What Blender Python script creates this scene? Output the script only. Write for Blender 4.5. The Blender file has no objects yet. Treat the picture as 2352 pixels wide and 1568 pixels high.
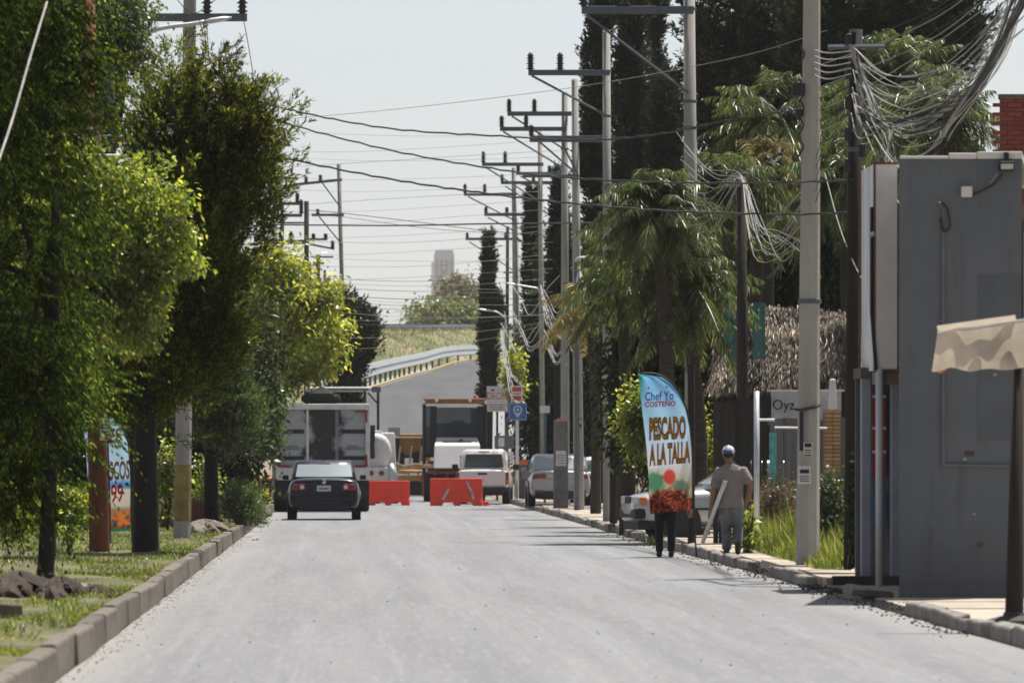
import bpy, bmesh, math, random
import numpy as np
from mathutils import Vector, Matrix

R = math.radians
random.seed(7)
RNG = np.random.default_rng(11)
sc = bpy.context.scene
COL = sc.collection

# ------------------------------------------------------------------ camera
EYE = 1.53                       # camera height above the road
FOC, VX, VY = 15680.0, 793.0, 1049.0   # long lens: focal length and vanishing point of the street
cam_d = bpy.data.cameras.new('camera')
cam = bpy.data.objects.new('camera', cam_d)
COL.objects.link(cam)
cam.location = (0, 0, EYE)
cam.rotation_euler = (R(90), 0, 0)
cam_d.sensor_width = 36.0
cam_d.lens = 36.0 * FOC / 2352.0
cam_d.shift_x = (1176 - VX) / 2352.0
cam_d.shift_y = (VY - 784) / 2352.0
cam_d.clip_start = 0.5
cam_d.clip_end = 20000
cam_d.dof.use_dof = True
cam_d.dof.focus_distance = 125
cam_d.dof.aperture_fstop = 7.0
sc.camera = cam

# ------------------------------------------------------------------ sky, sun, exposure
SUN_AZ, SUN_EL = 36.0, 68.0      # ahead and to the right of the street
world = bpy.data.worlds.new('World')
sc.world = world
world.use_nodes = True
nt = world.node_tree
nt.nodes.clear()
sky = nt.nodes.new('ShaderNodeTexSky')
sky.sky_type = 'NISHITA'
sky.sun_disc = False
sky.sun_elevation = R(SUN_EL)
sky.sun_rotation = R(SUN_AZ)
sky.altitude = 2200
sky.air_density = 1.0
sky.dust_density = 6.0
sky.ozone_density = 1.0
hs = nt.nodes.new('ShaderNodeHueSaturation')
hs.inputs['Saturation'].default_value = 0.45
bg = nt.nodes.new('ShaderNodeBackground')
bg.inputs['Strength'].default_value = 0.074
wo = nt.nodes.new('ShaderNodeOutputWorld')
nt.links.new(sky.outputs[0], hs.inputs['Color'])
nt.links.new(hs.outputs[0], bg.inputs['Color'])
nt.links.new(bg.outputs[0], wo.inputs['Surface'])

sun_d = bpy.data.lights.new('sun', 'SUN')
sun_d.energy = 4.9
sun_d.angle = R(0.55)
sun_d.color = (1.0, 0.955, 0.89)
sun = bpy.data.objects.new('sun', sun_d)
COL.objects.link(sun)
SUNV = Vector((math.sin(R(SUN_AZ)) * math.cos(R(SUN_EL)), math.cos(R(SUN_AZ)) * math.cos(R(SUN_EL)), math.sin(R(SUN_EL))))
sun.rotation_euler = SUNV.to_track_quat('Z', 'Y').to_euler()
sun.location = (60, 60, 90)

sc.view_settings.view_transform = 'Standard'
sc.view_settings.look = 'None'
sc.view_settings.gamma = 1.0
sc.view_settings.exposure = 0.74
sc.view_settings.use_curve_mapping = False
sc.render.engine = 'CYCLES'
cy = sc.cycles
cy.use_denoising = True
cy.max_bounces = 8
cy.diffuse_bounces = 2
cy.glossy_bounces = 3
cy.transmission_bounces = 4
cy.transparent_max_bounces = 8
cy.volume_bounces = 1
cy.sample_clamp_indirect = 4.0
cy.pixel_filter_type = 'BLACKMAN_HARRIS'
cy.filter_width = 1.7

# ------------------------------------------------------------------ helpers
def W(dx, dy, Y):
    """world point of a sight line at a given distance down the street"""
    return Vector(((dx - VX) / FOC * Y, Y, EYE + (VY - dy) / FOC * Y))

def px(Y):
    return FOC / Y

def gY(dy, z=0.0):
    return FOC * (EYE - z) / (dy - VY)

def props(o, label=None, cat=None, group=None, kind=None):
    if label: o['label'] = label
    if cat: o['category'] = cat
    if group: o['group'] = group
    if kind: o['kind'] = kind
    return o

def thing(name, label, cat, loc=(0, 0, 0), rotz=0.0, group=None, kind=None):
    o = bpy.data.objects.new(name, None)
    o.empty_display_size = 0.2
    COL.objects.link(o)
    o.location = loc
    o.rotation_euler = (0, 0, rotz)
    return props(o, label, cat, group, kind)

def link(name, me, mat=None, parent=None, loc=None):
    o = bpy.data.objects.new(name, me)
    COL.objects.link(o)
    if mat is not None and len(me.materials) == 0:
        me.materials.append(mat)
    if parent is not None:
        o.parent = parent
    if loc is not None:
        o.location = loc
    return o

class MB:
    def __init__(s):
        s.v, s.f = [], []
    def add(s, vs, fs):
        b = len(s.v)
        s.v.extend([tuple(v) for v in vs])
        s.f.extend([tuple(i + b for i in f) for f in fs])
        return s
    def box(s, c, d, rz=0.0, ry=0.0, rx=0.0, top=1.0, topy=None):
        topy = top if topy is None else topy
        hx, hy, hz = d[0] / 2, d[1] / 2, d[2] / 2
        vs = []
        M = Matrix.Rotation(rz, 3, 'Z') @ Matrix.Rotation(ry, 3, 'Y') @ Matrix.Rotation(rx, 3, 'X')
        for z, kx, ky in ((-hz, 1, 1), (hz, top, topy)):
            for x, y in ((-hx, -hy), (hx, -hy), (hx, hy), (-hx, hy)):
                vs.append(M @ Vector((x * kx, y * ky, z)) + Vector(c))
        return s.add(vs, [(3, 2, 1, 0), (4, 5, 6, 7), (0, 1, 5, 4), (1, 2, 6, 5), (2, 3, 7, 6), (3, 0, 4, 7)])
    def tube(s, pts, rad, n=8, cap=True, sq=1.0):
        pts = [Vector(p) for p in pts]
        if not hasattr(rad, '__len__'):
            rad = [rad] * len(pts)
        vs, fs = [], []
        up = None
        for i, p in enumerate(pts):
            a = pts[max(i - 1, 0)]; b = pts[min(i + 1, len(pts) - 1)]
            t = (b - a).normalized()
            if up is None:
                up = Vector((0, 0, 1)) if abs(t.z) < 0.9 else Vector((1, 0, 0))
            x = up.cross(t).normalized()
            y = t.cross(x).normalized()
            up = y
            for k in range(n):
                an = 2 * math.pi * k / n
                vs.append(p + (x * math.cos(an) + y * math.sin(an) * sq) * rad[i])
        for i in range(len(pts) - 1):
            for k in range(n):
                k2 = (k + 1) % n
                fs.append((i * n + k, i * n + k2, (i + 1) * n + k2, (i + 1) * n + k))
        if cap:
            fs.append(tuple(range(n - 1, -1, -1)))
            fs.append(tuple(range((len(pts) - 1) * n, len(pts) * n)))
        return s.add(vs, fs)
    def rings(s, rings, cap=True):
        n = len(rings[0]); vs = []; fs = []
        for r in rings: vs.extend(r)
        for i in range(len(rings) - 1):
            for k in range(n):
                k2 = (k + 1) % n
                fs.append((i * n + k, i * n + k2, (i + 1) * n + k2, (i + 1) * n + k))
        if cap:
            fs.append(tuple(range(n - 1, -1, -1)))
            fs.append(tuple(range((len(rings) - 1) * n, len(rings) * n)))
        return s.add(vs, fs)
    def lathe(s, prof, c=(0, 0, 0), n=16, axis='Z'):
        rr = []
        for r, h in prof:
            ring = []
            for k in range(n):
                an = 2 * math.pi * k / n
                a, b = r * math.cos(an), r * math.sin(an)
                if axis == 'Z': ring.append((c[0] + a, c[1] + b, c[2] + h))
                elif axis == 'X': ring.append((c[0] + h, c[1] + a, c[2] + b))
                else: ring.append((c[0] + b, c[1] + h, c[2] + a))
            rr.append(ring)
        return s.rings(rr)
    def prism(s, poly, y0, y1, axis='Y'):
        """polygon given as (a,b); axis Y: (x,z) extruded in y; axis X: (y,z) extruded in x; axis Z: (x,y) extruded in z"""
        n = len(poly)
        def mk(p, h):
            return {'Y': (p[0], h, p[1]), 'X': (h, p[0], p[1]), 'Z': (p[0], p[1], h)}[axis]
        vs = [mk(p, y0) for p in poly] + [mk(p, y1) for p in poly]
        fs = [tuple(range(n)), tuple(range(2 * n - 1, n - 1, -1))]
        for k in range(n):
            k2 = (k + 1) % n
            fs.append((k, n + k, n + k2, k2))
        return s.add(vs, fs)
    def grid(s, fn, nu, nv):
        vs = [fn(i / nu, j / nv) for j in range(nv + 1) for i in range(nu + 1)]
        fs = [(j * (nu + 1) + i, j * (nu + 1) + i + 1, (j + 1) * (nu + 1) + i + 1, (j + 1) * (nu + 1) + i) for j in range(nv) for i in range(nu)]
        return s.add(vs, fs)
    def mesh(s, name, smooth=False):
        me = bpy.data.meshes.new(name)
        me.from_pydata(s.v, [], s.f)
        me.update()
        bm = bmesh.new(); bm.from_mesh(me)
        bmesh.ops.recalc_face_normals(bm, faces=bm.faces)
        bm.to_mesh(me); bm.free()
        if smooth:
            me.polygons.foreach_set('use_smooth', [True] * len(me.polygons))
        return me
    def build(s, name, mat, parent=None, smooth=False, bevel=0.0, sub=0, loc=None, solid=0.0):
        o = link(name, s.mesh(name, smooth), mat, parent, loc)
        if solid:
            m = o.modifiers.new('solid', 'SOLIDIFY'); m.thickness = solid; m.offset = 0
        if bevel:
            m = o.modifiers.new('bevel', 'BEVEL'); m.width = bevel; m.segments = 2; m.limit_method = 'ANGLE'
        if sub:
            m = o.modifiers.new('sub', 'SUBSURF'); m.levels = sub; m.render_levels = sub
        return o

def np_mesh(name, V, Q):
    me = bpy.data.meshes.new(name)
    V = np.asarray(V, np.float32); Q = np.asarray(Q, np.int32)
    me.vertices.add(len(V)); me.vertices.foreach_set('co', V.ravel())
    k = Q.shape[1]
    me.loops.add(Q.size); me.loops.foreach_set('vertex_index', Q.ravel())
    me.polygons.add(len(Q)); me.polygons.foreach_set('loop_start', np.arange(0, Q.size, k, dtype=np.int32))
    me.update(calc_edges=True)
    return me

def spline(pts, n=8):
    """Catmull-Rom through pts"""
    P = [Vector(p) for p in pts]
    if len(P) == 2:
        return [P[0].lerp(P[1], i / n) for i in range(n + 1)]
    Q = [P[0] * 2 - P[1]] + P + [P[-1] * 2 - P[-2]]
    out = []
    for i in range(1, len(Q) - 2):
        for j in range(n):
            t = j / n
            a, b, c, d = Q[i - 1], Q[i], Q[i + 1], Q[i + 2]
            out.append(0.5 * ((2 * b) + (c - a) * t + (2 * a - 5 * b + 4 * c - d) * t * t + (3 * b - a - 3 * c + d) * t ** 3))
    out.append(P[-1])
    return out

# ------------------------------------------------------------------ materials
def nn(nt, typ, **kw):
    n = nt.nodes.new(typ)
    for k, v in kw.items():
        setattr(n, k, v)
    return n

def mth(nt, op, a, b=None, c=None, clamp=False):
    n = nt.nodes.new('ShaderNodeMath'); n.operation = op; n.use_clamp = clamp
    for i, x in enumerate((a, b, c)):
        if x is None: continue
        if isinstance(x, (int, float)): n.inputs[i].default_value = x
        else: nt.links.new(x, n.inputs[i])
    return n.outputs[0]

def mixc(nt, f, a, b):
    n = nt.nodes.new('ShaderNodeMix'); n.data_type = 'RGBA'
    for s, x in ((n.inputs[0], f), (n.inputs[6], a), (n.inputs[7], b)):
        if isinstance(x, (int, float)): s.default_value = x
        elif isinstance(x, tuple): s.default_value = (*x[:3], 1)
        else: nt.links.new(x, s)
    return n.outputs[2]

def coords(nt, kind='Object', scale=(1, 1, 1)):
    t = nt.nodes.new('ShaderNodeTexCoord')
    m = nt.nodes.new('ShaderNodeMapping'); m.inputs['Scale'].default_value = scale
    nt.links.new(t.outputs[kind], m.inputs['Vector'])
    return m.outputs[0]

def noise(nt, vec, scale, detail=4, rough=0.6):
    n = nt.nodes.new('ShaderNodeTexNoise')
    n.inputs['Scale'].default_value = scale; n.inputs['Detail'].default_value = detail; n.inputs['Roughness'].default_value = rough
    nt.links.new(vec, n.inputs['Vector'])
    return n.outputs['Fac']

def ramp(nt, f, stops, interp='LINEAR'):
    n = nt.nodes.new('ShaderNodeValToRGB'); n.color_ramp.interpolation = interp
    e = n.color_ramp.elements
    while len(e) < len(stops): e.new(0.5)
    for el, (p, c) in zip(e, stops):
        el.position = p
        el.color = (*c, 1) if isinstance(c, tuple) else (c, c, c, 1)
    nt.links.new(f, n.inputs[0])
    return n.outputs[0]

MATS = {}
def newmat(name):
    m = bpy.data.materials.new(name); m.use_nodes = True
    nt = m.node_tree
    b = nt.nodes['Principled BSDF']
    MATS[name] = m
    return m, nt, b

def mat(name, col, rough=0.7, metal=0.0, var=0.25, scale=6.0, bump=0.0, stretch=(1, 1, 1), spec=0.4, coat=0.0, col2=None, bscale=None, island=0.0):
    """plain surface with grain, blotches and fine relief"""
    if name in MATS: return MATS[name]
    m, nt, b = newmat(name)
    v = coords(nt, 'Object', stretch)
    f = noise(nt, v, scale, 5, 0.65)
    lo = tuple(c * (1 - var) for c in col); hi = tuple(min(1, c * (1 + var)) for c in (col2 or col))
    c = ramp(nt, f, [(0.28, lo), (0.72, hi)])
    if island:
        g = nt.nodes.new('ShaderNodeObjectInfo')
        k = mth(nt, 'MULTIPLY_ADD', g.outputs['Random'], island * 2, 1 - island)
        h = nt.nodes.new('ShaderNodeHueSaturation'); nt.links.new(c, h.inputs['Color']); nt.links.new(k, h.inputs['Value'])
        c = h.outputs[0]
    nt.links.new(c, b.inputs['Base Color'])
    r = mth(nt, 'MULTIPLY_ADD', f, 0.25, rough - 0.12, clamp=True)
    nt.links.new(r, b.inputs['Roughness'])
    b.inputs['Metallic'].default_value = metal
    b.inputs['Specular IOR Level'].default_value = spec
    if coat:
        b.inputs['Coat Weight'].default_value = coat; b.inputs['Coat Roughness'].default_value = 0.06
    if bump:
        bp = nt.nodes.new('ShaderNodeBump'); bp.inputs['Strength'].default_value = bump; bp.inputs['Distance'].default_value = 0.02
        nt.links.new(noise(nt, v, bscale or scale * 6, 4, 0.7), bp.inputs['Height'])
        nt.links.new(bp.outputs[0], b.inputs['Normal'])
    return m

def leafmat(name, c0, c1, trans=0.45, gloss=0.07, rough=0.38, c2=None, bias=None):
    """leaf: random tone per leaf, light passing through"""
    if name in MATS: return MATS[name]
    m = bpy.data.materials.new(name); m.use_nodes = True; MATS[name] = m
    nt = m.node_tree; nt.nodes.clear()
    g = nt.nodes.new('ShaderNodeNewGeometry')
    stops = [(0.0, c0), (0.7, c1), (1.0, c2 or c1)]
    col = ramp(nt, g.outputs['Random Per Island'], stops)
    f = noise(nt, coords(nt, 'Object'), 1.3, 2, 0.5)
    h = nt.nodes.new('ShaderNodeHueSaturation')
    nt.links.new(col, h.inputs['Color'])
    nt.links.new(mth(nt, 'MAXIMUM', mth(nt, 'MULTIPLY_ADD', f, 3.4, -0.7), 0.22), h.inputs['Value'])
    d = nt.nodes.new('ShaderNodeBsdfDiffuse'); t = nt.nodes.new('ShaderNodeBsdfTranslucent'); gl = nt.nodes.new('ShaderNodeBsdfGlossy')
    gl.inputs['Roughness'].default_value = rough
    gl.inputs['Color'].default_value = (0.9, 0.95, 0.9, 1)
    nt.links.new(h.outputs[0], d.inputs['Color'])
    h2 = nt.nodes.new('ShaderNodeHueSaturation'); h2.inputs['Hue'].default_value = 0.48; h2.inputs['Saturation'].default_value = 1.1; h2.inputs['Value'].default_value = 2.1
    nt.links.new(h.outputs[0], h2.inputs['Color']); nt.links.new(h2.outputs[0], t.inputs['Color'])
    m1 = nt.nodes.new('ShaderNodeMixShader'); m1.inputs[0].default_value = trans
    nt.links.new(d.outputs[0], m1.inputs[1]); nt.links.new(t.outputs[0], m1.inputs[2])
    m2 = nt.nodes.new('ShaderNodeMixShader'); m2.inputs[0].default_value = gloss
    nt.links.new(m1.outputs[0], m2.inputs[1]); nt.links.new(gl.outputs[0], m2.inputs[2])
    o = nt.nodes.new('ShaderNodeOutputMaterial'); nt.links.new(m2.outputs[0], o.inputs['Surface'])
    return m

def clothmat(name, col, trans=0.5, var=0.15, scale=8.0):
    m = bpy.data.materials.new(name); m.use_nodes = True; MATS[name] = m
    nt = m.node_tree; nt.nodes.clear()
    f = noise(nt, coords(nt, 'Object'), scale, 4, 0.6)
    c = ramp(nt, f, [(0.3, tuple(x * (1 - var) for x in col)), (0.7, tuple(min(1, x * (1 + var)) for x in col))])
    d = nt.nodes.new('ShaderNodeBsdfDiffuse'); t = nt.nodes.new('ShaderNodeBsdfTranslucent')
    nt.links.new(c, d.inputs['Color']); nt.links.new(c, t.inputs['Color'])
    m1 = nt.nodes.new('ShaderNodeMixShader'); m1.inputs[0].default_value = trans
    nt.links.new(d.outputs[0], m1.inputs[1]); nt.links.new(t.outputs[0], m1.inputs[2])
    o = nt.nodes.new('ShaderNodeOutputMaterial'); nt.links.new(m1.outputs[0], o.inputs['Surface'])
    return m

def text(body, mt, parent, loc, w, h, name='lettering', depth=0.002, rot=(90, 0, 0), skew=0.0, bold=0.0):
    """lettering fitted to a width and height, facing the camera side by default"""
    cu = bpy.data.curves.new('txt', 'FONT'); cu.body = body; cu.align_x = 'CENTER'; cu.align_y = 'CENTER'
    cu.extrude = 0.0; cu.offset = bold; cu.resolution_u = 3; cu.space_line = 0.85
    o = bpy.data.objects.new('txt', cu); COL.objects.link(o)
    dg = bpy.context.evaluated_depsgraph_get()
    me = bpy.data.meshes.new_from_object(o.evaluated_get(dg))
    bpy.data.objects.remove(o); bpy.data.curves.remove(cu)
    co = np.empty(len(me.vertices) * 3, np.float32); me.vertices.foreach_get('co', co); co = co.reshape(-1, 3)
    mn, mx = co.min(0), co.max(0)
    c = (co - (mn + mx) / 2) / np.maximum(mx - mn, 1e-6)
    c[:, 0] = c[:, 0] * w; c[:, 1] = c[:, 1] * h
    c[:, 1] += c[:, 0] * skew; c[:, 2] = 0
    me.vertices.foreach_set('co', c.ravel()); me.update()
    me.materials.clear()
    ob = link(name, me, mt, parent, loc)
    ob.rotation_euler = tuple(R(a) for a in rot)
    return ob

# ------------------------------------------------------------------ the setting: ground, road, kerbs, pavements, embankment
KL, KR = -1.97, 5.40             # kerb lines
m_ground = mat('dry_ground', (0.17, 0.135, 0.09), 0.95, var=0.35, scale=0.15, bump=0.3, bscale=3)
m_soil = mat('soil', (0.042, 0.028, 0.02), 0.95, var=0.45, scale=7, bump=0.8, bscale=18)
m_conc = mat('old_concrete', (0.12, 0.10, 0.078), 0.9, var=0.4, scale=3.5, bump=0.5, bscale=30, island=0.22)
m_conc2 = mat('pavement_concrete', (0.34, 0.29, 0.235), 0.9, var=0.25, scale=2.2, bump=0.5, bscale=22, island=0.14)
m_kerbr = mat('kerb_stained', (0.20, 0.185, 0.165), 0.9, var=0.5, scale=4, bump=0.6, bscale=25, island=0.2)

def road_material():
    m, nt, b = newmat('asphalt_dusty')
    v = coords(nt, 'Object')
    vs = coords(nt, 'Object', (1.0, 0.0045, 1.0))
    vx = coords(nt, 'Object', (1.0, 0.022, 1.0))
    f1 = noise(nt, coords(nt, 'Object', (1.0, 0.03, 1.0)), 1.1, 7, 0.72)
    f2 = noise(nt, vs, 3.0, 6, 0.75)
    f3 = noise(nt, vx, 1.9, 7, 0.75)
    f4 = noise(nt, coords(nt, 'Object', (1, .06, 1)), 34, 3, 0.7)
    c = ramp(nt, f1, [(0.25, (0.108, 0.110, 0.114)), (0.75, (0.188, 0.189, 0.192))])
    c = mixc(nt, ramp(nt, f2, [(0.52, 0.0), (0.75, 0.5)]), c, (0.245, 0.246, 0.248))
    c = mixc(nt, ramp(nt, f3, [(0.50, 0.0), (0.72, 0.7)]), c, (0.115, 0.115, 0.118))
    c = mixc(nt, ramp(nt, f4, [(0.54, 0.0), (0.70, 0.55)]), c, (0.085, 0.086, 0.09))
    f5 = noise(nt, coords(nt, 'Object', (1, .05, 1)), 15, 4, 0.75)
    c = mixc(nt, ramp(nt, f5, [(0.52, 0.0), (0.70, 0.35)]), c, (0.30, 0.30, 0.30))
    # dust gathered along the kerbs
    sx = nt.nodes.new('ShaderNodeSeparateXYZ'); nt.links.new(v, sx.inputs[0])
    dl = mth(nt, 'MULTIPLY_ADD', sx.outputs[0], -1.6, -2.2, clamp=True)
    dr = mth(nt, 'MULTIPLY_ADD', sx.outputs[0], 1.3, -6.2, clamp=True)
    dm = mth(nt, 'MULTIPLY', mth(nt, 'ADD', dl, dr), f1)
    c = mixc(nt, dm, c, (0.25, 0.23, 0.20))
    nt.links.new(c, b.inputs['Base Color'])
    nt.links.new(ramp(nt, f3, [(0.3, 0.62), (0.7, 0.82)]), b.inputs['Roughness'])
    b.inputs['Specular IOR Level'].default_value = 0.45
    bp = nt.nodes.new('ShaderNodeBump'); bp.inputs['Strength'].default_value = 0.55; bp.inputs['Distance'].default_value = 0.012
    nt.links.new(noise(nt, v, 38, 5, 0.75), bp.inputs['Height']); nt.links.new(bp.outputs[0], b.inputs['Normal'])
    return m
m_road = road_material()

def hsh(x, y):
    return (math.sin(x * 1.7 + y * 0.31) + math.sin(x * 0.63 - y * 0.77 + 1.3) + math.sin(x * 3.1 + y * 1.1 + 4.0) * 0.5) / 2.5

g = MB().grid(lambda u, v: (-5200 + 10400 * u, -250 + 6000 * v, -0.07), 8, 8).build('ground', m_ground)
props(g, 'dry brown earth reaching out to the horizon', 'ground', kind='structure')
r = MB().grid(lambda u, v: (KL + (KR - KL) * u, 20 + 242 * v, 0.0), 6, 60).build('road', m_road)
props(r, 'dusty grey asphalt street running away from the camera', 'road', kind='structure')

# verge on the left
m_verge = mat('verge_earth', (0.055, 0.046, 0.026), 0.95, var=0.5, scale=1.6, col2=(0.10, 0.098, 0.036), bump=0.5, bscale=14)
def verge_z(x, y):
    return 0.185 + 0.035 * hsh(x * 2.1, y * 0.8) + max(0, (-3.2 - x)) * 0.035
v_ = MB().grid(lambda u, v: (KL - 0.155 - 11 * u, 30 + 205 * v, verge_z(KL - 0.155 - 11 * u, 30 + 205 * v)), 44, 205).build('verge', m_verge, smooth=True)
props(v_, 'uneven grassy earth verge behind the left kerb', 'verge', kind='structure')

kb = thing('kerb_left', 'tall worn concrete kerb along the left verge', 'kerb', kind='structure')
blk = []
for s in range(4):
    rr = random.Random(s)
    b = MB().box((0, 0, 0.11), (0.16, 2.97, 0.26), top=0.84, topy=0.998)
    b.v = [(x + rr.uniform(-.010, .010), y + rr.uniform(-.02, .005), z + rr.uniform(-.012, .010)) for x, y, z in b.v]
    me = b.mesh('kerb_block'); me.materials.append(m_conc); blk.append(me)
y = 38.0; i = 0
while y < 232:
    o = link('kerb_block', blk[i % 4], None, kb, (KL - 0.075 + random.uniform(-.014, .014), y + 1.5, random.uniform(-.012, .012)))
    o.rotation_euler = (random.uniform(-.002, .002), random.uniform(-.03, .03), random.uniform(-.003, .003))
    m_ = o.modifiers.new('bevel', 'BEVEL'); m_.width = 0.024; m_.segments = 2
    y += 3.0; i += 1
    if i in (4, 9, 16): y += 0.28

# right kerb, broken and lifted in places
kr = thing('kerb_right', 'broken concrete kerb along the right pavement', 'kerb', kind='structure')
runs = [(44, 57.5), (58.2, 66.2), (72.0, 74.6), (80.0, 87.4), (92.0, 101.0), (101.9, 108), (110, 119), (121, 133), (134, 150), (151, 178), (179, 214), (215, 236)]
for (a, b_) in runs:
    y = a
    while y < b_ - 0.3:
        l = min(random.uniform(2.0, 3.0), b_ - y)
        o_ = MB().box((0, 0, 0.03), (0.16, l - 0.03, 0.22), top=0.8, topy=0.99)
        o_.v = [(x + random.uniform(-.012, .012), yy + random.uniform(-.05, .05), z + (random.uniform(-.02, .02) if z > 0 else 0)) for x, yy, z in o_.v]
        o = o_.build('kerb_block', m_kerbr, kr, bevel=0.022, loc=(KR + 0.08 + random.uniform(-.03, .03), y + l / 2, random.uniform(-.015, .02)))
        o.rotation_euler = (random.uniform(-.008, .008), random.uniform(-.06, .04), random.uniform(-.008, .008))
        y += l

# right pavement: a low part near the camera, a step, then the raised part
SW_A, SW_B, STEP_Y = 0.045, 0.14, 79.0
pa = thing('pavement_near', 'low cracked concrete pavement in front of the grey building', 'pavement', kind='structure')
for i, yy in enumerate(np.arange(40, STEP_Y - 0.1, 3.0)):
    for j in range(3):
        l = min(3.0, STEP_Y - yy)
        o = MB().box((0, 0, 0), (1.6 - 0.012, l - 0.012, 0.16)).build('paving_slab', m_conc2, pa, loc=(KR + 0.17 + 0.8 + j * 1.6, yy + l / 2, SW_A - 0.08 + random.uniform(-.012, .012)))
        o.rotation_euler = (0, random.uniform(-.006, .006), 0)
pb = thing('pavement_far', 'raised sandy concrete pavement past the step', 'pavement', kind='structure')
for i, yy in enumerate(np.arange(STEP_Y + .12, 234, 2.5)):
    for j in range(2):
        o = MB().box((0, 0, 0), (1.1 - 0.02, 2.48, 0.3)).build('paving_slab', m_conc2, pb, loc=(KR + 0.17 + 0.55 + j * 1.1, yy + 1.25, SW_B - 0.15 + random.uniform(-.014, .014)))
        o.rotation_euler = (random.uniform(-.003, .003), random.uniform(-.008, .008), 0)
st = thing('pavement_step', 'concrete step across the right pavement, coloured dark for the shadow on it', 'step', kind='structure')
m_dark = mat('dark_concrete', (0.055, 0.05, 0.045), 0.9, var=0.5, scale=3)
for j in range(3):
    MB().box((0, 0, 0), (1.18, 0.24, 0.24), top=0.99).build('step_block', m_dark, st, bevel=0.012, loc=(KR + 0.22 + 0.6 + j * 1.2, STEP_Y, SW_B - 0.105))  # blocks coloured dark to stand for the building's shadow over the step
yard = MB().grid(lambda u, v: (KR + 2.36 + 9 * u, STEP_Y + .13 + 157 * v, 0.11 + 0.05 * hsh(u * 9, v * 90)), 18, 80).build('yard_ground', m_verge, smooth=True)
props(yard, 'shaded earth behind the right pavement', 'ground', kind='structure')
yard2 = MB().grid(lambda u, v: (KR + 4.95 + 9 * u, 40 + 39 * v, 0.02), 4, 4).build('yard_ground', m_ground)
props(yard2, 'bare earth beside the grey building', 'ground', kind='structure')

# ---- approach ramp climbing to an overpass, curving right
led = [(-1.97, 262, 0.004), (-1.6, 290, 1.6), (-0.6, 318, 3.6), (0.47, 335, 4.6), (1.77, 360, 5.22), (3.58, 395, 6.1), (5.8, 440, 7.1), (9.8, 500, 8.6), (20, 560, 9.5), (45, 610, 10)]
LE = [Vector(p) for p in spline([Vector(p) for p in led], 6)]
def offs(path, d, dz=0.0):
    out = []
    for i, p in enumerate(path):
        t = (path[min(i + 1, len(path) - 1)] - path[max(i - 1, 0)]); t.z = 0; t.normalize()
        out.append(p + Vector((t.y, -t.x, 0)) * d + Vector((0, 0, dz)))
    return out
m_ramp = mat('ramp_asphalt', (0.085, 0.086, 0.088), 0.85, var=0.22, scale=0.8, stretch=(1, 0.05, 1), bump=0.3, spec=0.08)
RE = offs(LE, 7.4)
mbr = MB()
n_ = len(LE)
mbr.add(LE + RE, [(i, n_ + i, n_ + i + 1, i + 1) for i in range(n_ - 1)])
o = mbr.build('ramp_road', m_ramp); props(o, 'grey approach road climbing and curving right behind the machines', 'road', kind='structure')
# yellow painted kerb at the ramp's edge
yk = thing('ramp_kerb', 'low kerb with a worn yellow painted edge on the climbing road', 'kerb', kind='structure')
m_yel = mat('yellow_paint_worn', (0.30, 0.215, 0.075), 0.85, var=0.5, scale=1.5)
A = offs(LE, -0.02, 0.02); B = offs(LE, -0.26, 0.02); C_ = offs(LE, -0.26, 0.11); D_ = offs(LE, -0.02, 0.11)
for i in range(6, n_ - 1):
    k = [A[i], B[i], B[i + 1], A[i + 1], D_[i], C_[i], C_[i + 1], D_[i + 1]]
    MB().add(k, [(0, 1, 2, 3), (7, 6, 5, 4), (0, 4, 5, 1), (1, 5, 6, 2), (2, 6, 7, 3), (3, 7, 4, 0)]).build('kerb_block', m_yel, yk)
# embankment: from the ramp edge up to a higher road
def emb_material():
    m, nt, b = newmat('embankment_grass')
    f = noise(nt, coords(nt, 'Object', (1, .35, 1.6)), 0.16, 5, .6)
    f2 = noise(nt, coords(nt, 'Object'), 1.4, 5, .7)
    c = ramp(nt, f, [(.42, (0.075, 0.10, 0.028)), (.55, (0.125, 0.135, 0.045)), (.66, (0.27, 0.19, 0.13))])
    c = mixc(nt, ramp(nt, f2, [(.52, 0.0), (.74, .5)]), c, (0.30, 0.215, 0.15))
    nt.links.new(c, b.inputs['Base Color']); b.inputs['Roughness'].default_value = .95
    bp = nt.nodes.new('ShaderNodeBump'); bp.inputs['Strength'].default_value = .8
    nt.links.new(noise(nt, coords(nt, 'Object'), 5, 4, .7), bp.inputs['Height']); nt.links.new(bp.outputs[0], b.inputs['Normal'])
    return m
m_emb = emb_material()
QT = [(262, -25, 420), (335, -8, 500), (360, 0, 530), (395, 4, 560), (440, 8, 590), (500, 13, 630), (560, 22, 670), (620, 60, 720)]
def qpt(Y):
    for (a, xa, ya), (c, xc, yc) in zip(QT, QT[1:]):
        if a <= Y <= c or c == 620:
            k = (Y - a) / (c - a)
            yy = ya + (yc - ya) * k
            return Vector((xa + (xc - xa) * k, yy, EYE + (VY - 757) / FOC * yy - 0.1))
LO = offs(LE, -1.7, -.12)
def emb(u, v):
    f = u * (n_ - 1.001); i = int(f); t = f - i
    e = LO[i].lerp(LO[i + 1], t)
    q = qpt(LE[i].lerp(LE[i + 1], t).y)
    p = e.lerp(q, v)
    p.z += 0.22 * hsh(p.x, p.y * 0.4) * math.sin(math.pi * v) + .8 * math.sin(math.pi * v)
    return p
o = MB().grid(emb, 90, 30).build('embankment', m_emb, smooth=True); props(o, 'sunlit embankment of dry and green grass below the upper road', 'embankment', kind='structure')
QP = [qpt(Y) for Y in np.linspace(262, 619, 60)]
up = MB().grid(lambda u, v: QP[int(u * 59)] + Vector((0, 25 * v, -.03)), 59, 2).build('upper_road', m_ramp)
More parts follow.
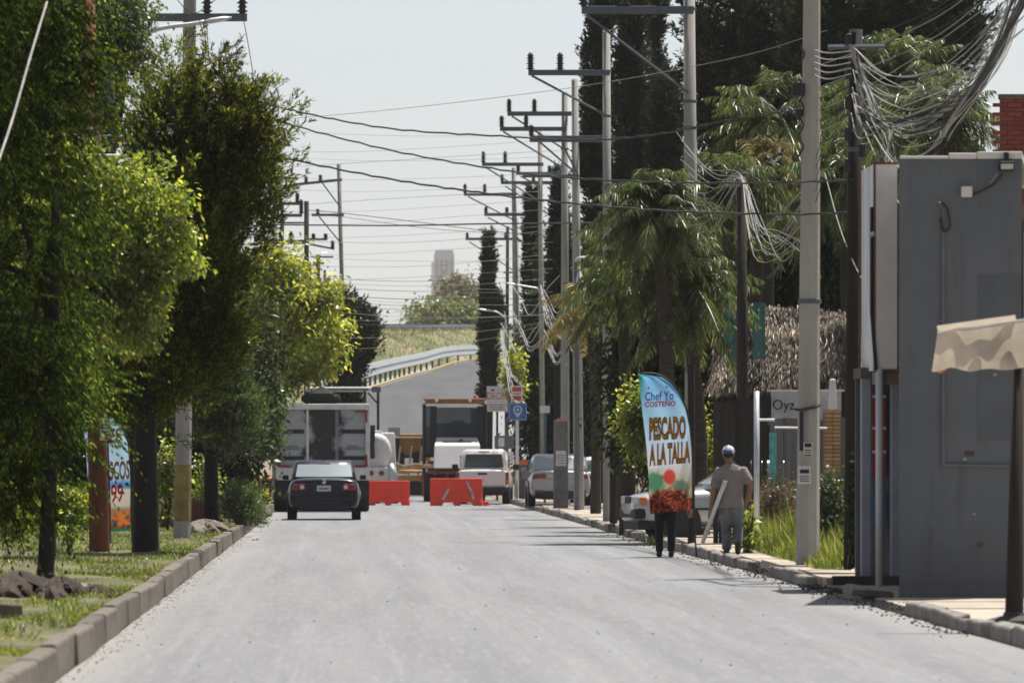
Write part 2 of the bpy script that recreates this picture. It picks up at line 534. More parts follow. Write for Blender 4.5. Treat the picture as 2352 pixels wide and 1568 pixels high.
props(up, 'upper road along the top of the embankment', 'road', kind='structure')

# ---- guardrails
m_galv = mat('galvanised_steel', (0.50, 0.52, 0.54), 0.5, metal=0.6, var=0.2, scale=5)
m_galvd = mat('dull_steel', (0.10, 0.12, 0.15), 0.6, metal=0.3, var=0.2, scale=5)
def guardrail(path, label, mt, zl, zh, step, i0, i1):
    t = thing('guardrail', label, 'guardrail', path[i0])
    O = path[i0]
    prof = [(0.0, 0.0), (0.05, 0.08), (0.0, 0.5), (0.05, 0.58), (0.0, 1.0)]
    rings = []
    for p in path[i0:i1]:
        ring = [(p.x - O.x + a, p.y - O.y - a, p.z - O.z + zl + (zh - zl) * b) for a, b in prof] + [(p.x - O.x - .04, p.y - O.y + 0.04, p.z - O.z + zl + (zh - zl) * b) for b in (1.0, 0.0)]
        rings.append(ring)
    MB().rings(rings).build('rail', mt, t)
    for p in path[i0:i1:step]:
        MB().box((p.x - O.x - .16, p.y - O.y + 0.25, p.z - O.z + zh / 2 - 0.16), (0.14, 0.14, zh + 0.1)).build('post', m_galvd, t)
    return t
GP = offs(LE, -0.95, 0.05)
fine = []
for i in range(len(GP) - 1):
    fine += [GP[i].lerp(GP[i + 1], k / 4) for k in range(4)]
guardrail(fine, 'pale steel guardrail sweeping up along the curving ramp', m_galv, 0.33, 1.06, 4, 50, 212)
TP = [q + Vector((0, .2, 0)) for q in QP]
guardrail(TP, 'dark guardrail along the skyline on top of the embankment', m_galvd, 0.0, 0.58, 1, 0, 60)  # the shadow on this rail is put into its dark steel colour

# ---- far tower, several kilometres off
TY = 4600.0
t = thing('tower_block', 'pale hazy high-rise tower far away above the bushes', 'tower', W(1020, 1049, TY) - Vector((0, 0, EYE)))
tw = 46 / px(TY); th = EYE + (VY - 583) / px(TY)
m_tw = mat('tower_wall', (0.30, 0.31, 0.33), 0.7, var=0.1, scale=0.05)
m_twg = mat('tower_glass', (0.09, 0.10, 0.12), 0.35, var=0.15, scale=0.05)
m_tws = mat('tower_side', (0.62, 0.62, 0.62), 0.7, var=0.08, scale=0.05)
MB().box((0, 0, th / 2), (tw, tw, th)).build('wall', m_tw, t)
MB().box((-tw / 2 - 0.9, 1, th * 0.48), (1.8, tw * 0.9, th * 0.96)).build('side_wing', m_tws, t)
for k in range(4):
    MB().box((-tw / 2 + tw * (k + 0.5) / 4, -tw / 2 - 0.2, th * 0.49), (tw / 7, 0.5, th * 0.96)).build('window_strip', m_twg, t)
MB().box((0, 0, th + 1.2), (tw * 0.9, tw * 0.9, 2.4)).build('roof_parapet', m_tw, t)

# ------------------------------------------------------------------ vegetation
def unit(a):
    return a / np.maximum(np.linalg.norm(a, axis=-1, keepdims=True), 1e-9)

def leaf_quads(P, D, L, Wd, fold=0.0):
    """rhombic leaves from bases P along D"""
    n = len(P)
    S = unit(np.cross(D, RNG.normal(size=(n, 3))))
    L = np.broadcast_to(np.asarray(L, float), (n,))[:, None]; Wd = np.broadcast_to(np.asarray(Wd, float), (n,))[:, None]
    mid = P + D * L * 0.45
    V = np.stack([P, mid + S * Wd / 2, P + D * L, mid - S * Wd / 2], 1)
    if fold:
        N = np.cross(D, S); V[:, 2] -= np.array([0, 0, 1]) * L * fold
    return V

def quads_mesh(name, parts):
    V = np.concatenate([p.reshape(-1, 4, 3) for p in parts]).astype(np.float32)
    n = len(V)
    return np_mesh(name, V.reshape(-1, 3), np.arange(n * 4).reshape(n, 4))

def px_blobs(blobs, Y, base, depth=1.0):
    """ellipsoids given as (x, y, half-width, half-height[, dY]) in picture units at distance Y -> local metres"""
    out = []
    s = px(Y)
    for b in blobs:
        dY = b[4] if len(b) > 4 else 0.0
        c = W(b[0], b[1], Y + dY) - Vector(base)
        rx, rz = b[2] / s, b[3] / s
        out.append((np.array(c), np.array([rx, depth * (rx + rz) / 2, rz])))
    return out

def scatter(blobs, n, lo=0.35, rough=0.25):
    """points in the outer volume of a group of lumpy ellipsoids, with outward directions"""
    wts = np.array([(r[0] * r[2] + r[1] * r[2] + r[0] * r[1]) for c, r in blobs]); wts /= wts.sum()
    k = RNG.choice(len(blobs), n, p=wts)
    C = np.array([b[0] for b in blobs])[k]; Rr = np.array([b[1] for b in blobs])[k]
    d = unit(RNG.normal(size=(n, 3)))
    q = d * 3.1 + k[:, None] * 1.7
    lump = 1 + rough * (np.sin(q[:, 0] * 2.1 + q[:, 2]) * np.sin(q[:, 1] * 1.9 + 1.3) + 0.6 * np.sin(q[:, 2] * 3.7 + q[:, 0] * 1.3))
    t = lo + (1 - lo) * RNG.random(n) ** 0.55
    return C + d * Rr * (t * lump)[:, None], unit(d / Rr)

def limbs(mb, base, top, r, targets, rng, n=7):
    base, top = Vector(base), Vector(top)
    mid = base.lerp(top, 0.5) + Vector((rng.uniform(-.08, .08), rng.uniform(-.1, .1), 0))
    mb.tube(spline([base - Vector((0, 0, 0.15)), base + Vector((0, 0, 0.12)), mid, top], 4), [r * 1.35 * (1 - 0.62 * i / 12) for i in range(13)], n)
    for c in targets:
        c = Vector(c)
        t = rng.uniform(0.45, 0.95); s = base.lerp(top, t)
        m = s.lerp(c, 0.5) + Vector((rng.uniform(-.15, .15), rng.uniform(-.15, .15), rng.uniform(-.05, .25)))
        mb.tube(spline([s, m, c], 4), [r * 0.5 * (1 - 0.8 * i / 8) for i in range(9)], 5)

m_bark = mat('bark', (0.034, 0.027, 0.022), 0.95, var=0.45, scale=9, stretch=(1, 1, 0.25), bump=0.9, bscale=24)
m_barkd = mat('bark_dark', (0.020, 0.017, 0.015), 0.95, var=0.45, scale=9, stretch=(1, 1, 0.25), bump=0.9, bscale=24)
m_palmb = mat('palm_bark', (0.05, 0.038, 0.028), 0.95, var=0.4, scale=8, stretch=(0.5, 0.5, 3), bump=0.9, bscale=14)

def tree(name, label, cat, base_px, Y, zb, blobs, kind, n, leaf, mt, r=0.16, trunk_top=None, depth=1.0, lo=0.35, bark=None, group=None, rough=0.25, seed=1, m_per=14, cr=0.16, nl=7):
    rng = random.Random(seed)
    base = W(base_px, VY, Y); base.z = zb
    t = thing(name, label, cat, base, 0, group)
    bl = px_blobs(blobs, Y, base, depth)
    top = Vector(trunk_top) if trunk_top else Vector((np.mean([b[0][0] for b in bl]) * 0.6, 0, max(b[0][2] for b in bl)))
    mb = MB()
    limbs(mb, (0, 0, 0), top, r, [b[0] for b in rng.sample(bl, min(nl, len(bl)))], rng)
    mb.build('trunk', bark or m_bark, t, smooth=True)
    P, N = scatter(bl, n, lo, rough)
    parts = []
    L, Wd = leaf
    up = np.array([0, 0, 1.0])
    if kind == 'broad':
        m = m_per
        C = np.repeat(P, m, 0); O = np.repeat(N, m, 0)
        off = RNG.normal(size=C.shape) * cr * np.array([1, 1, 0.75])
        D = unit(O * 0.5 + RNG.normal(size=C.shape) * 0.6 - up * 0.55)
        parts.append(leaf_quads(C + off, D, L * RNG.uniform(.6, 1.25, len(C)), Wd * RNG.uniform(.7, 1.2, len(C)), 0.12))
    elif kind == 'conifer':
        m = m_per
        A = unit(N * np.array([0.55, 0.55, 0.2]) + up * 0.95 + RNG.normal(size=P.shape) * 0.28)
        ln = RNG.uniform(0.6, 1.3, len(P)) * cr * 3.2
        C = np.repeat(P, m, 0); AA = np.repeat(A, m, 0); LL = np.repeat(ln, m)
        tt = RNG.random(len(C))
        off = RNG.normal(size=C.shape) * (cr * 0.34 * (1.15 - tt))[:, None]
        D = unit(AA * 1.0 + RNG.normal(size=C.shape) * 0.42)
        parts.append(leaf_quads(C + AA * (tt * LL)[:, None] + off, D, L * RNG.uniform(.6, 1.3, len(C)), Wd * RNG.uniform(.7, 1.3, len(C))))
    elif kind == 'plume':
        # feathery upright plumes: narrow cones of sprays set on the crown's surface
        k = 20; m = m_per
        A = unit(N * np.array([0.75, 0.75, 0.25]) + up * 0.85 + RNG.normal(size=P.shape) * 0.2)
        ln = RNG.uniform(0.5, 1.25, len(P)) * cr * 4.0
        C = np.repeat(P, k, 0); AA = np.repeat(A, k, 0); LL = np.repeat(ln, k)
        tt = RNG.random(len(C)) ** 0.8
        C = C + AA * (tt * LL)[:, None] + RNG.normal(size=C.shape) * (cr * 0.55 * (1.08 - tt))[:, None]
        S_ = unit(AA * 0.9 + RNG.normal(size=C.shape) * 0.4)
        C2 = np.repeat(C, m, 0); SS = np.repeat(S_, m, 0)
        t2 = RNG.random(len(C2))
        D = unit(SS + RNG.normal(size=C2.shape) * 0.38)
        parts.append(leaf_quads(C2 + SS * (t2 * cr * 0.9)[:, None], D, L * RNG.uniform(.6, 1.3, len(C2)), Wd * RNG.uniform(.7, 1.3, len(C2))))
    elif kind == 'fern':
        m = m_per
        A = unit(N * np.array([1, 1, 0.25]) + RNG.normal(size=P.shape) * 0.45 + np.array([0.15, -0.1, 0.05]))
        ln = RNG.uniform(0.6, 1.3, len(P)) * cr * 3.0
        tt = np.tile(np.linspace(0.08, 1.0, m), len(P))
        C = np.repeat(P, m, 0); AA = np.repeat(A, m, 0); LL = np.repeat(ln, m)
        pos = C + AA * (tt * LL)[:, None] - up * (LL * 0.42 * tt ** 2)[:, None]
        S = unit(np.cross(AA, up))
        for sg in (-1, 1):
            D = unit(S * sg * 0.55 - up * 0.75 + AA * 0.45 + RNG.normal(size=C.shape) * 0.12)
            parts.append(leaf_quads(pos, D, L * (1.15 - 0.75 * tt) * RNG.uniform(.8, 1.2, len(C)), Wd))
    link('crown', quads_mesh('crown', parts), mt, t)
    return t

def palm_fronds(center, nfr, ln, rng, droop=1.0, lw=0.035, ll=0.42, m=60, el=(-25, 75), az=None):
    parts = []
    for k in range(nfr):
        a = rng.uniform(*(az or (0, 2 * math.pi))); e = R(rng.uniform(*el))
        d = np.array([math.cos(a) * math.cos(e), math.sin(a) * math.cos(e), math.sin(e)])
        h = unit(np.array([d[0], d[1], 0.0]))
        l = ln * rng.uniform(.75, 1.15)
        tt = np.linspace(0.05, 1, m)
        pos = np.array(center) + d * (tt * l)[:, None] - np.array([0, 0, 1.0]) * (droop * l * 0.55 * tt ** 2.2)[:, None]
        tan = unit(np.gradient(pos, axis=0))
        S = unit(np.cross(tan, np.array([0, 0, 1.0])))
        w = 0.012
        nb = len(pos) - 1
        V = np.stack([pos[:-1] - S[:-1] * w / 2, pos[:-1] + S[:-1] * w / 2, pos[1:] + S[1:] * w / 2, pos[1:] - S[1:] * w / 2], 1)
        parts.append(V)
        for sg in (-1, 1):
            D = unit(S * sg * 0.75 + tan * 0.55 - np.array([0, 0, 0.45]) + RNG.normal(size=pos.shape) * 0.16)
            lf = ll * np.sin(np.pi * np.clip(tt * 0.86 + 0.14, 0, 1)) ** 0.6 * RNG.uniform(.75, 1.15, m)
            q = leaf_quads(pos, D, lf, lw, 0.35)
            parts.append(q)
    return parts

def palm(label, dx, Y, crown_dy, ln, nfr, mt, zb=0.1, r=0.13, seed=3, group='palms behind the right pavement', droop=0.78, dxc=None, ll=0.34, lw=0.019, el=(-50, 85)):
    rng = random.Random(seed)
    base = W(dx, VY, Y); base.z = zb
    t = thing('palm_tree', label, 'palm tree', base, 0, group)
    c = W(dxc or dx, crown_dy, Y) - base
    pts = spline([Vector((0, 0, -.1)), Vector((c.x * 0.3 + .05, 0, c.z * 0.45)), c], 6)
    n = len(pts)
    MB().tube(pts, [r * (1.25 - 0.5 * i / n) * (1.06 if i % 2 else 0.97) for i in range(n)], 9).build('trunk', m_palmb, t, smooth=True)
    link('crown', quads_mesh('crown', palm_fronds(c, nfr, ln, rng, droop, lw, ll, el=el)), mt, t)
    return t

# leaf tones
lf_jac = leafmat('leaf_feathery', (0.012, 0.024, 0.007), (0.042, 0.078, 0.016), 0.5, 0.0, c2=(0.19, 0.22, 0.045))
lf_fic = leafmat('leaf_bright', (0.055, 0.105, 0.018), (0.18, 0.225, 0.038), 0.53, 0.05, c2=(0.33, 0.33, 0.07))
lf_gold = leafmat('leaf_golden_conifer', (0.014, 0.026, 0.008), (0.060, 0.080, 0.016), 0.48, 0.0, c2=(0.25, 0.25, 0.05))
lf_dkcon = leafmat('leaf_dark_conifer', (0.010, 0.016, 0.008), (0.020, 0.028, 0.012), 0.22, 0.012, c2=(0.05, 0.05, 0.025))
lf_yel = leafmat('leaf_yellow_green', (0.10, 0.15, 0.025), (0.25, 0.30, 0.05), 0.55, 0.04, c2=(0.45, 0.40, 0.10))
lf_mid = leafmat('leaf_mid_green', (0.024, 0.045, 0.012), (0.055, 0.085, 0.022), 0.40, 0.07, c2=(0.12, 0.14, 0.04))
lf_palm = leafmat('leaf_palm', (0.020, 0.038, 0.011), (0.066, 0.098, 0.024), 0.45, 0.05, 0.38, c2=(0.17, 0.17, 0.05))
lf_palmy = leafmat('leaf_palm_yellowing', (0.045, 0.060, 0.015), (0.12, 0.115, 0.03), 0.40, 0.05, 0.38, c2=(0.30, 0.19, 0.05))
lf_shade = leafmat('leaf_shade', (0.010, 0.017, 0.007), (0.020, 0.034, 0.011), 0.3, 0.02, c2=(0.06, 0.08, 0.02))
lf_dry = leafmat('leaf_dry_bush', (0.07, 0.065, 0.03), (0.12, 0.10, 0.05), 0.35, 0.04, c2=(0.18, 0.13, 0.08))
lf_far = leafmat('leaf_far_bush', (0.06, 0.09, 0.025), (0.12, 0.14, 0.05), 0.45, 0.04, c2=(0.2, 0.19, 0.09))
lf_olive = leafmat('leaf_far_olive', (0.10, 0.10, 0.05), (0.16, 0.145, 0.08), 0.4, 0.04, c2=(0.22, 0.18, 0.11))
lf_grass = leafmat('grass_blade', (0.035, 0.07, 0.010), (0.085, 0.13, 0.02), 0.5, 0.03, c2=(0.30, 0.25, 0.09))

def vz(dx, Y):
    return verge_z((dx - VX) / FOC * Y, Y)

# ---- left side
tree('street_tree', 'dark feathery-leaved tree filling the left edge of the picture', 'tree', 105, 74, 0.2,
     [(-220, 100, 200, 260), (-240, 500, 200, 260), (-220, 850, 180, 220), (0, -180, 220, 160), (170, -120, 110, 110), (-220, -250, 240, 200), (30, 60, 150, 180), (-30, 300, 160, 220), (60, 480, 130, 170), (20, 720, 150, 180), (100, 850, 120, 120), (40, 1000, 130, 130), (80, 970, 60, 90), (175, 120, 60, 90), (120, 250, 90, 110), (-60, 900, 120, 200), (20, 1120, 70, 60), (60, 1090, 60, 60), (-20, 1170, 60, 50), (60, 1150, 50, 40)],  # crown lumps left of and above the view added to shade the verge
     'fern', 3300, (0.125, 0.024), lf_jac, r=0.09, trunk_top=(0.1, 0.2, 4.2), m_per=16, cr=0.24, seed=2, lo=0.2)
tree('street_tree', 'bright yellow-green weeping tree hanging beside the brown pole', 'tree', 112, 90, 0.2,
     [(215, 480, 90, 90), (300, 440, 95, 75), (360, 520, 70, 65), (260, 590, 120, 85), (375, 590, 62, 32), (300, 690, 66, 84), (345, 690, 35, 62), (190, 660, 80, 90), (150, 380, 90, 70), (90, 560, 110, 120), (405, 455, 30, 24), (412, 610, 42, 17), (290, 770, 28, 50), (345, 745, 17, 52), (230, 690, 60, 80), (395, 540, 40, 26)],
     'broad', 1500, (0.095, 0.05), lf_fic, r=0.1, trunk_top=(0.2, 0, 4.0), m_per=20, cr=0.09, seed=5, lo=0.45, rough=0.4)
tree('street_tree', 'light green broadleaf tree at the top left beside the lamp arm', 'tree', 240, 104, 0.2,
     [(250, 50, 90, 80), (300, 20, 40, 50), (210, 140, 70, 80), (290, 120, 45, 40), (325, 135, 35, 22), (200, 250, 60, 70), (270, 60, 40, 90)],
     'broad', 1000, (0.085, 0.04), lf_mid, r=0.1, m_per=12, cr=0.1, seed=8, lo=0.4)
tree('conifer_tree', 'tall golden-tipped conifer with several leaders on the left verge', 'conifer', 335, gY(1268, 0.2), 0.2,
     [(382, 215, 18, 80), (390, 320, 38, 100), (345, 360, 28, 80), (428, 290, 16, 75), (478, 230, 18, 75), (488, 330, 42, 95), (542, 250, 18, 70), (548, 350, 44, 95), (580, 310, 16, 60), (586, 360, 26, 60), (600, 400, 20, 45), (628, 270, 5, 20), (620, 300, 8, 30), (610, 335, 12, 36), (500, 450, 90, 90), (576, 450, 34, 50), (430, 480, 100, 130), (520, 540, 85, 90), (590, 510, 40, 45), (440, 640, 95, 110), (500, 650, 50, 80), (400, 780, 85, 110), (350, 880, 75, 110), (450, 800, 60, 90), (330, 960, 55, 60), (430, 900, 60, 70), (500, 810, 40, 60)],
     'plume', 1300, (0.085, 0.017), lf_gold, r=0.185, trunk_top=(0.15, 0, 5.0), m_per=7, cr=0.15, seed=4, lo=0.35, bark=m_barkd, rough=0.3, depth=0.9)
tree('conifer_tree', 'shaded conifer standing behind the yellow-banded pole', 'conifer', 485, 132, 0.25,
     [(500, 720, 40, 100), (490, 820, 46, 100), (520, 860, 36, 80), (510, 940, 56, 80), (560, 970, 36, 60), (470, 940, 50, 80), (530, 1030, 50, 40)],
     'conifer', 2200, (0.12, 0.03), lf_mid, r=0.15, m_per=13, cr=0.15, seed=6, lo=0.25, bark=m_barkd)
tree('street_tree', 'sunlit yellow-green tree overhanging the dump truck', 'tree', 640, 192, 0.2,
     [(600, 610, 55, 45), (660, 610, 50, 50), (640, 680, 80, 70), (720, 700, 60, 60), (760, 670, 24, 26), (770, 650, 12, 16), (690, 770, 80, 65), (620, 770, 70, 70), (745, 800, 40, 45), (760, 740, 30, 30), (700, 840, 50, 35), (650, 850, 40, 60), (580, 680, 40, 60), (720, 850, 24, 22)],
     'broad', 1150, (0.17, 0.08), lf_yel, r=0.14, m_per=14, cr=0.17, seed=9, lo=0.3, rough=0.6)
tree('street_tree', 'dark green tree between the conifer and the dump truck', 'tree', 560, 165, 0.2,
     [(585, 930, 34, 70), (612, 1000, 22, 55), (560, 990, 44, 70), (615, 920, 20, 50)],
     'broad', 800, (0.13, 0.06), lf_mid, r=0.12, m_per=12, cr=0.17, seed=10)
tree('conifer_tree', 'dark tulip-shaped cypress in front of the embankment', 'conifer', 800, 255, 0.0,
     [(806, 790, 36, 75), (782, 745, 16, 40), (800, 735, 16, 42), (830, 765, 18, 40), (843, 790, 10, 32), (798, 850, 26, 40), (775, 800, 16, 50), (820, 820, 26, 40), (796, 895, 22, 40), (796, 940, 20, 40)],
     'conifer', 2600, (0.2, 0.06), lf_dkcon, r=0.14, m_per=10, cr=0.22, seed=12, lo=0.3, bark=m_barkd)
# backdrop behind the verge
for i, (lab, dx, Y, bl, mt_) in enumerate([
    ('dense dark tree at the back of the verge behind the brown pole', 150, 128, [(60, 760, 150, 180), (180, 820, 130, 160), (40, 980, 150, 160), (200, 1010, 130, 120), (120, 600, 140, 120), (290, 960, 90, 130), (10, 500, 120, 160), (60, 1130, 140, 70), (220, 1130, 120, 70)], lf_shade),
    ('tall dark tree filling the top left corner behind the feathery tree', 90, 122, [(40, 80, 150, 160), (160, 60, 70, 120), (20, 320, 150, 180), (150, 300, 80, 140), (190, 180, 40, 70), (100, 480, 120, 130)], lf_shade),  # tree added as a dark backing for the lit fronds
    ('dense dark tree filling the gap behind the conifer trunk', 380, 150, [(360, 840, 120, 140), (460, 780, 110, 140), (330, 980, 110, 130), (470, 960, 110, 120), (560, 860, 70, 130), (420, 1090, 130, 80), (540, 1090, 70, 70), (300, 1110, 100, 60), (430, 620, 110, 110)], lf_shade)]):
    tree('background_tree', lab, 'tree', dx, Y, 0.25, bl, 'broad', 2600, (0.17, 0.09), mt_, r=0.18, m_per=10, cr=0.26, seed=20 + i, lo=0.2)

def bush(name, label, dx, dy, Y, w, h, mt, n, leaf=(0.07, 0.035), cat='shrub', zb=None, kind='broad', dep=1.0, group=None, cr=0.09, m=10):
    zb = 0.15 if zb is None else zb
    base = W(dx, VY, Y); base.z = zb
    t = thing(name, label, cat, base, 0, group)
    hh = h / px(Y); ww = w / px(Y) / 2
    mb = MB(); rr = random.Random(int(dx + Y))
    for k in range(6):
        a = rr.uniform(0, 6.28)
        mb.tube([(0, 0, -0.05), (math.cos(a) * ww * 0.4, math.sin(a) * ww * 0.4, hh * 0.5), (math.cos(a) * ww * 0.7, math.sin(a) * ww * 0.7, hh * 0.85)], [0.02, 0.014, 0.006], 5)
    mb.build('stems', m_bark, t)
    bl = [(np.array([rr.uniform(-.45, .45) * ww, rr.uniform(-.45, .45) * ww * dep, hh * rr.uniform(.3, .72)]), np.array([ww * rr.uniform(.45, .7), ww * dep * rr.uniform(.5, .8), hh * rr.uniform(.25, .4)])) for k in range(9)]
    P, N = scatter(bl, n, 0.25, 0.3)
    up = np.array([0, 0, 1.0])
    C = np.repeat(P, m, 0); O = np.repeat(N, m, 0)
    off = RNG.normal(size=C.shape) * cr
    D = unit(O * 0.6 + RNG.normal(size=C.shape) * 0.6 + up * (0.8 if kind == 'spiky' else -0.2))
    link('foliage', quads_mesh('foliage', [leaf_quads(C + off, D, leaf[0] * RNG.uniform(.6, 1.3, len(C)), leaf[1] * RNG.uniform(.7, 1.2, len(C)), 0.1)]), mt, t)
    return t

bush('shrub', 'spiky grey-green shrub beside the left kerb before the truck', 548, 1140, gY(1208, .2), 105, 95, lf_mid, 420, (0.16, 0.014), zb=0.18, kind='spiky', cr=0.06, m=12)
bush('shrub', 'small leafy weed at the kerb beside the spiky shrub', 590, 1150, gY(1205, .2) + 6, 50, 50, lf_mid, 120, (0.06, 0.03), zb=0.18)
bush('shrub', 'bright green weeds near the orange drum on the left', 575, 1100, 178, 70, 55, lf_yel, 150, (0.09, 0.04), zb=0.2)
bush('shrub', 'sunlit bush between the thin trunk and the brown pole', 160, 1150, 118, 130, 110, lf_fic, 280, (0.10, 0.05), zb=0.25, cr=0.12)
bush('shrub', 'sunlit leaves glowing behind the conifer trunk', 385, 1080, 124, 70, 210, lf_fic, 130, (0.10, 0.055), zb=0.25, cr=0.12)
bush('shrub', 'sunlit weeds at the far left behind the dirt heap', 40, 1190, 104, 170, 120, lf_yel, 260, (0.09, 0.04), zb=0.25, cr=0.12)
bush('sapling', 'little bright sapling growing in front of the brown pole', 160, 1220, 92, 34, 75, lf_fic, 16, (0.11, 0.05), cat='sapling', zb=0.22, cr=0.05, m=8)
bush('shrub', 'pale green bush right of the yellow-banded pole', 470, 1100, 142, 55, 150, lf_fic, 80, (0.10, 0.05), zb=0.25, cr=0.13)

# ---- right side
G_CY = 'tall cypresses behind the right row of poles'
for lab, dx, Y, bl, n in [
    ('tall ragged cypress at the left end of the dark group', 1378, 205, [(1376, 60, 16, 80), (1366, 150, 20, 70), (1384, 230, 22, 70), (1366, 330, 24, 80), (1385, 430, 24, 70), (1396, 20, 11, 60), (1358, 250, 13, 50), (1350, 400, 18, 70), (1380, 540, 34, 90)], 2400),
    ('dense columnar cypress directly behind the second pole arm', 1448, 200, [(1450, 30, 24, 100), (1448, 170, 29, 110), (1452, 300, 33, 110), (1450, 400, 34, 90), (1450, 500, 34, 90), (1450, 600, 34, 100)], 2800),
    ('slim open cypress between the dense column and the nearest arm pole', 1500, 210, [(1506, 60, 8, 70), (1508, 180, 9, 50), (1500, 270, 8, 50), (1512, 10, 8, 50)], 700),
    ('shorter rounded cypress left of the thick arm pole', 1532, 195, [(1530, 230, 20, 60), (1532, 300, 28, 70), (1532, 380, 32, 80), (1534, 460, 32, 90), (1534, 560, 32, 90)], 1900)]:
    tree('conifer_tree', lab, 'cypress', dx, Y, 0.1, bl, 'conifer', n, (0.17, 0.045), lf_dkcon, r=0.14, m_per=13, cr=0.12, seed=int(dx), lo=0.25, bark=m_barkd, group=G_CY, rough=0.2, nl=3)
tree('conifer_tree', 'huge dark cedar towering behind the concrete pole', 'cedar', 1720, 190, 0.1,
     [(1660, 60, 50, 120), (1640, 200, 40, 120), (1700, 160, 70, 150), (1780, 60, 80, 120), (1770, 220, 90, 150), (1690, 330, 70, 120), (1840, 140, 70, 140), (1625, 310, 22, 90), (1612, 90, 12, 40), (1760, 400, 110, 110), (1880, 280, 80, 120)],
     'plume', 900, (0.17, 0.045), lf_dkcon, r=0.4, m_per=6, cr=0.27, seed=31, lo=0.25, bark=m_barkd, rough=0.25)
tree('conifer_tree', 'broad dark cedar above the flat roof at the upper right', 'cedar', 2030, 180, 0.1,
     [(1930, 60, 90, 110), (2040, 50, 100, 100), (2140, 70, 70, 80), (2190, 110, 42, 60), (2210, 160, 26, 50), (2000, 160, 120, 100), (2120, 150, 80, 70), (1900, 170, 70, 100), (2000, 280, 150, 110)],
     'plume', 800, (0.17, 0.045), lf_dkcon, r=0.4, m_per=6, cr=0.27, seed=32, lo=0.25, bark=m_barkd, rough=0.25)
# thin Italian cypresses further down
for lab, dx, w, y0, y1, Y in [('slim dark cypress standing right of the ramp', 1122, 15, 555, 920, 282), ('slim dark cypress right of the twin wooden poles', 1221, 11, 455, 760, 262), ('dark cypress tip behind the concrete poles', 1284, 17, 415, 760, 240)]:
    bl = []
    for k in range(9):
        f = k / 8
        bl.append((dx + math.sin(k * 2.1) * 2, y0 + (y1 - y0) * (0.03 + 0.94 * f), w * min(1, 0.16 + 1.25 * f ** 0.8) * (1 if f < .8 else .9), (y1 - y0) / 11))
    if dx == 1122: bl.append((1140, 720, 9, 45))
    tree('conifer_tree', lab, 'cypress', dx, Y, 0.0, bl, 'conifer', 1900, (0.17, 0.05), lf_dkcon, r=0.14, m_per=12, cr=0.11, seed=int(dx), lo=0.3, bark=m_barkd, rough=0.1, nl=2)

palm('full palm with upright bright fronds above the flag', 1535, 121, 480, 1.3, 120, lf_palm, seed=3, dxc=1508)
palm('palm with long fronds fanning out above the thatched roof', 1745, 136, 285, 1.9, 110, lf_palm, seed=5, dxc=1775)
palm('yellowing palm overhanging the parked grey car', 1368, 168, 700, 1.35, 34, lf_palmy, seed=6, r=0.11, el=(-30, 60), dxc=1352)
palm('glossy palm behind the dark wooden pole', 2040, 130, 215, 2.0, 120, lf_palm, seed=7, dxc=2060)
palm('glossy palm at the right above the grey building', 2150, 126, 290, 1.6, 95, lf_palm, seed=8, dxc=2160)
palm('drooping palm between the concrete pole and the thatch', 1830, 138, 470, 1.7, 100, lf_palm, seed=9, dxc=1800)
palm('palm with orange-tipped fronds above the concrete pole base', 1700, 134, 400, 1.4, 60, lf_palmy, seed=10, dxc=1755)
palm('shorter dark palm drooping behind the feather flag', 1610, 122, 640, 1.5, 110, lf_palm, seed=11, dxc=1570)
palm('smaller leaning palm left of the big full palm', 1440, 134, 640, 1.3, 80, lf_palm, seed=14, dxc=1425)
palm('palm with bright upright fronds under the cedar', 1660, 128, 430, 1.3, 80, lf_palm, seed=15, dxc=1672)
palm('dark palm hidden behind the row of poles', 1430, 150, 560, 1.4, 80, lf_palm, seed=12, dxc=1440)
palm('palm with pale leaf tips behind the lightbox sign', 1950, 132, 410, 1.5, 90, lf_palm, seed=13, dxc=1935)
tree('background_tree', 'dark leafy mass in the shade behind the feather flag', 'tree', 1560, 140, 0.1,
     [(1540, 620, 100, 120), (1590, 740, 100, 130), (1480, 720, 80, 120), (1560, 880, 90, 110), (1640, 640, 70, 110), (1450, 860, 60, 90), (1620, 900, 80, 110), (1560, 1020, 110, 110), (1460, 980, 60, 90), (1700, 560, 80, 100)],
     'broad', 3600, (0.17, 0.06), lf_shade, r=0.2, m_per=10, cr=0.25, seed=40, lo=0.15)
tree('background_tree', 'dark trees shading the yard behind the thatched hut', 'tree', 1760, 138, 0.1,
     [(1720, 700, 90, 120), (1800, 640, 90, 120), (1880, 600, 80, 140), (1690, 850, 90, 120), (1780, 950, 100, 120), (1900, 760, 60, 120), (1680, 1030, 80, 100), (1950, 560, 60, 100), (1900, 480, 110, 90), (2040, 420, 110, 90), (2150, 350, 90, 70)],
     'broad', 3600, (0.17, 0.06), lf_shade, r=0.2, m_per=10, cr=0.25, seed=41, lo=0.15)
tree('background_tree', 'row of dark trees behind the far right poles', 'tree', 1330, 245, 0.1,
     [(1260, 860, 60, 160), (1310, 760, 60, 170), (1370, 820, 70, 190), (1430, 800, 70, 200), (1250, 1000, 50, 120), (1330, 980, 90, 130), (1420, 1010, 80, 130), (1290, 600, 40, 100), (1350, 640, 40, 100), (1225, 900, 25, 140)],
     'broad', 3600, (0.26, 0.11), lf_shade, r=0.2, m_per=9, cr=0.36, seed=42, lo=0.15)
bush('climbing_shrub', 'light green climbing shrub to the left of the feather flag', 1468, 950, 131, 95, 240, lf_fic, 330, (0.10, 0.06), zb=1.2, cr=0.1)
bush('climbing_shrub', 'yellow-green creeper on the pole above the blue sign', 1180, 830, 236, 46, 150, lf_yel, 160, (0.16, 0.08), zb=3.1, cr=0.14)
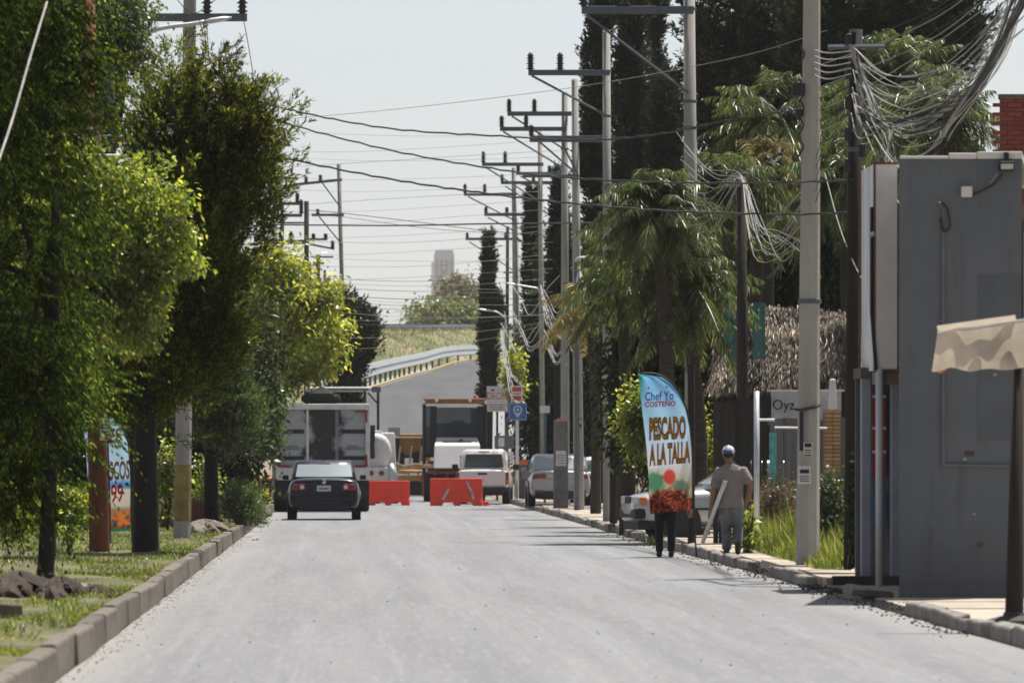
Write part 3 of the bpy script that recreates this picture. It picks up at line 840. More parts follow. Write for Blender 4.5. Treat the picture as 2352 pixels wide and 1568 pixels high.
bush('shrub', 'dry brown shrub beside the galvanised fence post', 1785, 1150, 108, 125, 150, lf_dry, 520, (0.05, 0.025), zb=0.13, cr=0.07)
bush('shrub', 'leafy green shrub between the two near poles', 1915, 1180, 92, 110, 190, lf_mid, 420, (0.075, 0.045), zb=0.13, cr=0.08)
bush('shrub', 'pale yellow-green shrub left of the dark pole', 1905, 1130, 93, 60, 200, lf_yel, 130, (0.075, 0.045), zb=0.13, cr=0.08)
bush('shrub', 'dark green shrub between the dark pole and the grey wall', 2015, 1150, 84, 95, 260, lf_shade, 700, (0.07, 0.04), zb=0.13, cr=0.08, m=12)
bush('weed_plant', 'bright broad-leaved weed at the walking man\'s feet', 1718, 1210, 99, 40, 100, lf_fic, 40, (0.10, 0.06), cat='weed', zb=0.13, cr=0.06)
bush('shrub', 'sunlit leaves between the flag and the hut', 1615, 1010, 128, 70, 300, lf_yel, 110, (0.11, 0.05), zb=0.2, cr=0.12)
# far bushes on the skyline
bush('shrub', 'hazy green bushes on the skyline under the tower', 1030, 700, 690, 210, 75, lf_far, 1300, (0.5, 0.3), zb=13.6, cr=0.6, m=8)
tree('background_tree', 'airy olive tree on the skyline right of the tower', 'tree', 1062, 720, 14, [(1040, 680, 26, 26), (1065, 660, 26, 24), (1085, 690, 22, 28), (1060, 705, 30, 20), (1035, 655, 14, 16)], 'broad', 500, (0.55, 0.22), lf_olive, r=0.2, m_per=8, cr=0.7, seed=44)

# ---- grass on the verge and at the right pavement
def grass(name, label, pts, h, w, mt, lean=0.35):
    n = len(pts)
    D = unit(np.array([0, 0, 1.0]) + RNG.normal(size=(n, 3)) * lean)
    V = leaf_quads(pts, D, h * RNG.uniform(.5, 1.4, n), w, 0.0)
    return props(link(name, quads_mesh(name, [V]), mt), label, 'grass', kind='stuff')
n = 95000
Y = 46 + 130 * RNG.random(n) ** 1.5
X = KL - 0.17 - 4.2 * RNG.random(n) ** 1.2
pat = np.sin(X * 3.1 + Y * .35) + np.sin(X * 1.3 - Y * 0.52 + 2) + 0.8 * np.sin(X * 6.1 + Y * 1.3) + RNG.normal(size=n) * 0.5
keep = (pat > -0.45) & ~((np.abs(Y - 69) < 6) & (X < -3.0) & (X > -5.5))
X, Y = X[keep], Y[keep]
Z = np.array([verge_z(a, b) for a, b in zip(X, Y)]) - 0.01
grass('grass', 'short patchy grass on the left verge', np.stack([X, Y, Z], 1), 0.062, 0.012, lf_grass, 0.75)
n = 5200
Y = RNG.uniform(84, 104, n); s = FOC / Y
X = 5.95 + np.abs(RNG.normal(size=n)) * 0.35 + np.clip(Y - 94, -8, 20) * 0.012
hgt = np.clip(0.18 + (X - 5.95) * 0.9, 0.12, 0.8)
grass('tall_grass', 'tall yellowing grass at the foot of the concrete pole', np.stack([X, Y, np.full(n, 0.12)], 1), hgt * 0.8, 0.014, lf_grass, 0.28)
n = 260
grass('grass', 'tuft of grass growing by the right kerb', np.stack([KR + 0.05 + RNG.normal(size=n) * .12, 118 + RNG.normal(size=n) * 1.1, np.full(n, 0.04)], 1), 0.16, 0.012, lf_grass, 0.4)
n = 5200
uu = RNG.random(n) * 0.55 + 0.25; vv = RNG.random(n)
EP = np.array([emb(a, b) for a, b in zip(uu, vv)])
grass('grass', 'tufts of dry grass on the embankment', EP, 0.34, 0.05, leafmat('grass_dry', (0.06, 0.085, 0.022), (0.13, 0.135, 0.045), 0.4, 0.02, c2=(0.32, 0.23, 0.15)), 0.35)

# ------------------------------------------------------------------ utility poles and lamps
m_pole = mat('pole_concrete', (0.30, 0.285, 0.26), 0.9, var=0.22, scale=3, stretch=(1, 1, 0.3), bump=0.3, bscale=20)
m_polec = mat('pole_concrete_cream', (0.37, 0.345, 0.31), 0.9, var=0.2, scale=2.5, stretch=(1, 1, 0.25), bump=0.35, bscale=20)
m_wood = mat('pole_wood_dark', (0.022, 0.017, 0.014), 0.9, var=0.4, scale=8, stretch=(1, 1, 0.12), bump=0.5)
m_woodr = mat('pole_wood_red', (0.13, 0.042, 0.022), 0.85, var=0.5, scale=5, stretch=(1, 1, 0.2), bump=0.5)
m_steel = mat('arm_steel', (0.10, 0.115, 0.135), 0.6, metal=0.2, var=0.2, scale=6)
m_ins = mat('insulator_glaze', (0.035, 0.03, 0.03), 0.35, var=0.2, scale=9)
m_insr = mat('insulator_red', (0.30, 0.09, 0.05), 0.35, var=0.2, scale=9)
m_alu = mat('lamp_aluminium', (0.55, 0.56, 0.57), 0.45, metal=0.5, var=0.1, scale=6)
m_cab = mat('cable_black', (0.02, 0.02, 0.021), 0.6, var=0.2, scale=10)
m_cabg = mat('cable_grey', (0.30, 0.29, 0.27), 0.6, var=0.25, scale=4)
m_paper = mat('paper_poster', (0.55, 0.54, 0.51), 0.9, var=0.2, scale=9)
m_ink = mat('ink_black', (0.02, 0.02, 0.022), 0.8, var=0.1)

INS_MESH = {}
def insulator_mesh(h, r, mt):
    key = (round(h, 2), round(r, 3), mt.name)
    if key not in INS_MESH:
        prof = [(r * 0.35, 0)]
        k = 6
        for i in range(k):
            z = h * (0.08 + 0.84 * i / k)
            prof += [(r * 0.5, z), (r * (1.0 if i % 2 == 0 else 0.8), z + h * 0.03), (r * 0.5, z + h * 0.09)]
        prof += [(r * 0.4, h * 0.95), (r * 0.15, h)]
        me = MB().lathe(prof, n=10).mesh('insulator', True); me.materials.append(mt)
        INS_MESH[key] = me
    return INS_MESH[key]

def pole(name, label, dxb, Y, zb, dxt, dyt, rb, rt, mt, arms=(), braces=(), n=10, group=None, cat='utility pole', bands=()):
    base = W(dxb, VY, Y); base.z = zb
    t = thing(name, label, cat, base, 0, group)
    top = W(dxt, dyt, Y) - base
    pts = [Vector((0, 0, -0.4)), Vector((0, 0, 0)), top * 0.5, top]
    MB().tube(pts, [rb, rb, (rb + rt) / 2, rt], n).build('shaft', mt, t, smooth=(n > 9))
    def at(dy):
        f = ((W(0, dy, Y).z - base.z) / max(top.z, 1e-3))
        return top * f, rb + (rt - rb) * f
    for a in arms:
        dy, x0, x1 = a[0], a[1], a[2]
        th = a[3] if len(a) > 3 else 0.11
        ins = a[4] if len(a) > 4 else ()
        ih = a[5] if len(a) > 5 else 0.42
        tilt = a[6] if len(a) > 6 else 0
        p0, p1 = W(x0, dy + tilt, Y) - base, W(x1, dy, Y) - base
        q, rr = at(dy)
        yo = -(rr + th / 2 + 0.005)
        c = (p0 + p1) / 2
        MB().box((c.x, yo, c.z), ((p1 - p0).length, th, th), ry=-math.atan2(p1.z - p0.z, p1.x - p0.x)).build('crossarm', m_steel, t, bevel=0.008)
        for xi in ins:
            p = W(xi, dy + tilt * (x1 - xi) / max(x1 - x0, 1), Y) - base
            link('insulator', insulator_mesh(ih, 0.105, m_ins), None, t, (p.x, yo, p.z + th / 2 - 0.02))
    for (a, b) in braces:
        p0, p1 = W(*a, Y) - base, W(*b, Y) - base
        MB().tube([(p0.x, -rb - 0.09, p0.z), (p1.x, -rb - 0.03, p1.z)], 0.028, 6).build('brace', m_steel, t)
    for dy in bands:
        q, rr = at(dy)
        MB().lathe([(rr + 0.004, 0), (rr + 0.016, 0.005), (rr + 0.016, 0.055), (rr + 0.004, 0.06)], (q.x, q.y, q.z), 12).build('band', m_steel, t)
    return t, base, at

GP_R = 'concrete poles along the right pavement'
pole('utility_pole', 'thick round concrete pole with the highest crossarm behind the palms', 1592, 125.6, .14, 1582, -120, 0.15, 0.105, m_pole,
     arms=[(25, 1335, 1592, 0.14, (1339, 1435, 1527), 0.55)], braces=[((1345, 36), (1580, 215))], group=GP_R, bands=(237, 298, 25))
pole('utility_pole', 'round concrete pole standing right behind the dark sign post', 1396, 148, .14, 1393, 70, 0.11, 0.085, m_pole,
     arms=[(168, 1213, 1400, 0.12, (1218, 1286), 0.40)], braces=[((1220, 175), (1390, 265))], group=GP_R, bands=(270, 168))
pole('utility_pole', 'broad dark-stained pole beside the short concrete stub', 1330, 181, .14, 1320, 182, 0.15, 0.09, m_pole,
     arms=[(320, 1216, 1412, 0.17, (1220,), 0.32), (405, 1200, 1330, 0.08)], braces=[((1240, 328), (1318, 395)), ((1290, 330), (1326, 400))], group=GP_R)
pole('utility_pole', 'pale concrete pole rising behind the short stub', 1298, 200, .14, 1297, 212, 0.14, 0.095, m_pole,
     arms=[(262, 1165, 1316, 0.13, (1169, 1227), 0.40), (297, 1148, 1298, 0.12, (1152, 1208), 0.36)], braces=[((1175, 268), (1290, 340)), ((1155, 303), (1290, 385))], group=GP_R, bands=(345,))
pole('utility_pole', 'slender pole with two crossarms left of the pale pole', 1247, 236, .14, 1240, 302, 0.10, 0.08, m_pole,
     arms=[(378, 1107, 1248, 0.12, (1110, 1160), 0.42), (399, 1185, 1300, 0.11, (1190, 1262), 0.26)], braces=[((1115, 385), (1235, 460)), ((1195, 405), (1240, 430))], group=GP_R)
pole('utility_pole', 'pole with low crossarms beside the twin wooden posts', 1188, 262, .14, 1180, 385, 0.12, 0.09, m_pole,
     arms=[(420, 1150, 1302, 0.12, (1153, 1225), 0.30), (447, 1065, 1186, 0.11, (1068, 1113), 0.38), (493, 1112, 1226, 0.12, (1116, 1164, 1215), 0.26)], braces=[((1075, 452), (1178, 505)), ((1160, 428), (1270, 500)), ((1120, 500), (1180, 530))], group=GP_R)
pole('utility_pole', 'farthest right pole with a crossarm just above the slim cypress', 1192, 300, .1, 1186, 500, 0.12, 0.09, m_pole,
     arms=[(549, 1069, 1192, 0.12, (1073, 1117, 1161), 0.26)], braces=[((1078, 556), (1185, 625))], group=GP_R)
pole('utility_pole', 'crooked dark wooden pole next to the slim cypress', 1163, 285, .1, 1166, 520, 0.09, 0.07, m_wood, group='wooden poles on the right',
     arms=[(626, 1155, 1182, 0.06)])
# big near poles
t, nb, at = pole('utility_pole', 'big cream octagonal concrete pole in the right foreground', 1855, gY(1298, .14), .14, 1866, -160, 0.152, 0.105, m_polec, n=8, cat='utility pole', bands=(697,))
Yn = gY(1298, .14)
MB().tube([(-0.16, -0.10, 2.0), (-0.1, -0.15, 1.99), (0.1, -0.15, 2.03), (0.16, -0.1, 2.06)], 0.02, 6).build('strap', m_cab, t)
MB().box((-0.09, -0.152, 1.72), (0.05, 0.02, 0.5)).build('strap', m_cab, t)
for (dx, dy, w, h) in ((1854, 1030, 22, 30), (1846, 1090, 30, 42)):
    p = W(dx, dy, Yn) - nb
    pp = MB().box((p.x, -0.150, p.z), (w / px(Yn), 0.008, h / px(Yn)), rx=-0.006).build('poster', m_paper, t)
    MB().box((p.x, -.157, p.z + .045), (w / px(Yn) * .7, .004, .05)).build('print_block', m_ink, t)
    for k in range(3):
        MB().box((p.x, -0.156, p.z - .02 - k * .03), (w / px(Yn) * .7, 0.004, 0.012)).build('print_line', m_ink, t)
for dy in (128, 215, 250, 290, 340):
    q, rr = at(dy)
    MB().tube(spline([(q.x - rr - .02, -rr * .3, q.z + .1), (q.x - rr * .9, -rr * 1.2, q.z), (q.x - rr - .05, -rr * .6, q.z - .12)], 5), 0.013, 5).build('cable_loop', m_cab, t)
for dy, w in ((208, 0.17), (262, 0.10)):
    q, rr = at(dy)
    MB().lathe([(0.02, 0), (w * .5, .01), (w * .5, w), (0.02, w + .01)], (q.x - rr - w * .35, -0.1, q.z - w / 2), 10).build('cable_closure', m_cab, t)

Yd = gY(1308, .14)
t, db, dat = pole('utility_pole', 'very dark wooden pole with a tangle of cables at its top', 1956, Yd, .14, 1966, 68, 0.105, 0.085, m_wood, bands=(305, 350))
q, rr = dat(110)
MB().tube([(q.x - .35, -.12, q.z), (q.x + .35, -.12, q.z + .01)], 0.035, 6).build('cable_bracket', m_steel, t)
for k in range(9):
    q, rr = dat(110 + 36 * k)
    MB().lathe([(0.02, 0), (0.045, .01), (0.045, .16), (0.02, .17)], (q.x + rr * (1 if k % 2 else -1), -rr * .8, q.z), 8).build('cable_clamp', m_cab, t)
pole('utility_pole', 'dim weathered pole with a cable tangle rising through the thatched hut', 1706, 117, .14, 1703, 392, 0.105, 0.085, m_bark, bands=(405, 430))
# leaning far-left poles
GL = 'poles rising behind the left trees'
pole('utility_pole', 'leaning grey-green pole with two crossarms left of the street', 799, 258, 0, 778, 377, 0.11, 0.075, mat('pole_greenish', (0.17, 0.18, 0.165), 0.9, var=0.2, scale=4),
     arms=[(413, 672, 786, 0.1, (703, 736), 0.26, 12), (494, 716, 790, 0.1, (730,), 0.22)], braces=[((736, 415), (783, 478)), ((733, 498), (788, 565))], group=GL)
pole('utility_pole', 'dark wooden pole left of the leaning pole', 704, 232, 0, 704, 462, 0.10, 0.085, m_wood, arms=[(706 - 206 + 50, 704, 752, 0.07, (720, 748), 0.2)], group=GL)
pole('utility_pole', 'pale pole half hidden by the sunlit tree', 647, 222, 0, 648, 450, 0.08, 0.07, m_pole, arms=[(468, 640, 690, 0.1, (683,), 0.34), (495, 620, 694, 0.1, (692,), 0.5), (512, 620, 700, 0.06)], group=GL)
pole('utility_pole', 'thick pole just right of the golden conifer', 631, 214, 0, 632, 470, 0.09, 0.08, m_pole, arms=[(556, 600, 705, 0.14, (645, 668), 0.3)], group=GL)
pole('utility_pole', 'short dark pole with a tilted crossarm', 726, 250, 0, 731, 585, 0.10, 0.08, m_wood, arms=[(572, 705, 768, 0.07, (764,), 0.3, -12), (590, 714, 766, 0.06)], group=GL)
pole('utility_pole', 'small faraway pole with a short crossarm', 745, 420, 0, 746, 620, 0.11, 0.09, m_wood, arms=[(648, 735, 757, 0.12, (736, 757), 0.25)], group=GL)

# left verge poles
Yy = gY(1232, .2)
t, lb, lat = pole('utility_pole', 'concrete pole with a faded yellow band on the left verge', 418, Yy, .18, 437, -60, 0.145, 0.105, m_pole,
     arms=[(42, 305, 568, 0.13, (310, 476, 557), 0.5)], n=8)
m_band = mat('faded_yellow_paint', (0.26, 0.165, 0.03), 0.9, var=0.5, scale=5, col2=(0.20, 0.15, 0.07))
MB().tube([(0.005, 0, 0.28), (0.02, 0, 1.22)], [0.147, 0.144], 8).build('painted_band', m_band, t)
pa_, pb_ = W(440, 60, Yy) - lb, W(555, 42, Yy) - lb
Yr = gY(1262, .2)
t, rb_, rat = pole('utility_pole', 'reddish-brown wooden pole carrying cables on the left verge', 229, Yr, .18, 200, -80, 0.155, 0.10, m_woodr)
q, rr = rat(985)
MB().box((0.08, -0.15, q.z), (0.15, 0.02, 0.32)).build('poster', m_paper, t)
for k in range(5):
    MB().box((0.08, -0.163, q.z + .11 - k * .05), (0.11, 0.004, 0.014)).build('print_line', m_ink, t)
q, rr = rat(205)
m_grey = mat('grey_enamel', (0.13, 0.14, 0.17), 0.5, var=0.2, scale=5)
tr = MB().lathe([(0.02, 0), (0.10, 0.0), (0.105, .04), (0.105, .32), (0.11, .34), (0.11, .37), (0.03, .40)], (q.x + .26, -.1, q.z - .2), 14).build('transformer', m_grey, t, smooth=True)
for k in (-1, 1):
    link('bushing', insulator_mesh(0.16, 0.03, m_ins), None, tr, (q.x + .26 + k * .05, -.1, q.z + .2))
for i, dy in enumerate((305, 318, 330, 345, 300)):
    q, rr = rat(dy)
    MB().tube(spline([(q.x - .3 + i * .03, -.15, q.z - .02), (q.x, -.17, q.z + .05 * (i % 3 - 1)), (q.x + .3, -.12, q.z + .04)], 6), 0.014, 5).build('cable_loop', m_cabg if i % 2 else m_cab, t)
q, rr = rat(360)
MB().tube([(q.x, -.1, q.z), (q.x + .45, -.12, q.z), (q.x + .93, -.12, q.z - .02)], [0.035, 0.03, 0.03], 8).build('bracket_arm', m_alu, t)
MB().box((q.x + .82, -.12, q.z - .1), (.26, .1, .08)).build('bracket_box', m_alu, t, bevel=.02)

# street lamps (arms in view)
def lamp(label, pts, Y, r, hd, dxb):
    base = W(dxb, VY, Y); base.z = .15
    t = thing('street_lamp', label, 'street lamp', base)
    P = [W(a, b, Y) - base for a, b in pts]
    MB().tube([Vector((0, 0, -.2)), Vector((P[0].x * .3, 0, P[0].z * .7)), P[0]], [.07, .06, .045], 8).build('post', m_galvd, t, smooth=True)
    MB().tube(spline(P, 5), r, 8).build('arm', m_alu, t, smooth=True)
    a, b = P[-2], P[-1]
    d = (b - a).normalized()
    MB().tube([b - d * hd * .1, b + d * hd * .25, b + d * hd * .7, b + d * hd], [r * .9, r * 2.1, r * 1.9, r * .6], 10, sq=.6).build('lamp_head', m_alu, t, smooth=True)
    return t
lamp('aluminium street lamp arm reaching out of the left trees', [(225, 130), (275, 105), (360, 68), (440, 56), (470, 51)], 104, 0.035, 0.42, 215)
lamp('street lamp arm curving over the slim cypress', [(1162, 745), (1160, 730), (1140, 716), (1120, 713)], 266, 0.032, 0.45, 1163)
lamp('street lamp arm reaching left from the tangled pole', [(1240, 680), (1238, 664), (1210, 658), (1186, 654)], 236, 0.03, 0.4, 1243)
lamp('street lamp arm over the grey car', [(1322, 600), (1330, 592), (1355, 591), (1372, 592)], 178, 0.03, 0.4, 1326)

# ------------------------------------------------------------------ cables
def cable(label, pts, Y0, Y1, r, mt, group=None, wav=0.0, cat='cable', nseg=10, Ys=None):
    n = len(pts)
    P = [W(p[0], p[1], (Ys[i] if Ys else Y0 + (Y1 - Y0) * i / (n - 1))) for i, p in enumerate(pts)]
    o = P[0].copy()
    S = [p - o for p in spline(P, nseg)]
    if wav:
        S = [p + Vector((0, 0, wav * math.sin(i * 2.4))) for i, p in enumerate(S)]
    me = MB().tube(S, r, 5).mesh('cable'); me.materials.append(mt)
    return props(link('overhead_cable', me, None, None, o), label, cat, group)
GW = 'cables crossing over the street'
rr0 = random.Random(77)
cable('upper twisted cable sagging from the left trees to the right poles', [(345, 152), (560, 222), (690, 258), (900, 296), (1150, 313), (1330, 322), (1500, 310), (1680, 275), (1850, 250)], 105, 92, 0.013, m_cab, GW, 0.008)
cable('middle twisted cable dropping from the left trees across the street', [(350, 162), (500, 225), (660, 284), (900, 346), (1130, 387), (1300, 408), (1560, 420), (1840, 418), (1960, 412)], 105, 84, 0.013, m_cab, GW, 0.008)
cable('lower twisted cable from the left pole to the far right poles', [(285, 258), (420, 300), (660, 364), (900, 412), (1100, 442), (1300, 466), (1560, 486), (1840, 492), (2062, 482)], 99, 84, 0.014, m_cab, GW, 0.008)
cable('straight thick black cable stretched level over the far street', [(620, 516), (900, 518), (1120, 514), (1320, 512), (1450, 508)], 220, 190, 0.024, m_cab, GW)
cable('faint thin wire rising to the right high over the street', [(600, 278), (870, 255), (1160, 222), (1400, 188), (1700, 130), (1900, 70)], 150, 110, 0.006, m_cabg, GW)
cable('thin wire high above the leaning pole', [(640, 385), (850, 372), (1100, 356), (1300, 345)], 180, 190, 0.007, m_cabg, GW)
cable('faint pair-like wire level with the second crossarms', [(690, 470), (900, 456), (1100, 445), (1240, 440)], 250, 230, 0.008, m_cabg, GW)
cable('wire from the dark left pole sagging past the leaning pole', [(705, 482), (790, 490), (960, 510), (1120, 530), (1260, 540)], 232, 230, 0.012, m_cab, GW)
cable('second wire from the dark left pole just below the first', [(705, 492), (800, 500), (980, 524), (1200, 540)], 232, 250, 0.009, m_cab, GW)
for i, (y0, y1, y2, lab) in enumerate([(556, 545, 530, 'faint wire across the pale sky above the tower'), (612, 600, 585, 'thin wire passing in front of the tower top'), (640, 640, 632, 'thin wire low in front of the tower'),
        (650, 652, 640, 'wire level with the middle of the tower'), (660, 664, 668, 'thin sagging wire below the tower top'), (678, 684, 690, 'dark wire above the skyline bushes'), (692, 700, 700, 'wire skimming the skyline bushes'),
        (700, 712, 718, 'sagging wire at the height of the tulip cypress tip'), (716, 728, 722, 'lowest wire above the embankment guardrail'), (742, 738, 716, 'dark cable just over the embankment guardrail'),
        (775, 760, 740, 'wire crossing in front of the embankment grass'), (800, 780, 748, 'low wire crossing the embankment')]):
    cable(lab, [(560 + 12 * i, y0 - 8), (760, y0), (940, (y0 + y1) / 2 + 6), (1110, y1), (1250, y2)], 235, 225, 0.011 if i in (5, 9) else 0.007, m_cab if i in (2, 5, 6, 7, 9) else m_cabg, GW)
for i in range(14):
    y0 = 300 + 33 * i + rr0.uniform(-8, 8); s = rr0.uniform(-30, 30)
    cable('very thin wire stretched from the left trees to the far right poles', [(600 + 10 * i % 90, y0 + s), (820, y0 + 10 + s * .5), (1040, y0 + 8), (1270, y0 - s * .4)], 240, 215, 0.0055, m_cabg, 'very thin wires over the far street', nseg=5)
cable('pale guy wire slanting down at the far left', [(108, 5), (70, 130), (30, 270), (-5, 375)], 70, 66, 0.012, m_cabg)
cable('pale cable slanting between the left trees', [(215, 235), (250, 290), (300, 340), (330, 368)], 96, 97, 0.012, m_cabg)
cable('thin drop wire hanging right of the left crossarm', [(556, 30), (566, 80), (578, 150), (584, 200)], 113, 113, 0.007, m_cab)
cable('thin drop wire in front of the golden conifer', [(475, 40), (477, 90), (482, 150)], 113, 113, 0.007, m_cab)
cable('wire joining the insulators above the left crossarm', [(395, -15), (430, 25), (452, 30), (480, 10), (510, -10)], 113, 113, 0.007, m_cab)
cable('wire rising off the left crossarm into the sky', [(310, 20), (318, 70), (325, 130)], 113, 112, 0.007, m_cab)

# bundle running from the dark wooden pole to the upper right
GB = 'cable bundle at the upper right'
rr_ = random.Random(5)
for i in range(15):
    s = rr_.uniform(-1, 1); x1 = rr_.uniform(2080, 2200); y1 = rr_.uniform(290, 350) - (i % 5) * 16
    cable('grey cable drooping from the dark pole and sweeping up right', [(1958 + 6 * s, 105 + 10 * (i % 3)), (1990 + 10 * s, 200 + 8 * s), (2030 + 14 * s, 280 + 10 * s), (x1 * .6 + 2040 * .4, y1), (2180 + 10 * s, y1 - 35), (2250 + 12 * s, 190 + 10 * s), (2300 + 10 * s, 90), (2352 + 26 * s, -40)], 83, 80, rr_.uniform(.0055, .009), m_cabg if i % 3 else m_cab, GB, nseg=6)
for i in range(8):
    s = rr_.uniform(-1, 1)
    cable('black cable climbing steeply at the upper right edge', [(2085 + 12 * i, 318 - 14 * i), (2170 + 7 * i, 290 - 10 * i), (2240 + 5 * s, 205), (2300 + 8 * s, 95), (2352 + 20 * s, -10), (2400, -110)], 81, 78, 0.011, m_cab, GB, nseg=6)
for i in range(12):
    s = rr_.uniform(-1, 1)
    cable('thin grey wire slung from the dark pole across the palm tops', [(1962, 110 + 26 * (i % 6)), (2040 + 20 * s, 170 + 24 * (i % 6)), (2120, 175 + 22 * (i % 6) + 10 * s), (2220, 120 + 16 * (i % 6)), (2360, -60 + 30 * (i % 5))], 83, 80, 0.0055, m_cabg, GB, nseg=6)
for i in range(9):
    s = rr_.uniform(-1, 1)
    cable('straight wire fanning from the near poles up to the right', [(1862, 130 + 26 * i), (1960, 108 + 24 * i - 10), (2130 + 30 * s, 20 + 20 * i), (2330, -110 + 16 * i)], 88, 82, 0.007, m_cabg if i % 2 else m_cab, GB, nseg=5)
for i in range(12):
    s = rr_.uniform(-1, 1); q = rr_.uniform(0, 1)
    cable('loose grey cable loop hanging off the dark pole before the flat roof', [(1962 + 8 * s, 112 + 150 * q), (1990 + 16 * s, 230 + 90 * q), (2020 + 30 * q, 320 + 40 * s), (2070 + 40 * s, 372 + 20 * q), (2130 + 30 * q, 350 + 24 * s), (2200 + 20 * s, 250 + 40 * q), (2280 + 30 * q, 130), (2365, -20 - 60 * q)], 83, 79, 0.006, m_cabg if i % 2 else m_cab, GB, nseg=6)
for i in range(5):
    cable('short pale cable linking the two near poles', [(1862, 112 + 14 * i), (1900, 122 + 15 * i), (1955, 118 + 13 * i)], 88, 83, 0.008, m_cabg, 'short cables between the two near poles')
cable('pale cable dipping in front of the grey wall to its conduit', [(1985, 300), (2040, 420), (2090, 505), (2135, 540), (2180, 530), (2230, 480), (2290, 400)], 83, 71.5, 0.007, m_cabg)
cable('pale cable looping from the dark pole low over the grey wall', [(1895, 400), (1935, 540), (1985, 650), (2040, 715), (2090, 752), (2130, 752), (2165, 735)], 88, 71.6, 0.006, m_cabg)
cable('pale cable running down to the conduit box', [(1990, 280), (2040, 360), (2085, 400), (2130, 445), (2160, 466)], 83, 71.6, 0.008, m_cabg)
for i in range(5):
    cable('dark service wire sagging in front of the concrete pole', [(1760 + 8 * i, 640), (1810, 590 - 16 * i), (1850, 530 - 22 * i), (1885, 430 - 26 * i)], 100, 86, 0.006, m_cab, 'dark wires crossing the concrete pole')
# tangle in front of the palms and at the far right poles
for i in range(14):
    s = rr_.uniform(-1, 1); x = 1560 + 10 * i
    cable('pale wire in the tangle in front of the palms', [(1560 + 12 * s, 300 + 22 * i), (1630 + 14 * s, 385 + 12 * i), (1700 + 5 * s, 405 + 12 * s), (1728 + 18 * s, 480 + 16 * (i % 5)), (1765 + 30 * s, 530 + 14 * (i % 6)), (1850, 430 + 26 * (i % 7))], 122, 90, 0.0042, m_cabg, 'tangled wires before the palms', nseg=5)
for i in range(22):
    s = rr_.uniform(-1, 1); x0 = rr_.choice([1150, 1178, 1240, 1300]); y0 = 640 + rr_.uniform(0, 140)
    cable('pale wire in the far tangle between the right poles', [(x0, y0), (x0 + 22 + 6 * s, y0 + 40 + 20 * s), (x0 + 40, y0 + 70 + 14 * s), (x0 + 75, y0 + 40 * s + 20), (x0 + 110 + 10 * s, y0 - 20 + 20 * s)], 240, 205, 0.014, m_cabg, 'tangled wires between the far right poles', nseg=5)
for i, (x0, y0) in enumerate([(1150, 760), (1242, 655), (1160, 820), (1330, 610)]):
    for k in range(3):
        cable('bundle of drop cables hanging from the far right poles', [(x0, y0), (x0 + 6 + 4 * k, y0 + 50), (x0 + 14 + 7 * k, y0 + 90 + 8 * k), (x0 + 40 + 8 * k, y0 + 110 + 10 * k)], 232 if x0 < 1300 else 178, 226 if x0 < 1300 else 174, 0.017, m_cabg, 'drop cables on the far right poles', nseg=5)

# ------------------------------------------------------------------ buildings on the right
YB = 72.0
bs = px(YB)
def wall_material():
    m, nt, b = newmat('grey_painted_wall')
    f1 = noise(nt, coords(nt, 'Object'), .8, 6, .65)
    f2 = noise(nt, coords(nt, 'Object', (1, 1, .10)), 5.0, 5, .7)
    f3 = noise(nt, coords(nt, 'Object'), 9, 5, .7)
    c = ramp(nt, f1, [(.3, (0.092, 0.104, 0.117)), (.7, (0.132, 0.143, 0.154))])
    c = mixc(nt, ramp(nt, f2, [(.52, 0.0), (.72, .5)]), c, (0.058, 0.062, 0.068))
    c = mixc(nt, ramp(nt, f3, [(.60, 0.0), (.72, .35)]), c, (0.14, 0.145, 0.15))
    s = nt.nodes.new('ShaderNodeSeparateXYZ'); nt.links.new(coords(nt, 'Object'), s.inputs[0])
    low = mth(nt, 'MULTIPLY', mth(nt, 'MULTIPLY_ADD', s.outputs[2], -1.4, 1.0, clamp=True), ramp(nt, f2, [(.3, .2), (.7, 1.0)]))
    c = mixc(nt, mth(nt, 'MULTIPLY', low, .8), c, (0.115, 0.10, 0.085))
    nt.links.new(c, b.inputs['Base Color']); b.inputs['Roughness'].default_value = .85
    bp = nt.nodes.new('ShaderNodeBump'); bp.inputs['Strength'].default_value = .3; bp.inputs['Distance'].default_value = .02
    nt.links.new(noise(nt, coords(nt, 'Object'), 7, 5, .7), bp.inputs['Height']); nt.links.new(bp.outputs[0], b.inputs['Normal'])
    return m
m_wallg = wall_material()
m_white = mat('white_render', (0.62, 0.60, 0.58), 0.9, var=0.15, scale=2.5, bump=0.2)
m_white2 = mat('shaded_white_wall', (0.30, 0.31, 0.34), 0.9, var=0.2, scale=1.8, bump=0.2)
m_rust = mat('rust', (0.19, 0.065, 0.03), 0.9, var=0.4, scale=9)
base = W(2065, VY, YB); base.z = SW_A
t = thing('grey_building', 'flat grey rendered building with a white parapet at the right edge', 'building', base)
wt = W(2065, 365, YB).z - base.z
ww = (2347 - 2065) / bs
MB().prism([(0, 0), (ww, 0), (ww + .2, 8), (.9, 8)], -.3, wt, 'Z').build('wall', m_wallg, t)
for k, (x0, x1, h0) in enumerate([(0.0, 0.52, 0.03), (0.52, 0.82, 0.06), (0.82, 1.3, 0.075)]):
    MB().prism([(x0 - .0 + .002, -.03), (x1 - .002, -.03), (x1 + .9, 8), (x0 + .9, 8)], wt, wt + h0, 'Z').build('parapet', m_white, t, bevel=.01)
def bx(dx, dy, yo=0.0):
    p = W(dx, dy, YB) - base
    return (p.x, -yo, p.z)
m_cond = mat('grey_conduit', (0.125, 0.135, 0.148), 0.7, var=0.2, scale=4)
p0, p1, p2 = bx(2166, 480, .02), bx(2166, 1068, .02), bx(2335, 1070, .02)
MB().tube([p0, p1], 0.018, 8).build('conduit', m_cond, t)
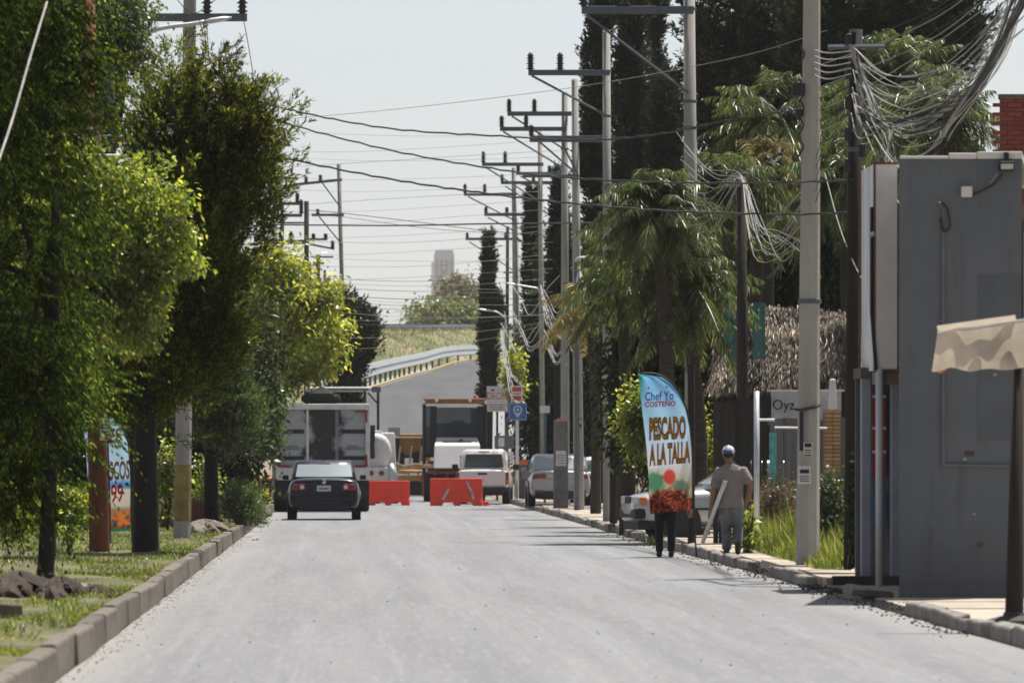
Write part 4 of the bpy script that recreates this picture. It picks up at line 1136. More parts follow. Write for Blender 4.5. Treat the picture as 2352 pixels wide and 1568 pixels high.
MB().tube([(p1[0], p1[1], p1[2]), p2], 0.018, 8).build('conduit', m_cond, t)
MB().tube(spline([bx(2160, 465, .05), bx(2174, 480, .08), bx(2180, 520, .06), bx(2166, 530, .05), bx(2160, 500, .05)], 5), 0.012, 5).build('cable_coil', m_cab, t)
c = bx(2219, 441, .05)
MB().box(c, (0.115, 0.09, 0.115)).build('junction_box', m_white, t, bevel=.012)
c = bx(2310, 383, .1)
fl = thing('floodlight', 'small black floodlight mounted under the parapet of the grey wall', 'floodlight', base + Vector(c))
MB().box((0, 0, 0), (0.17, 0.13, 0.10), top=.9).build('housing', m_cab, fl, bevel=.01)
MB().box((0, -0.066, -0.005), (0.13, 0.006, 0.055)).build('lens', mat('lamp_glass', (0.45, 0.46, 0.40), 0.25, var=.1), fl)
MB().box((0, 0.04, 0.09), (0.05, 0.04, 0.12)).build('bracket', m_cab, fl)
MB().tube(spline([bx(2302, 400, .03), bx(2280, 425, .02), bx(2240, 445, .02), bx(2226, 450, .03)], 5), 0.009, 5).build('cable_run', m_cab, t)
MB().box((*bx(2296, 820, .0)[:1], -.002, bx(2296, 820)[2]), (98 / bs, .008, 380 / bs)).build('repainted_patch', mat('patch_grey', (0.098, 0.108, 0.120), .85, var=.25, scale=1.2), t)
m_stain = mat('red_paint_stain', (0.10, 0.055, 0.062), 0.9, var=0.5, scale=7)
for (dx, dy, w, h) in ((2228, 1042, 26, 18), (2250, 1250, 22, 14)):
    c = bx(dx, dy, .004)
    r3 = random.Random(dx)
    MB().prism([(c[0] + math.cos(a) * w / bs / 2 * r3.uniform(.6, 1.2), c[2] + math.sin(a) * h / bs / 2 * r3.uniform(.6, 1.2)) for a in np.linspace(0, 6.0, 11)], -0.006, 0.01).build('paint_stain', m_stain, t)
for (dx, dy) in ((2238, 1180), (2216, 1054), (2285, 860)):
    c = bx(dx, dy, .002)
    MB().box(c, (.035, .01, .025)).build('chipped_spot', m_white2, t)
MB().box((ww / 2, -0.03, 0.06), (ww, 0.1, 0.14)).build('plinth', m_wallg, t, bevel=.01)
# neighbouring white wall beyond the right edge of the grey one
base2 = W(2349, VY, YB + .6); base2.z = SW_A
w2 = thing('white_house_wall', 'sliver of a white house wall beyond the grey building', 'house', base2)
MB().box((1.2, 3, 1.95), (2.38, 6, 3.9)).build('wall', m_white, w2)
MB().box((1.2, 3, 3.95), (2.5, 6.1, 0.1)).build('roof_slab', m_conc, w2)

# white annexe behind with the passage, and the lightbox sign
YA = 79.0
base = W(1978, VY, YA); base.z = SW_B
t = thing('white_annexe', 'narrow white rendered porch between the dark pole and the grey building', 'porch', base)
sA = px(YA)
def ax(dx, dy, yo=0.0):
    p = W(dx, dy, YA) - base
    return (p.x, -yo, p.z)
H_ = W(0, 868, YA).z - base.z
MB().box((0.06, 0.1, H_ / 2), (0.11, .2, H_)).build('pillar', m_white2, t, bevel=.01)
MB().box((0.40, 0.1, H_ / 2), (0.10, 0.2, H_)).build('pillar', m_white2, t, bevel=.01)
MB().box((.25, 0.9, H_ / 2), (0.5, 0.1, H_)).build('back_wall', m_wallg, t)
MB().box((0.24, 0.5, H_ + 0.06), (0.50, 1.1, 0.12)).build('lintel', m_conc, t)
m_redp = mat('red_poster', (0.34, 0.035, 0.045), 0.6, var=0.25, scale=6)
m_blup = mat('blue_poster', (0.06, 0.16, 0.26), 0.6, var=0.4, scale=9)
pc = MB().box((0.27, 0.82, H_ * .72), (0.16, 0.03, 1.0)).build('red_panel', m_redp, t)
MB().box((0.27, 0.82, H_ * .34), (0.16, 0.03, .4)).build('blue_panel', m_blup, t)
for z in (.75, .63, .91):
    MB().box((0.27, .79, H_ * z), (0.16, 0.02, .03)).build('white_stripe', m_white, t)
YS = 78.0
base = W(2008, VY, YS); base.z = SW_B
t = thing('lightbox_sign', 'blank cream lightbox sign with rusty edges on a white pipe', 'sign', base)
def sx_(dx, dy):
    return W(dx, dy, YS) - base
a, b = sx_(2008, 375), sx_(2063, 850)
m_cream = mat('cream_plastic', (0.74, 0.68, 0.59), 0.7, var=0.1, scale=2)
m_side = mat('weathered_sheet', (0.68, 0.69, 0.70), 0.7, var=0.4, scale=3, stretch=(1, 1, .2), col2=(0.6, 0.6, 0.6))
wS = b.x - a.x
MB().box((wS / 2, 1.05, (a.z + b.z) / 2), (wS - .02, 2.08, a.z - b.z)).build('box_body', m_side, t)
MB().box((wS / 2, -0.004, (a.z + b.z) / 2), (wS - .03, 0.03, a.z - b.z - .03)).build('face_panel', m_cream, t)
for z, h in ((a.z, .025), (b.z, .025)):
    MB().box((wS / 2, -0.005, z), (wS, 0.05, h)).build('frame_edge', m_rust, t)
MB().box((-.0, -0.005, (a.z + b.z) / 2), (.018, 0.05, a.z - b.z)).build('frame_edge', m_rust, t)
MB().box((-0.015, 2.07, (a.z + b.z) / 2 - .03), (.02, 0.04, a.z - b.z)).build('frame_edge', m_rust, t)
MB().box((wS / 2 + .02, .3, b.z - .09), (wS, .5, .14)).build('mounting_beam', mat('brown_beam', (0.20, 0.14, 0.09), .8), t)
MB().tube([(.055, -.02, -.15), (.055, -.02, b.z + .02)], 0.042, 10).build('post', m_white, t, smooth=True)
MB().tube([(-.03, .0, a.z - .5), (-.03, .0, a.z - 1.7), (.015, -.05, b.z)], 0.022, 6).build('cable_run', m_cab, t)
MB().tube([(-.06, -.02, (a.z + b.z) / 2 + .35), (.0, -.03, (a.z + b.z) / 2 + .38)], 0.03, 6).build('lamp_clamp', m_alu, t)

# red brick house behind the palms, upper right
YK = 112.0
base = W(2296, VY, YK); base.z = 0.1
t = thing('brick_house', 'red brick house wall rising behind the grey building', 'house', base)
sK = px(YK)
z0, z1 = W(0, 470, YK).z - .1, W(0, 228, YK).z - .1
m_brick = mat('red_brick', (0.24, 0.055, 0.04), 0.9, var=0.25, scale=8, island=0.18)
m_mort = mat('mortar', (0.22, 0.13, 0.11), 0.95, var=0.2, scale=8)
MB().prism([(0, 0), (3, 0), (3.5, 5), (.75, 5)], 0, z1, 'Z').build('wall', m_mort, t)
me = MB().box((0, 0, 0), (0.23, 0.03, 0.062)).mesh('brick'); me.materials.append(m_brick)
rowi = 0
zz = z0
while zz < z1 - .04:
    xx = 0.12 - (rowi % 2) * 0.12
    while xx < 1.25:
        link('brick', me, None, t, (xx + .0, -0.012 + random.uniform(-.004, .004), zz + .035)); xx += 0.245
    zz += 0.076; rowi += 1
MB().prism([(-.03, -.05), (3, -.05), (3.5, 5), (.72, 5)], z1, z1 + .08, 'Z').build('roof_slab', m_conc, t)

# ------------------------------------------------------------------ thatched hut
YH = 126.0
hb = W(1800, VY, YH); hb.z = .13
hut = thing('thatched_hut', 'two-tier palm thatched hut with turquoise boards behind the pavement', 'hut', hb)
m_th = leafmat('thatch_straw', (0.06, 0.048, 0.036), (0.20, 0.165, 0.13), 0.10, 0.02, c2=(0.50, 0.43, 0.35))
m_thb = mat('thatch_under', (0.05, 0.04, 0.03), .95, var=.4, scale=6)
def hx(dx, dy, yo=0.0):
    p = W(dx, dy, YH) - hb
    return np.array([p.x, -yo, p.z])
def thatch(name, ridge0, ridge1, eav0, eav1, n, ln):
    """sloping thatch skirt: ridge line to eave line, shaggy"""
    r0, r1, e0, e1 = [np.array(p, float) for p in (ridge0, ridge1, eav0, eav1)]
    u = RNG.random(n)[:, None]; v = RNG.random(n)[:, None]
    P = (r0 * (1 - u) + r1 * u) * (1 - v) + (e0 * (1 - u) + e1 * u) * v
    dn = unit((e0 + e1) / 2 - (r0 + r1) / 2)
    D = unit(dn + RNG.normal(size=P.shape) * .22 + np.array([0, -.05, 0]))
    o = link(name, quads_mesh(name, [leaf_quads(P + RNG.normal(size=P.shape) * .035, D, ln * .55 * RNG.uniform(.5, 1.3, n), 0.015, .15)]), m_th, hut)
    q = [tuple(a) for a in (r0, r1, e1, e0)]
    off = np.array([0, .12, -.06])
    MB().add([tuple(np.array(a) + off) for a in q], [(0, 1, 2, 3)]).build('roof_lining', m_thb, hut)
thatch('thatch_lower', hx(1690, 770, 0.3), hx(1942, 740, 0.3), hx(1620, 895, 1.3), hx(1950, 880, 1.3), 16000, .36)
thatch('thatch_upper', hx(1735, 700, -.4), hx(1942, 716, -.4), hx(1730, 778, .35), hx(1945, 770, .35), 8000, .3)
thatch('thatch_side', hx(1655, 700, 0.2), hx(1740, 700, 0.2), hx(1622, 885, 1.0), hx(1740, 860, 1.0), 6000, .32)
for dx, w in ((1704, 26), (1758, 10), (1935, 12), (1655, 10)):
    p = hx(dx, 1049, .6)
    MB().tube([(p[0], -.6, -.2), (p[0], -.6, hx(0, 720)[2] if w > 20 else hx(0, 880)[2])], w / px(YH) / 2, 8).build('post', m_wood, hut)
m_tq = mat('turquoise_boards', (0.045, 0.15, 0.14), 0.8, var=0.35, scale=5, stretch=(3, 1, .4))
for dx, w, y0, y1 in ((1666, 20, 720, 790), (1680, 14, 735, 832), (1727, 14, 698, 826), (1742, 15, 698, 826)):
    a, b = hx(dx - w / 2, y0), hx(dx + w / 2, y1)
    MB().box(((a[0] + b[0]) / 2, -1.15, (a[2] + b[2]) / 2), (b[0] - a[0] - .008, .025, a[2] - b[2])).build('board', m_tq, hut)
MB().box((0.1, 1.6, 1.3), (2.6, .1, 2.6)).build('back_wall', m_wood, hut)
# gate of dark planks that hides the rear of the silver car
YG = 110.0
gb = W(1690, VY, YG); gb.z = .13
t = thing('plank_gate', 'dark plank gate standing open behind the walking man', 'gate', gb)
m_plank = mat('dark_planks', (0.028, 0.026, 0.024), .9, var=.4, scale=6, stretch=(2, 1, .2), island=.25)
for k in range(10):
    MB().box(((1644 + 12.5 * k - 1690) / px(YG), random.uniform(-.01, .01), 1.15 + random.uniform(-.03, .03)), (0.082, .03, 2.3)).build('plank', m_plank, t)
MB().box(((1688 - 1690) / px(YG), .04, .5), (.7, .04, .08)).build('rail', m_plank, t)
MB().box(((1688 - 1690) / px(YG), .04, 1.9), (.7, .04, .08)).build('rail', m_plank, t)
MB().tube([((1590 - 1690) / px(YG), .3, -.2), ((1590 - 1690) / px(YG), .3, 2.9)], .06, 8).build('gate_post', m_wood, t)
# corrugated fence with banner, brick pier
YF = 112.5
fb = W(1840, VY, YF); fb.z = .13
t = thing('sheet_fence', 'fence of grey corrugated sheets behind the shrubs', 'fence', fb)
m_corr = mat('corrugated_sheet', (0.15, 0.15, 0.155), .7, metal=.2, var=.35, scale=4, stretch=(1, 1, .3), island=.2)
def corr(x0, x1, z0, z1):
    n = int((x1 - x0) / .02)
    return MB().grid(lambda u, v: (x0 + (x1 - x0) * u, .012 * math.sin(u * n * 1.05), z0 + (z1 - z0) * v), n, 1)
xs = [(1768, 1800), (1800, 1834), (1834, 1866), (1866, 1894), (1930, 1960)]
for a, b in xs:
    corr((a - 1840) / px(YF) + .006, (b - 1840) / px(YF) - .006, -.1, 2.05).build('sheet', m_corr, t, solid=.006)
for z in (0.9, 1.95):
    MB().box((0.15, .05, z), (1.5, .05, .05)).build('rail', m_galvd, t)
m_tqs = mat('turquoise_strip', (0.10, 0.30, 0.30), .7, var=.5, scale=6)
MB().box(((1775 - 1840) / px(YF), -.03, .95), (.12, .01, 1.7)).build('painted_strip', m_tqs, t)
b_ = W(1855, VY, YF - .5); b_.z = .13
t = thing('banner', 'grey printed vinyl banner hung under the thatch', 'banner', b_)
m_ban = mat('vinyl_grey', (0.36, 0.37, 0.40), .5, var=.3, scale=5)
zb0, zb1 = W(0, 962, YF - .5).z - .13, W(0, 898, YF - .5).z - .13
MB().grid(lambda u, v: ((1772 - 1855 + 160 * u) / px(YF), .02 * math.sin(u * 9), zb0 + (zb1 - zb0) * v + .015 * math.sin(u * 7)), 16, 4).build('sheet', m_ban, t, solid=.004)
MB().box((-.02, -.03, zb1 + .01), (1.24, .02, .03)).build('top_hem', m_white, t)
text('Oyz', m_ink, t, ((1800 - 1855) / px(YF), -.045, (zb0 + zb1) / 2 - .02), .36, .22)
b_ = W(1912, VY, YF - .9); b_.z = .13
t = thing('brick_pier', 'ochre brick pier between fence sheets and the dark pole', 'pier', b_)
m_och = mat('ochre_brick', (0.38, 0.235, 0.12), .9, var=.25, scale=7, island=.2)
zp0, zp1 = W(0, 1080, YF).z - .13, W(0, 945, YF).z - .13
MB().box((0, .1, zp1 / 2), (.28, .2, zp1)).build('core', m_mort, t)
me = MB().box((0, 0, 0), (.128, .03, .052)).mesh('brick'); me.materials.append(m_och)
zz = zp0; k = 0
while zz < zp1:
    for j in (-1, 1):
        link('brick', me, None, t, (j * .068, -.01 + random.uniform(-.004, .004), zz)); 
    zz += .064; k += 1
MB().box((0, -.02, zp1 + .28), (.14, .16, .5), top=.7).build('figurine', m_white, t, bevel=.03)
# galvanised fence post with rail beside the man
b_ = W(1738, VY, 107); b_.z = .13
t = thing('fence_post', 'pale galvanised pipe post with a short rail right of the walking man', 'fence post', b_)
MB().tube([(0, 0, -.2), (0, 0, W(0, 898, 107).z - .13)], .045, 10).build('pipe', m_galv, t, smooth=True)
zz = W(0, 964, 107).z - .13
MB().tube([(.03, 0, zz), (.28, 0, zz)], .02, 8).build('rail', m_alu, t)
MB().tube([(.28, 0, zz - .12), (1.1, 0, zz - .13)], .016, 8).build('rail', m_alu, t)
# white house glimpsed behind the thatch
b_ = W(1912, VY, 150); b_.z = .1
t = thing('white_house', 'small white wall with a dark window bar glimpsed above the thatch', 'house', b_)
za, zb_ = W(0, 735, 150).z, W(0, 640, 150).z
MB().box((0, 1.2, zb_ / 2), (.62, 2.4, zb_)).build('wall', mat('blue_white_wall', (0.55, 0.57, 0.62), .9, var=.1, scale=2), t)
MB().box((.02, -.02, (za + zb_) / 2), (.06, .05, zb_ - za)).build('window_bar', m_ink, t)
MB().box((0, 1.2, zb_ + .04), (.72, 2.5, .08)).build('roof_slab', m_wood, t)

# ------------------------------------------------------------------ awning and its post in the right foreground
YW = 60.0
pb_ = W(2334, VY, YW); pb_.z = SW_A
t = thing('market_parasol', 'cream cloth parasol edge on a dark post at the right edge', 'parasol', pb_)
def wx(dx, dy, yo=0.0):
    p = W(dx, dy, YW) - pb_
    return Vector((p.x, -yo, p.z))
ptop = wx(2341, 735)
MB().tube([(0, .18, -.1), (0, .18, 0), (ptop.x + .02, .18, ptop.z)], [.088, .086, .045], 10).build('post', m_wood, t, smooth=True)
MB().lathe([(.26, 0), (.26, .05), (.1, .09), (.09, .12)], (0, .18, 0), 14).build('base_plate', m_dark, t)
m_cl = clothmat('cream_cloth', (0.62, 0.53, 0.42), 0.52, .1, 5)
m_clo = clothmat('orange_lining', (0.5, 0.16, 0.04), 0.4)
tl = [(2154, 762), (2200, 752), (2250, 748), (2300, 738), (2345, 733), (2420, 720)]
bl_ = [(2140, 853), (2180, 846), (2230, 851), (2290, 848), (2350, 846), (2430, 838)]
def pol(l, u):
    f = u * (len(l) - 1); i = min(int(f), len(l) - 2); k = f - i
    return (l[i][0] * (1 - k) + l[i + 1][0] * k, l[i][1] * (1 - k) + l[i + 1][1] * k)
def val(u, v, yo=0.0, sc=1.0):
    a, b = pol(tl, u), pol(bl_, u)
    p = wx(a[0] * (1 - v) + b[0] * v, a[1] * (1 - v) + b[1] * v + 2.5 * math.sin(u * 21) * v)
    p.y = -0.012 * math.sin(u * 26) * (0.3 + v) - .03 * v - yo + .02 * math.sin(u * 9 + 1)
    return p
MB().grid(val, 60, 8).build('valance', m_cl, t, smooth=True)
MB().tube([val(u, 0.02, .005) for u in np.linspace(0, 1, 30)], .011, 6).build('hem_rope', m_white, t)
MB().grid(lambda u, v: val(.02 + .22 * u, .93 + .14 * v * math.sin(math.pi * u), -.05), 12, 3).build('lining', m_clo, t, smooth=True)
# folded flaps behind the valance that block the light coming through
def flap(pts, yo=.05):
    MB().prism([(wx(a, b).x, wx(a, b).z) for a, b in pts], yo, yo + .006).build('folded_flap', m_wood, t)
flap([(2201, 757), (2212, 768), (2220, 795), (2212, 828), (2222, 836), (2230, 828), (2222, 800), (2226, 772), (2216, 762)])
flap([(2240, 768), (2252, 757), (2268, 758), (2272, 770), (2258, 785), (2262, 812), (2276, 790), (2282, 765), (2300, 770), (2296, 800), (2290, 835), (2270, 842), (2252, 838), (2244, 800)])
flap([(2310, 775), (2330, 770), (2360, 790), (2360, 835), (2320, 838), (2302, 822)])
MB().grid(lambda u, v: wx(2154 + 180 * u, 760 - 25 * u - 10 * v) + Vector((0, 0.02 + .06 * v, .01 * v)), 10, 3).build('canopy_edge', m_cl, t)

# ------------------------------------------------------------------ signs down the right side
m_sgw = mat('sign_white', (0.62, 0.60, 0.62), .6, var=.12, scale=5)
m_red = mat('sign_red', (0.42, 0.05, 0.06), .6, var=.15, scale=5)
m_blue = mat('sign_blue', (0.03, 0.10, 0.30), .5, var=.15, scale=4)
def board(label, dx0, dx1, dy0, dy1, Y, mt, name='sign_board', posts=1, cat='sign', pm=None, th=.03):
    b = W((dx0 + dx1) / 2, VY, Y); b.z = .13
    t = thing(name, label, cat, b)
    z0, z1 = W(0, dy1, Y).z - .13, W(0, dy0, Y).z - .13
    w = (dx1 - dx0) / px(Y)
    MB().box((0, 0, (z0 + z1) / 2), (w, th, z1 - z0)).build('panel', mt, t, bevel=.004)
    if posts:
        MB().tube([(0, .05, -.15), (0, .05, z1 - .02)], .04, 8).build('post', pm or m_galvd, t)
    return t, w, z0, z1
t, w, z0, z1 = board('white sign with red lettering beside the machine cab', 1118, 1166, 887, 945, 240, m_sgw, pm=m_wood)
text('DECIN', m_red, t, (0, -.02, z0 + (z1 - z0) * .62), w * .95, (z1 - z0) * .28)
MB().prism([(-w * .32, z1 - .16), (-w * .12, z1 - .16), (-w * .16, z1 - .1), (-w * .26, z1 - .1)], -.022, -.016).build('print_mark', m_ink, t)
for k in range(3):
    MB().box((0, -.018, z0 + .08 + k * .08), (w * .75, .004, .025)).build('print_line', m_grey, t)
t, w, z0, z1 = board('small red and white notice above the blue sign', 1174, 1200, 886, 922, 228, m_sgw, pm=m_galv)
for k, f in enumerate((.78, .22)):
    MB().box((0, -.018, z0 + (z1 - z0) * f), (w * .8, .006, (z1 - z0) * .3)).build('red_band', m_red, t)
MB().box((0, -.018, z0 + (z1 - z0) * .5), (w * .7, .006, .03)).build('print_line', m_ink, t)
t, w, z0, z1 = board('blue square sign with a pale map-pin symbol', 1168, 1210, 925, 965, 225, m_blue, pm=m_galv)
m_pin = mat('pin_pale', (0.35, 0.42, 0.50), .6, var=.1)
zc = (z0 + z1) / 2 + .06
ring = [(math.cos(a) * .15, math.sin(a) * .15) for a in np.linspace(R(-30), R(210), 16)]
MB().prism([(x, zc + z) for x, z in ring] + [(0, zc - .27)], -.024, -.016).build('pin_symbol', m_pin, t)
MB().prism([(math.cos(a) * .10, zc + math.sin(a) * .10) for a in np.linspace(0, 6.1, 16)], -.03, -.02).build('pin_disc', m_blue, t)
MB().prism([(math.cos(a) * .05, zc + math.sin(a) * .05) for a in np.linspace(0, 6.1, 10)], -.034, -.024).build('pin_dot', m_pin, t)
for sgn in (-1, 1):
    MB().box((sgn * (w / 2 - .02), -.018, (z0 + z1) / 2), (.015, .006, z1 - z0 - .04)).build('border_line', m_pin, t)
    MB().box((0, -.018, (z0 + z1) / 2 + sgn * ((z1 - z0) / 2 - .02)), (w - .04, .006, .015)).build('border_line', m_pin, t)
t, w, z0, z1 = board('small plain white board on the shaded wall behind the stub', 1240, 1263, 932, 948, 206, m_sgw)
t, w, z0, z1 = board('grey meter box on posts behind the pickup', 1136, 1180, 1000, 1030, 232, m_grey, name='meter_box', cat='meter box', th=.25)
MB().box((-.1, -.14, (z0 + z1) / 2), (.2, .03, .3)).build('meter_lid', m_sgw, t)
MB().box((.2, -.14, (z0 + z1) / 2 - .5), (.22, .06, .34)).build('notice', m_sgw, t)
t, w, z0, z1 = board('small shop stand with orange and blue panels behind the pickup', 1190, 1230, 1055, 1150, 228, mat('stand_dark', (0.09, 0.075, 0.07), .8), name='market_stand', cat='stand', posts=0, th=.4)
MB().box((-.12, -.21, z1 - .1), (.3, .03, .16)).build('orange_panel', mat('orange_panel', (0.45, 0.12, 0.05), .7), t)
MB().box((.16, -.21, z1 - .15), (.2, .03, .3)).build('blue_panel', m_blup, t)
MB().box((.02, -.21, z1 - .5), (.4, .03, .3)).build('grey_panel', m_grey, t)

# dark post with stacked pictorial sign box
YP = 144.0
b_ = W(1409, VY, YP); b_.z = .14
t = thing('sign_post', 'dark post carrying a stacked box of weathered picture signs', 'sign post', b_)
zt = W(0, 832, YP).z - .14
MB().tube([(0, 0, -.15), (0, 0, zt)], [.085, .075], 9).build('post', m_wood, t, smooth=True)
m_ochs = mat('ochre_board', (0.26, 0.17, 0.07), .8, var=.4, scale=6)
m_pale = mat('pale_board', (0.48, 0.49, 0.45), .8, var=.35, scale=8)
m_teal = mat('teal_board', (0.12, 0.26, 0.24), .8, var=.4, scale=8)
for (x0, x1, y0, y1, mt_) in ((1381, 1427, 832, 860, m_ochs), (1382, 1412, 862, 880, m_pale), (1382, 1402, 880, 890, m_teal), (1384, 1408, 890, 904, m_pale), (1406, 1424, 884, 900, m_teal), (1380, 1402, 906, 926, m_pale), (1382, 1424, 928, 936, m_ochs)):
    a, b = W(x0, y0, YP) - b_, W(x1, y1, YP) - b_
    MB().box(((a.x + b.x) / 2, -.1 - random.uniform(0, .03), (a.z + b.z) / 2), (b.x - a.x, .03, a.z - b.z)).build('board', mt_, t)
# short concrete stub with a paper notice
YC = 178.0
b_ = W(1288, VY, gY(1166, .14)); b_.z = .14
YC = gY(1166, .14)
t = thing('concrete_stub', 'short thick concrete post with a pasted notice before the grey car', 'post', b_)
zt = W(0, 965, YC).z - .14
m_stub = mat('stub_concrete', (0.15, 0.14, 0.13), .9, var=.35, scale=3, bump=.4)
MB().box((0, 0, zt / 2 - .1), (34 / px(YC), .4, zt + .2), top=.93).build('shaft', m_stub, t, bevel=.02)
MB().box((0, -.208, W(0, 1052, YC).z - .14), (.28, .012, .42)).build('paper_notice', m_paper, t)
for k in range(4):
    MB().box((0, -.216, W(0, 1045, YC).z - .14 - k * .07), (.2, .004, .02)).build('print_line', m_grey, t)
MB().box((.02, 0, zt + .03), (.26, .12, .05)).build('red_rag', m_red, t, bevel=.01)

# ------------------------------------------------------------------ vehicles
m_tyre = mat('tyre_rubber', (0.018, 0.018, 0.019), .85, var=.3, scale=12)
m_rim = mat('wheel_rim', (0.32, 0.33, 0.34), .4, metal=.7, var=.1)
m_blk = mat('black_plastic', (0.016, 0.016, 0.018), .6, var=.2)
m_lred = mat('tail_lamp_red', (0.22, 0.012, 0.015), .2, var=.2, spec=.6)
m_lwht = mat('lamp_clear', (0.6, 0.58, 0.55), .2, var=.1, spec=.6)
m_lor = mat('lamp_amber', (0.62, 0.16, 0.02), .3, var=.1)
m_soft = mat('sign_ghost_print', (0.17, 0.175, 0.20), .7, var=.3, scale=9)
m_plate = mat('number_plate', (0.50, 0.51, 0.52), .6, var=.15, scale=20)
m_chr = mat('chrome', (0.6, 0.6, 0.6), .15, metal=.9, var=.05)
def glassmat(name, col, rough=.06):
    m, nt, b = newmat(name)
    b.inputs['Base Color'].default_value = (*col, 1); b.inputs['Roughness'].default_value = rough
    b.inputs['Specular IOR Level'].default_value = .7; b.inputs['Coat Weight'].default_value = .6; b.inputs['Coat Roughness'].default_value = .03
    return m
m_gl = glassmat('car_glass', (0.03, 0.042, 0.042))
m_glc = glassmat('car_glass_pale', (0.20, 0.24, 0.25), .15)
def paint(name, col, metal=.3, rough=.32):
    return mat(name, col, rough, metal=metal, var=.07, scale=3, coat=.7, spec=.5)

WHEEL = {}
def wheel(parent, c, r, w, side, name='wheel'):
    key = (r, w)
    if key not in WHEEL:
        me = MB().lathe([(r * .62, -w / 2), (r * .93, -w / 2), (r, -w * .36), (r, w * .36), (r * .93, w / 2), (r * .62, w / 2)], n=22, axis='X').mesh('tyre', True); me.materials.append(m_tyre)
        mr = MB().lathe([(.01, -w * .3), (r * .2, -w * .38), (r * .62, -w * .30), (r * .66, -w * .42), (r * .66, w * .42), (r * .62, w * .30), (r * .2, w * .38), (.01, w * .3)], n=18, axis='X').mesh('rim', True); mr.materials.append(m_rim)
        WHEEL[key] = (me, mr)
    a, b = WHEEL[key]
    t = link(name, a, None, parent, c)
    link('rim', b, None, t)
    return t

def loft_body(st):
    """stations (y, half width, z bottom, z top) -> closed rounded body"""
    rings = []
    for (y, hw, zb, zt) in st:
        h = zt - zb
        half = [(0, zb), (hw * .78, zb), (hw * .965, zb + .10 * h), (hw, zb + .34 * h), (hw, zb + .58 * h), (hw * .97, zb + .80 * h), (hw * .88, zb + .955 * h), (hw * .62, zt), (0, zt + .012)]
        rings.append([(x, y, z) for x, z in half] + [(-x, y, z) for x, z in half[-2:0:-1]])
    return MB().rings(rings)

def cabin_ring(y0, y1, hw, z, bow=.05):
    """plan of the glasshouse at one height: straight sides, bowed ends"""
    pts = []
    for f in (-1, -.5, 0, .5, 1): pts.append((hw * f * .93, y0 - bow * (1 - f * f), z))
    pts.append((hw, y0 + .10, z))
    for f in (.3, .55, .8): pts.append((hw * 1.0, y0 + (y1 - y0) * f, z))
    pts.append((hw, y1 - .10, z))
    for f in (1, .5, 0, -.5, -1): pts.append((hw * f * .93, y1 + bow * (1 - f * f), z))
    pts.append((-hw, y1 - .10, z))
    for f in (.8, .55, .3): pts.append((-hw * 1.0, y0 + (y1 - y0) * f, z))
    pts.append((-hw, y0 + .10, z))
    return pts

def car(name, label, loc, rotz, L, Wd, H, pm, belt, rear_base, rear_roof, front_roof, front_base, st, glass=None, wr=.31, wb=(.75, None), group=None, tail=None, cat='car', zroofw=.80):
    """car along +y (front at +y), origin under the middle of the rear bumper"""
    t = thing(name, label, cat, loc, rotz, group)
    loft_body(st).build('body', pm, t, smooth=True, sub=2)
    hw = Wd / 2
    zr = H - .05
    def ring(f):
        return cabin_ring(rear_base + (rear_roof - rear_base) * f, front_base + (front_roof - front_base) * f, hw * (.90 + (zroofw - .90) * f), belt - .04 + (zr - belt + .04) * f)
    top = cabin_ring(rear_roof + .12, front_roof - .12, hw * (zroofw - .10), H - .005, .03)
    MB().rings([ring(0), ring(.5), ring(.9), ring(1.0), top]).build('cabin', pm, t, smooth=True)
    gm = glass or m_gl
    A, B = ring(.16), ring(.86)
    def strip(idx, nm, out):
        vs = [Vector(A[i]) + Vector(out) for i in idx] + [Vector(B[i]) + Vector(out) for i in idx]
        n = len(idx)
        c0 = sum((v for v in vs), Vector()) / len(vs)
        vs = [c0 + (v - c0) * .95 for v in vs]
        MB().add(vs, [(i, i + 1, n + i + 1, n + i) for i in range(n - 1)]).build(nm, gm, t, smooth=True)
    strip([0, 1, 2, 3, 4], 'rear_window', (0, -.022, .012))
    strip([10, 11, 12, 13, 14], 'windscreen', (0, .022, .012))
    for s, idx in ((1, [5, 6, 7]), (1, [7, 8, 9]), (-1, [19, 18, 17]), (-1, [17, 16, 15])):
        strip(idx, 'side_window', (s * .012, 0, .004))
    fy = L - wb[0]; ry = wb[1] or .85
    for s in (-1, 1):
        for yy in (ry, fy):
            wheel(t, (s * (hw - .105), yy, wr), wr, .21, s)
            MB().lathe([(wr + .015, -.01), (wr + .06, -.004), (wr + .06, .012), (wr + .015, .012)], (s * (hw - .002), yy, wr + .02), 22, 'X').build('wheel_arch', m_blk, t)
        m = MB().box((s * (hw + .07), front_base - .45, belt + .03), (.17, .10, .12), top=.85).build('mirror', pm, t, bevel=.03)
    return t

